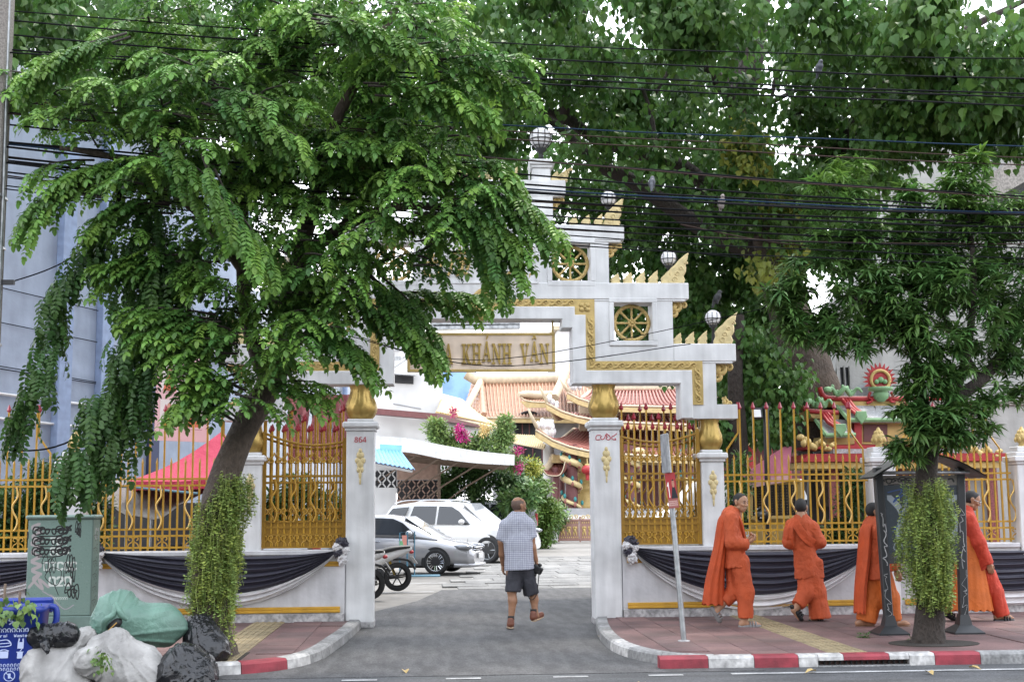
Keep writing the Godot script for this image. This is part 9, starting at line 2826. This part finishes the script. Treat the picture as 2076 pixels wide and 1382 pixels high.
func build_rubbish():
	M.sack_black = mat(lin(0.010, 0.010, 0.012), 0.24, {"nrm": "wrinkle_n", "ns": 0.25, "scale": 0.9, "own": true})
	M.sack_white = mat(lin(0.50, 0.48, 0.46), 0.72, {"nrm": "wrinkle_n", "ns": 0.2, "scale": 0.8, "own": true, "tex": "patch", "det": "wear", "ds": 0.9})
	M.sack_green = mat(lin(0.14, 0.255, 0.20), 0.5, {"nrm": "wrinkle_n", "ns": 0.22, "scale": 0.8, "own": true, "tex": "patch"})
	var o := sack("rubbish_sack", "large pale green woven sack lying on top of the rubbish heap", "sack", [[v3(-3.939, 0.489, 4.55), v3(-3.478, 0.463, 4.5), 0.26, 0.22], [v3(-3.982, 0.69, 4.6), v3(-3.872, 0.735, 4.55), 0.13, 0.11], [v3(-3.479, 0.493, 4.5), v3(-3.303, 0.441, 4.5), 0.18, 0.08], [v3(-4.05, 0.489, 4.7), v3(-4.012, 0.381, 4.7), 0.10, 0.08]], M.sack_green, 0.026, 3.0, 3)
	part(o, "mouth", MB.new(true).ball(Vector3.ZERO, v3(0.085, 0.05, 0.03), 12, 8), M.black, moved(v3(-3.885, 0.509, 4.84), turned(0, 0, 38)))
	part(o, "mouth_fold", MB.new(true).tube(smooth_path([v3(-3.999, 0.452, 4.84), v3(-3.973, 0.552, 4.88), v3(-3.888, 0.618, 4.88), v3(-3.886, 0.708, 4.86), v3(-3.813, 0.607, 4.87), v3(-3.756, 0.557, 4.86)], 4), radii([0.02, 0.035, 0.03, 0.03, 0.035, 0.02], 21), 7), M.sack_green)
	part(o, "twig", MB.new(true).tube([v3(-3.949, 0.434, 4.96), v3(-3.833, 0.539, 4.98)], 0.006, 5), mat(lin(0.4, 0.22, 0.05), 0.7))
	sack("rubbish_sack", "white woven sack slumped at the front of the rubbish heap", "sack", [[v3(-3.744, 0.208, 5.13), v3(-3.565, 0.152, 5.08), 0.21, 0.20], [v3(-3.752, 0.05, 5.18), v3(-3.479, 0.016, 5.13), 0.20, 0.2], [v3(-4.022, 0.212, 5.33), v3(-3.964, 0.149, 5.28), 0.13, 0.12], [v3(-3.972, 0.334, 5.18), v3(-3.808, 0.368, 5.08), 0.10, 0.14]], M.sack_white, 0.022, 3.2, 8)
	sack("rubbish_sack", "dirty white open sack holding a black bag beside the blue bin", "sack", [[v3(-4.518, 0.15, 5.13), v3(-4.25, 0.13, 5.08), 0.20, 0.20], [v3(-4.45, -0.031, 5.18), v3(-4.17, -0.036, 5.18), 0.21, 0.21], [v3(-4.238, 0.364, 4.98), v3(-4.146, 0.401, 4.88), 0.12, 0.10]], M.sack_white, 0.024, 3.0, 15)
	sack("rubbish_bag", "shiny black rubbish bag knotted on top of the dirty white sack", "rubbish bag", [[v3(-4.544, 0.434, 5.16), v3(-4.279, 0.443, 5.1), 0.12, 0.13], [v3(-4.422, 0.379, 5.33), v3(-4.377, 0.306, 5.38), 0.05, 0.025]], M.sack_black, 0.028, 3.4, 22)
	sack("rubbish_bag", "black rubbish bag leaning against the trunk of the leaning tree", "rubbish bag", [[v3(-3.084, 0.319, 4.45), v3(-2.998, 0.199, 4.5), 0.20, 0.21], [v3(-3.171, 0.465, 4.4), v3(-3.096, 0.489, 4.4), 0.10, 0.08]], M.sack_black, 0.028, 3.4, 28)
	sack("rubbish_bag", "black rubbish bag at the kerb in front of the heap", "rubbish bag", [[v3(-3.128, 0.151, 5.13), v3(-3.007, 0.088, 5.13), 0.21, 0.19], [v3(-3.234, 0.042, 5.18), v3(-2.987, -0.026, 5.23), 0.18, 0.2]], M.sack_black, 0.028, 3.4, 35)
	# wilted leaves stuck between the sacks
	var lw := thing("leafy_twig", "wilted leafy twig caught between the white sacks", "twig", v3(-3.896, 0.312, 5.42))
	var places := []
	var tints := []
	for i in 7:
		places.append(Transform3D(Basis.from_euler(rv(0.6)).scaled(Vector3.ONE * 0.4), v3(rng.randf_range(-0.06, 0.06), rng.randf_range(-0.16, 0.06), 0.03)))
		tints.append(tint_of([0.12, 0.20, 0.05], 0.2))
	split_swarm(lw, "leaves", "heart", M.leaf_matte, places, tints)
	# blue bin
	var g := RandomNumberGenerator.new()
	g.seed = 44
	M.bin_blue = mat(lin(0.020, 0.045, 0.30), 0.42, {"tex": "grime", "own": true})
	var b := thing("waste_bin", "blue plastic waste bin with white pictograms at the picture edge", "bin", v3(v3(-4.802, 0.374, 5).x, 0.0, 5.0), 0.12)
	var rings := []
	for q in [[0.0, 0.24, 0.22], [0.05, 0.25, 0.23], [0.66, 0.285, 0.27], [0.67, 0.305, 0.29], [0.72, 0.31, 0.295], [0.725, 0.28, 0.265]]:
		var ring := []
		for k in 28:
			var a := -TAU * k / 28.0
			ring.append(v3(signf(cos(a)) * pow(absf(cos(a)), 0.35) * q[1], q[0], signf(sin(a)) * pow(absf(sin(a)), 0.35) * q[2]))
		rings.append(ring)
	part(b, "tub", MB.new(true).loft(rings), M.bin_blue)
	part(b, "lid", MB.new().box(v3(0.02, 0.70, -0.30), v3(0.56, 0.16, 0.05), 0.02, turned(18, 0, 0)), M.bin_blue)
	part(b, "handle", MB.new(true).tube(smooth_path([v3(0.30, 0.70, -0.05), v3(0.36, 0.68, -0.06), v3(0.365, 0.55, -0.06), v3(0.31, 0.45, -0.06)], 4), 0.032, 7), M.bin_blue)
	var im := Image.create(256, 400, true, Image.FORMAT_RGBA8)
	im.fill(Color(0.8, 0.85, 0.95, 0.0))
	var wh := Color(0.72, 0.76, 0.88, 1.0)
	for i in 7:
		scribble(im, [Vector2(70 + i * 22, 96), Vector2(66 + i * 22, 82), Vector2(76 + i * 22, 76), Vector2(82 + i * 22, 84), Vector2(80 + i * 22, 98)], 4, wh)
	scribble(im, [Vector2(150, 66), Vector2(160, 62), Vector2(166, 68)], 3, wh)
	letter_row(im, "General", 20, 112, 2.6, 3, wh)
	letter_row(im, "Waste", 142, 112, 2.6, 3, wh)
	scribble(im, [Vector2(128, 10), Vector2(120, 28), Vector2(138, 34), Vector2(120, 52)], 6, wh)
	scribble(im, [Vector2(60, 150), Vector2(110, 146), Vector2(124, 178), Vector2(70, 184), Vector2(60, 150)], 5, wh)
	scribble(im, [Vector2(64, 168), Vector2(120, 164)], 5, wh)
	im.fill_rect(Rect2i(160, 160, 34, 40), wh)
	scribble(im, [Vector2(164, 160), Vector2(168, 140)], 7, wh)
	scribble(im, [Vector2(190, 160), Vector2(188, 140)], 7, wh)
	im.fill_rect(Rect2i(68, 214, 44, 42), wh)
	scribble(im, [Vector2(66, 212), Vector2(90, 204), Vector2(114, 212)], 5, wh)
	im.fill_rect(Rect2i(162, 222, 30, 38), wh)
	scribble(im, [Vector2(158, 220), Vector2(196, 220)], 5, wh)
	scribble(im, [Vector2(176, 218), Vector2(186, 202)], 4, wh)
	for r in 2:
		for i in 8:
			scribble(im, [Vector2(52 + i * 20, 308 + r * 24), Vector2(50 + i * 20, 296 + r * 24), Vector2(58 + i * 20, 292 + r * 24), Vector2(62 + i * 20, 308 + r * 24)], 3, wh)
	var circ := []
	for i in 21:
		circ.append(Vector2(128 + cos(TAU * i / 20.0) * 30, 366 + sin(TAU * i / 20.0) * 30))
	scribble(im, circ, 4, wh)
	scribble(im, [Vector2(108, 346), Vector2(148, 386)], 4, wh)
	im.fill_rect(Rect2i(120, 350, 14, 30), wh)
	var m := MB.new()
	m.quad_uv(v3(-0.21, 0.02, 0.237), v3(0.21, 0.02, 0.237), v3(0.24, 0.64, 0.276), v3(-0.24, 0.64, 0.276))
	var pm := print_tex(im)
	pm.transparency = BaseMaterial3D.TRANSPARENCY_ALPHA_SCISSOR
	pm.alpha_scissor_threshold = 0.5
	part(b, "pictogram_print", m, pm)
	var br := thing("leafy_branch", "cut leafy branches sticking out of the blue bin", "branch", b.position + v3(0.02, 0.72, 0.05))
	places = []
	tints = []
	for i in 15:
		places.append(Transform3D(Basis.from_euler(v3(rng.randf_range(-0.4, 0.4), rng.randf() * TAU, rng.randf_range(-0.4, 0.4))).scaled(Vector3.ONE * rng.randf_range(0.45, 0.75)), v3(rng.randf_range(-0.2, 0.26), rng.randf_range(-0.12, 0.06), rng.randf_range(0.1, 0.27))))
		tints.append(tint_of([0.14, 0.23, 0.06], 0.25))
	split_swarm(br, "leaves", "heart", M.leaf_matte, places, tints)
	for q in [[-0.1, 0.22, 0.1], [0.05, 0.14, 0.12], [-0.2, 0.3, 0.0]]:
		part(br, "twig", MB.new(true).tube([v3(q[0], -0.2, q[2]), v3(q[0] + 0.01, q[1], q[2])], 0.013, 6), M.rust)

func build_posts():
	var g := RandomNumberGenerator.new()
	g.seed = 61
	# leaning steel post with poster
	var o := thing("sign_post", "leaning galvanised steel post with an edge-on plate and an election poster", "sign post", v3(2.145, 0.1, 3.288))
	var top: Vector3 = v3(2.025, 2.472, 3.1) - o.position
	part(o, "pole", MB.new(true).tube([Vector3.ZERO, top * 0.5, top], 0.032, 10), M.steel)
	part(o, "plate", MB.new().box(v3(2.003, 2.243, 3.16) - o.position, v3(0.03, 0.46, 0.28), 0.008, turned(0, 5, 2)), M.steel)
	part(o, "base_collar", MB.new(true).lathe([Vector2(0.07, 0), Vector2(0.07, 0.012), Vector2(0.04, 0.02)], 12), M.plinth)
	var im := Image.create(128, 220, true, Image.FORMAT_RGB8)
	im.fill(Color(0.60, 0.16, 0.18))
	im.fill_rect(Rect2i(0, 160, 128, 60), Color(0.55, 0.30, 0.28))
	for y in range(30, 160):
		for x in range(40, 128):
			var u := (x - 88.0) / 40.0
			var v := (y - 30.0) / 130.0
			if pow(u / 0.42, 2.0) + pow((v - 0.28) / 0.2, 2.0) < 1.0:
				im.set_pixel(x, y, Color(0.66, 0.46, 0.38) if v > 0.16 else Color(0.08, 0.07, 0.07))
			elif v > 0.46 and absf(u) < 0.4 + (v - 0.46) * 1.2:
				im.set_pixel(x, y, Color(0.09, 0.09, 0.12))
	scribble(im, [Vector2(14, 80), Vector2(30, 62)], 8, Color(0.9, 0.88, 0.86))
	scribble(im, [Vector2(28, 62), Vector2(30, 150)], 10, Color(0.9, 0.88, 0.86))
	for r in 3:
		for i in 8:
			scribble(im, [Vector2(12 + i * 14, 184 + r * 12), Vector2(12 + i * 14, 176 + r * 12), Vector2(20 + i * 14, 178 + r * 12)], 2, Color(0.92, 0.85, 0.8))
	var c: Vector3 = v3(2.055, 1.812, 3.2) - o.position
	var t := moved(c + v3(0, 0, 0.045), turned(0, -6, 6))
	var m := MB.new()
	m.at(t).quad_uv(v3(-0.058, -0.205, 0.004), v3(0.058, -0.205, 0.004), v3(0.058, 0.205, 0.004), v3(-0.058, 0.205, 0.004))
	part(o, "poster", m, print_tex(im))
	part(o, "poster_board", MB.new().at(t).box(Vector3.ZERO, v3(0.116, 0.41, 0.006)), M.white)
	# notice board
	var n := thing("notice_board", "black-framed pavement notice board with curved roof and white graffiti", "notice board", v3(5.163, 0.1, 2.813))
	var P := n.position
	M.post_black = mat(lin(0.022, 0.024, 0.027), 0.45, {"tex": "grime"})
	M.board_roof = mat(lin(0.13, 0.125, 0.12), 0.5, {"tex": "grime"})
	for q in [[v3(4.708, 0.1, 2.745), v3(4.649, 2.072, 2.72), "graffitied post"], [v3(5.616, 0.1, 2.881), v3(5.666, 2.065, 2.72), "graffitied post"]]:
		var a: Vector3 = q[0] - P
		var b: Vector3 = q[1] - P
		b.z = 0.0
		a.z = 0.0
		var dir := (b - a).normalized()
		var bb := aim(dir, v3(1, 0, 0))
		part(n, "post", MB.new().box((a + b) * 0.5, v3(0.10, (b - a).length(), 0.10), 0.012, turned(0, 0, rad_to_deg(atan2(-dir.x, dir.y)))), M.post_black)
		part(n, "foot", MB.new().lathe([Vector2(0.26, 0.0), Vector2(0.26, 0.02), Vector2(0.11, 0.10), Vector2(0.075, 0.22)], 4), M.post_black, moved(a, turned(0, 45, 0)))
		var sc := MB.new(true)
		for k in 2:
			var pts := []
			for i in 18:
				var tt: float = (0.40 + 0.34 * i / 17.0) if k == 0 else (0.12 + 0.24 * i / 17.0)
				pts.append(a.lerp(b, tt) + v3(g.randf_range(-0.038, 0.038), g.randf_range(-0.045, 0.045), 0.052))
			sc.tube(smooth_path(pts, 4), 0.006 if k == 0 else 0.003, 4)
		part(n, "post_graffiti", sc, M.paint).set_meta("kind", "stuff")
	var q0: Array = [v3(4.716, 0.926, 2.76) - P, v3(5.639, 0.939, 2.76) - P, v3(5.633, 1.969, 2.76) - P, v3(4.692, 1.975, 2.76) - P]
	for i in 4:
		q0[i].z = 0.03
	im = Image.create(320, 360, true, Image.FORMAT_RGB8)
	im.fill(Color(0.165, 0.20, 0.23))
	im.fill_rect(Rect2i(0, 0, 320, 40), Color(0.42, 0.40, 0.38))
	im.fill_rect(Rect2i(0, 318, 320, 42), Color(0.20, 0.20, 0.20))
	grain(im, g, 2500)
	var ww := Color(0.52, 0.55, 0.58)
	for q in [[[24, 90], [60, 130], [70, 170], [50, 240]], [[110, 100], [90, 140], [70, 180], [52, 250]], [[300, 90], [276, 110]], [[300, 170], [280, 190]], [[290, 240], [300, 200], [280, 230]]]:
		var pts := []
		for e in q:
			pts.append(Vector2(e[0], e[1]))
		scribble(im, pts, 19, ww)
	scribble(im, [Vector2(20, 70), Vector2(80, 60), Vector2(40, 110), Vector2(90, 80), Vector2(100, 140)], 4, Color(0.14, 0.26, 0.46))
	scribble(im, [Vector2(90, 100), Vector2(60, 180), Vector2(100, 150), Vector2(30, 230)], 4, Color(0.14, 0.26, 0.46))
	scribble(im, [Vector2(40, 270), Vector2(30, 300), Vector2(70, 310), Vector2(60, 280), Vector2(36, 276)], 3, ww)
	scribble(im, [Vector2(30, 335), Vector2(80, 322), Vector2(110, 345)], 4, Color(0.4, 0.4, 0.42))
	tag_row(im, g, 10, 20, 120, 26, 6, 4, Color(0.06, 0.06, 0.06))
	scribble(im, [Vector2(278, 16), Vector2(292, 14), Vector2(300, 26)], 6, Color(0.06, 0.06, 0.06))
	m = MB.new()
	m.quad_uv(q0[0], q0[1], q0[2], q0[3])
	part(n, "board_face", m, print_tex(im))
	part(n, "board", poly3([q0[0] + v3(0, 0, -0.004), q0[1] + v3(0, 0, -0.004), q0[2] + v3(0, 0, -0.004), q0[3] + v3(0, 0, -0.004)], 0.06), M.post_black)
	var arc := []
	for i in 13:
		var u := i / 12.0
		arc.append(v3(4.499, 1.953, 2.75).lerp(v3(5.894, 1.955, 2.75), u) + v3(0, 0.27 * sin(PI * u), 0) - P)
	var front := []
	var back := []
	for p in arc:
		front.append(v3(p.x, p.y, 0.26))
		back.append(v3(p.x, p.y, -0.26))
	part(n, "curved_roof", MB.new(true).sheet([front, back], 0.02), M.board_roof)
	part(n, "tie_bar", MB.new(true).tube([arc[1] + v3(0.05, -0.02, 0.2), arc[11] + v3(-0.05, -0.02, 0.2)], 0.022, 8), M.steel)
	# concrete pole at the picture edge
	var cp := thing("utility_pole", "square concrete utility pole with conduit at the picture edge", "pole", v3(v3(-5.502, 3.396, 4.2).x, 0.1, 4.2))
	part(cp, "shaft", MB.new().slab(-0.14, 0.14, 0, 8.4, -0.12, 0.12, 0.015), M.concrete_pole)
	part(cp, "conduit", MB.new(true).tube([v3(0.16, 0, 0.06), v3(0.155, 5.0, 0.06), v3(0.12, 8.2, 0.08)], 0.022, 7), M.steel)
	for y in [1.2, 2.0, 3.3, 4.35, 4.9]:
		part(cp, "clamp", MB.new().slab(-0.15, 0.15, y, y + 0.03, -0.13, 0.13, 0.004), M.steel)
	part(cp, "bracket", MB.new(true).tube([v3(0.1, 2.02, 0.08), v3(0.24, 2.02, 0.08)], 0.035, 8), M.dark)
	part(cp, "bracket", MB.new().slab(0.13, 0.3, 3.95, 4.0, 0.0, 0.05), M.dark)

func build_cables():
	var list := []
	# left end, right end, sag in metres, thickness, colour; one by one
	var rows := [[10, 120, 0.12, 11, 0], [34, 168, 0.10, 14, 0], [67, 203, 0.10, 14, 0], [103, 214, 0.06, 14, 0], [112, 235, 0.06, 14, 0], [189, 301, 0.06, 11, 1], [200, 330, 0.03, 10, 2], [212, 349, 0.05, 11, 2], [228, 417, 0.06, 12, 0], [233, 425, 0.05, 9, 2], [240, 432, 0.10, 12, 0], [280, 438, 0.10, 13, 0], [284, 444, 0.16, 9, 0], [292, 446, 0.12, 11, 1], [300, 452, 0.14, 14, 0], [306, 455, 0.15, 8, 2], [311, 462, 0.12, 12, 0], [318, 468, 0.17, 9, 0], [326, 472, 0.15, 13, 0], [330, 486, 0.20, 10, 0], [338, 492, 0.17, 12, 0], [346, 500, 0.22, 9, 2], [352, 510, 0.18, 9, 0], [372, 534, 0.14, 8, 0], [380, 546, 0.2, 8, 0]]
	var mats := [M.cable, M.cable_blue, M.cable_brown]
	for i in rows.size():
		var r: Array = rows[i]
		var k := clampf((r[0] - 10.0) / 370.0, 0.0, 1.0)
		var z := 3.9 + 0.07 * (i % 5)
		var a: Vector3 = v3(-5.876, 7.315, 4).lerp(v3(-5.778, 5.058, 4), r[0] / 400.0)
		var b: Vector3 = v3(6.703, 6.91, 4).lerp(v3(6.514, 3.978, 4), (r[1] - 100.0) / 500.0)
		a.z = z
		b.z = z + 0.1
		var pts := []
		for j in 25:
			var u := j / 24.0
			pts.append(a.lerp(b, u) + v3(0, -r[2] * 4.0 * u * (1.0 - u) + 0.006 * sin(u * 20.0 + i), 0))
		var label: String = ["thin black cable right at the top crossing the left tree", "first of the four stout black cables across the upper canopy", "second of the four stout black cables across the upper canopy", "third of the four stout black cables across the upper canopy", "lowest of the four stout black cables across the upper canopy", "blue cable passing across the topmost globe lamp", "thin brownish cable just under the blue cable", "lower brownish cable under the topmost globe lamp"][i] if i < 8 else ["black cable in the dense bundle sagging across the gate above the wheels", "only blue cable in the dense bundle sagging across the gate", "thin brownish cable in the dense bundle sagging across the gate"][r[4]]
		single("overhead_cable", MB.new(true).tube(pts, r[3] * (0.00074 if i < 8 else 0.0009), 5), mats[r[4]], label, "cable", "" if i < 8 else "bundled cables across the gate")
	# slack wires low across the sign and gate
	for q in [[v3(-1.802, 3.682, 3), v3(0.019, 3.336, 2.6), v3(2.529, 3.655, 2.2), 0.006, "lowest slack wire drooping across the signboard letters"], [v3(-1.802, 3.706, 3), v3(0.079, 3.42, 2.6), v3(3.938, 4.205, 2.2), 0.005, "upper slack wire drooping across the signboard"], [v3(-0.698, 4.818, 3.2), v3(1.08, 4.783, 3), v3(3.047, 4.647, 2.8), 0.006, "single dark wire across the lettered panel"], [v3(2.186, 4.902, 3.5), v3(3.261, 4.721, 3.4), v3(4.241, 4.662, 3.3), 0.009, "reddish cable running down into the young tree crown"], [v3(-5.401, 4.115, 3.9), v3(-4.772, 4.365, 3.9), v3(-4.092, 4.924, 3.9), 0.008, "stay wire rising from the concrete pole to the left tree"], [v3(-5.38, 2.295, 3.9), v3(-4.681, 2.424, 3.6), v3(-3.281, 3.493, 3.4), 0.010, "slack black wire from pole to the leaning tree"]]:
		single("slack_wire", MB.new(true).tube(smooth_path([q[0], q[1], q[2]], 10), q[3], 5), M.cable_brown if q[4].begins_with("red") else M.cable, q[4], "cable")
	# splice box and coil hung from the bundle
	var jb := thing("splice_box", "black cable splice box hanging from the wires in the left tree", "junction box", v3(-4.493, 5.113, 4.1))
	part(jb, "case", MB.new().box(Vector3.ZERO, v3(0.33, 0.11, 0.12), 0.02, turned(0, 0, -8)), M.dark)
	for k in 6:
		part(jb, "port", MB.new().box(v3(-0.12 + k * 0.045, 0.015 - k * 0.006, 0.062), v3(0.018, 0.03, 0.006), 0.003), M.globe)
	part(jb, "hanger", MB.new(true).tube([v3(-0.1, 0.05, 0), v3(-0.1, 0.22, 0)], 0.008, 5), M.cable)
	var cc := thing("cable_coil", "coiled loop of spare black cable hanging in the left tree", "cable coil", v3(-3.952, 5.022, 4.15))
	for k in 5:
		var pts := []
		for i in 29:
			var a := TAU * i / 28.0
			pts.append(v3(cos(a) * (0.185 + 0.012 * (k % 3)), sin(a) * (0.165 + 0.01 * (k % 2)), 0.014 * k - 0.03))
		part(cc, "loop", MB.new(true).tube(pts, 0.010, 6, false), M.cable_brown if k == 2 else M.cable)
	for a in [0.6, 2.4, 4.4]:
		part(cc, "tie", MB.new().box(v3(cos(a) * 0.19, sin(a) * 0.17, 0), v3(0.025, 0.05, 0.1), 0.006, turned(0, 0, rad_to_deg(a))), M.globe)
	for q in [[55, 345, 0.14], [38, 345, 0.10]]:
		var lp := []
		for i in 21:
			lp.append(v3(-5.121, 5.314, 4.1) + v3(cos(TAU * i / 20.0) * q[2], sin(TAU * i / 20.0) * q[2], 0.02))
		part(cc, "pole_loop", MB.new(true).tube(lp, 0.006, 5, false), M.cable_brown)

func build_birds():
	var list := [[v3(3.755, 6.628, 4), 20.0, lin(0.055, 0.06, 0.075), "dark pigeon perched on the stout upper cable"], [v3(1.763, 5.24, 4.05), 160.0, lin(0.10, 0.105, 0.125), "grey pigeon facing the street on the top cable of the bundle"], [v3(2.564, 5.028, 4), 10.0, lin(0.28, 0.24, 0.22), "pale brownish dove seen from behind on the cable bundle"], [v3(3.425, 4.615, -0.24), 75.0, lin(0.03, 0.032, 0.036), "black bird perched on the lowest globe lamp"]]
	for q in list:
		var s := 0.78 if q[0].z > 0 else 1.0
		var o := thing("pigeon", q[3], "bird", q[0], deg_to_rad(q[1]))
		var b := Body.new()
		b.k = 0.03
		b.bone(v3(0, -0.005, 0) * s, v3(0, 0.045, 0.02) * s, 0.042 * s, 0.046 * s).bone(v3(0, 0.05, 0.03) * s, v3(0, 0.095, 0.04) * s, 0.034 * s, 0.020 * s).bone(v3(0, 0.115, 0.045) * s, v3(0, 0.118, 0.05) * s, 0.023 * s, 0.022 * s)
		b.bone(v3(0, 0.112, 0.065) * s, v3(0, 0.106, 0.085) * s, 0.008 * s, 0.003 * s).bone(v3(0, -0.02, -0.03) * s, v3(0, -0.11, -0.06) * s, 0.026 * s, 0.016 * s, v3(1, 1, 1))
		for e in [-1.0, 1.0]:
			b.bone(v3(0.015 * e, -0.04, 0.01) * s, v3(0.015 * e, -0.062, 0.015) * s, 0.009 * s, 0.006 * s)
		part(o, "body", b.mesh(0.007), mat(q[2], 0.6, {"own": true, "tex": "mottle", "scale": 6.0}))
		for e in [-1.0, 1.0]:
			part(o, "wing", MB.new(true).ball(v3(0.036 * e, 0.02, -0.015) * s, v3(0.014, 0.06, 0.034) * s, 8, 7), mat(q[2] * 0.8, 0.6), moved(Vector3.ZERO, turned(18, 0, 0)))

func build_litter():
	for q in [[v3(-1, 0.006, 4.837), "dry tan leaf lying by the kerb dashes"], [v3(3.046, 0.006, 5.397), "curled yellow leaf on the road below the red kerb block"], [v3(4.619, 0.004, 5.312), "curled yellow leaf by the kerb under the young tree"], [v3(4.085, 0.004, 5.59), "small brown leaf on the white edge line"], [v3(1.362, 0.01, 1.93), "brown leaf at the foot of the right kerb corner"], [v3(1.19, 0.006, 6.155), "pale leaf at the bottom edge of the road"]]:
		var b := MB.new()
		blade(b, Vector3.ZERO, v3(1, 0.2, 0.2), v3(0.1, 1, 0), 0.13, 0.08, [[0.0, 0.0], [0.25, 0.45], [0.6, 0.45], [1.0, 0.0]], 0.5, 0.3)
		single("fallen_leaf", b, mat(lin(0.42, 0.30, 0.12), 0.7), q[1], "leaf", "", moved(q[0] + v3(0, 0.012, 0), turned(0, q[0].x * 70.0, 0)))
	for q in [[v3(4.249, 0.1, 3.148), "tuft of weed in the pavement near the third monk"], [v3(4.734, 0.1, 3.553), "weed growing in the round tree pit"]]:
		var o := thing("weed_tuft", q[1], "weed", q[0])
		var pl := []
		var ti := []
		for i in 8:
			pl.append(Transform3D(Basis.from_euler(v3(0, rng.randf() * TAU, 0)).scaled(Vector3.ONE * 0.3), v3(rng.randf_range(-0.09, 0.09), 0.02, rng.randf_range(-0.05, 0.05))))
			ti.append(tint_of([0.06, 0.15, 0.03], 0.2))
		split_swarm(o, "leaves", "bush", M.leaf_matte, pl, ti)

func build_street():
	build_cabinet()
	build_rubbish()
	build_posts()
	build_cables()
	build_birds()
	build_litter()

func build_all():
	build_gate()
	build_fence()
	leaf_meshes()
	build_background()
	build_trees()
	build_people()
	build_vehicles()
	build_street()
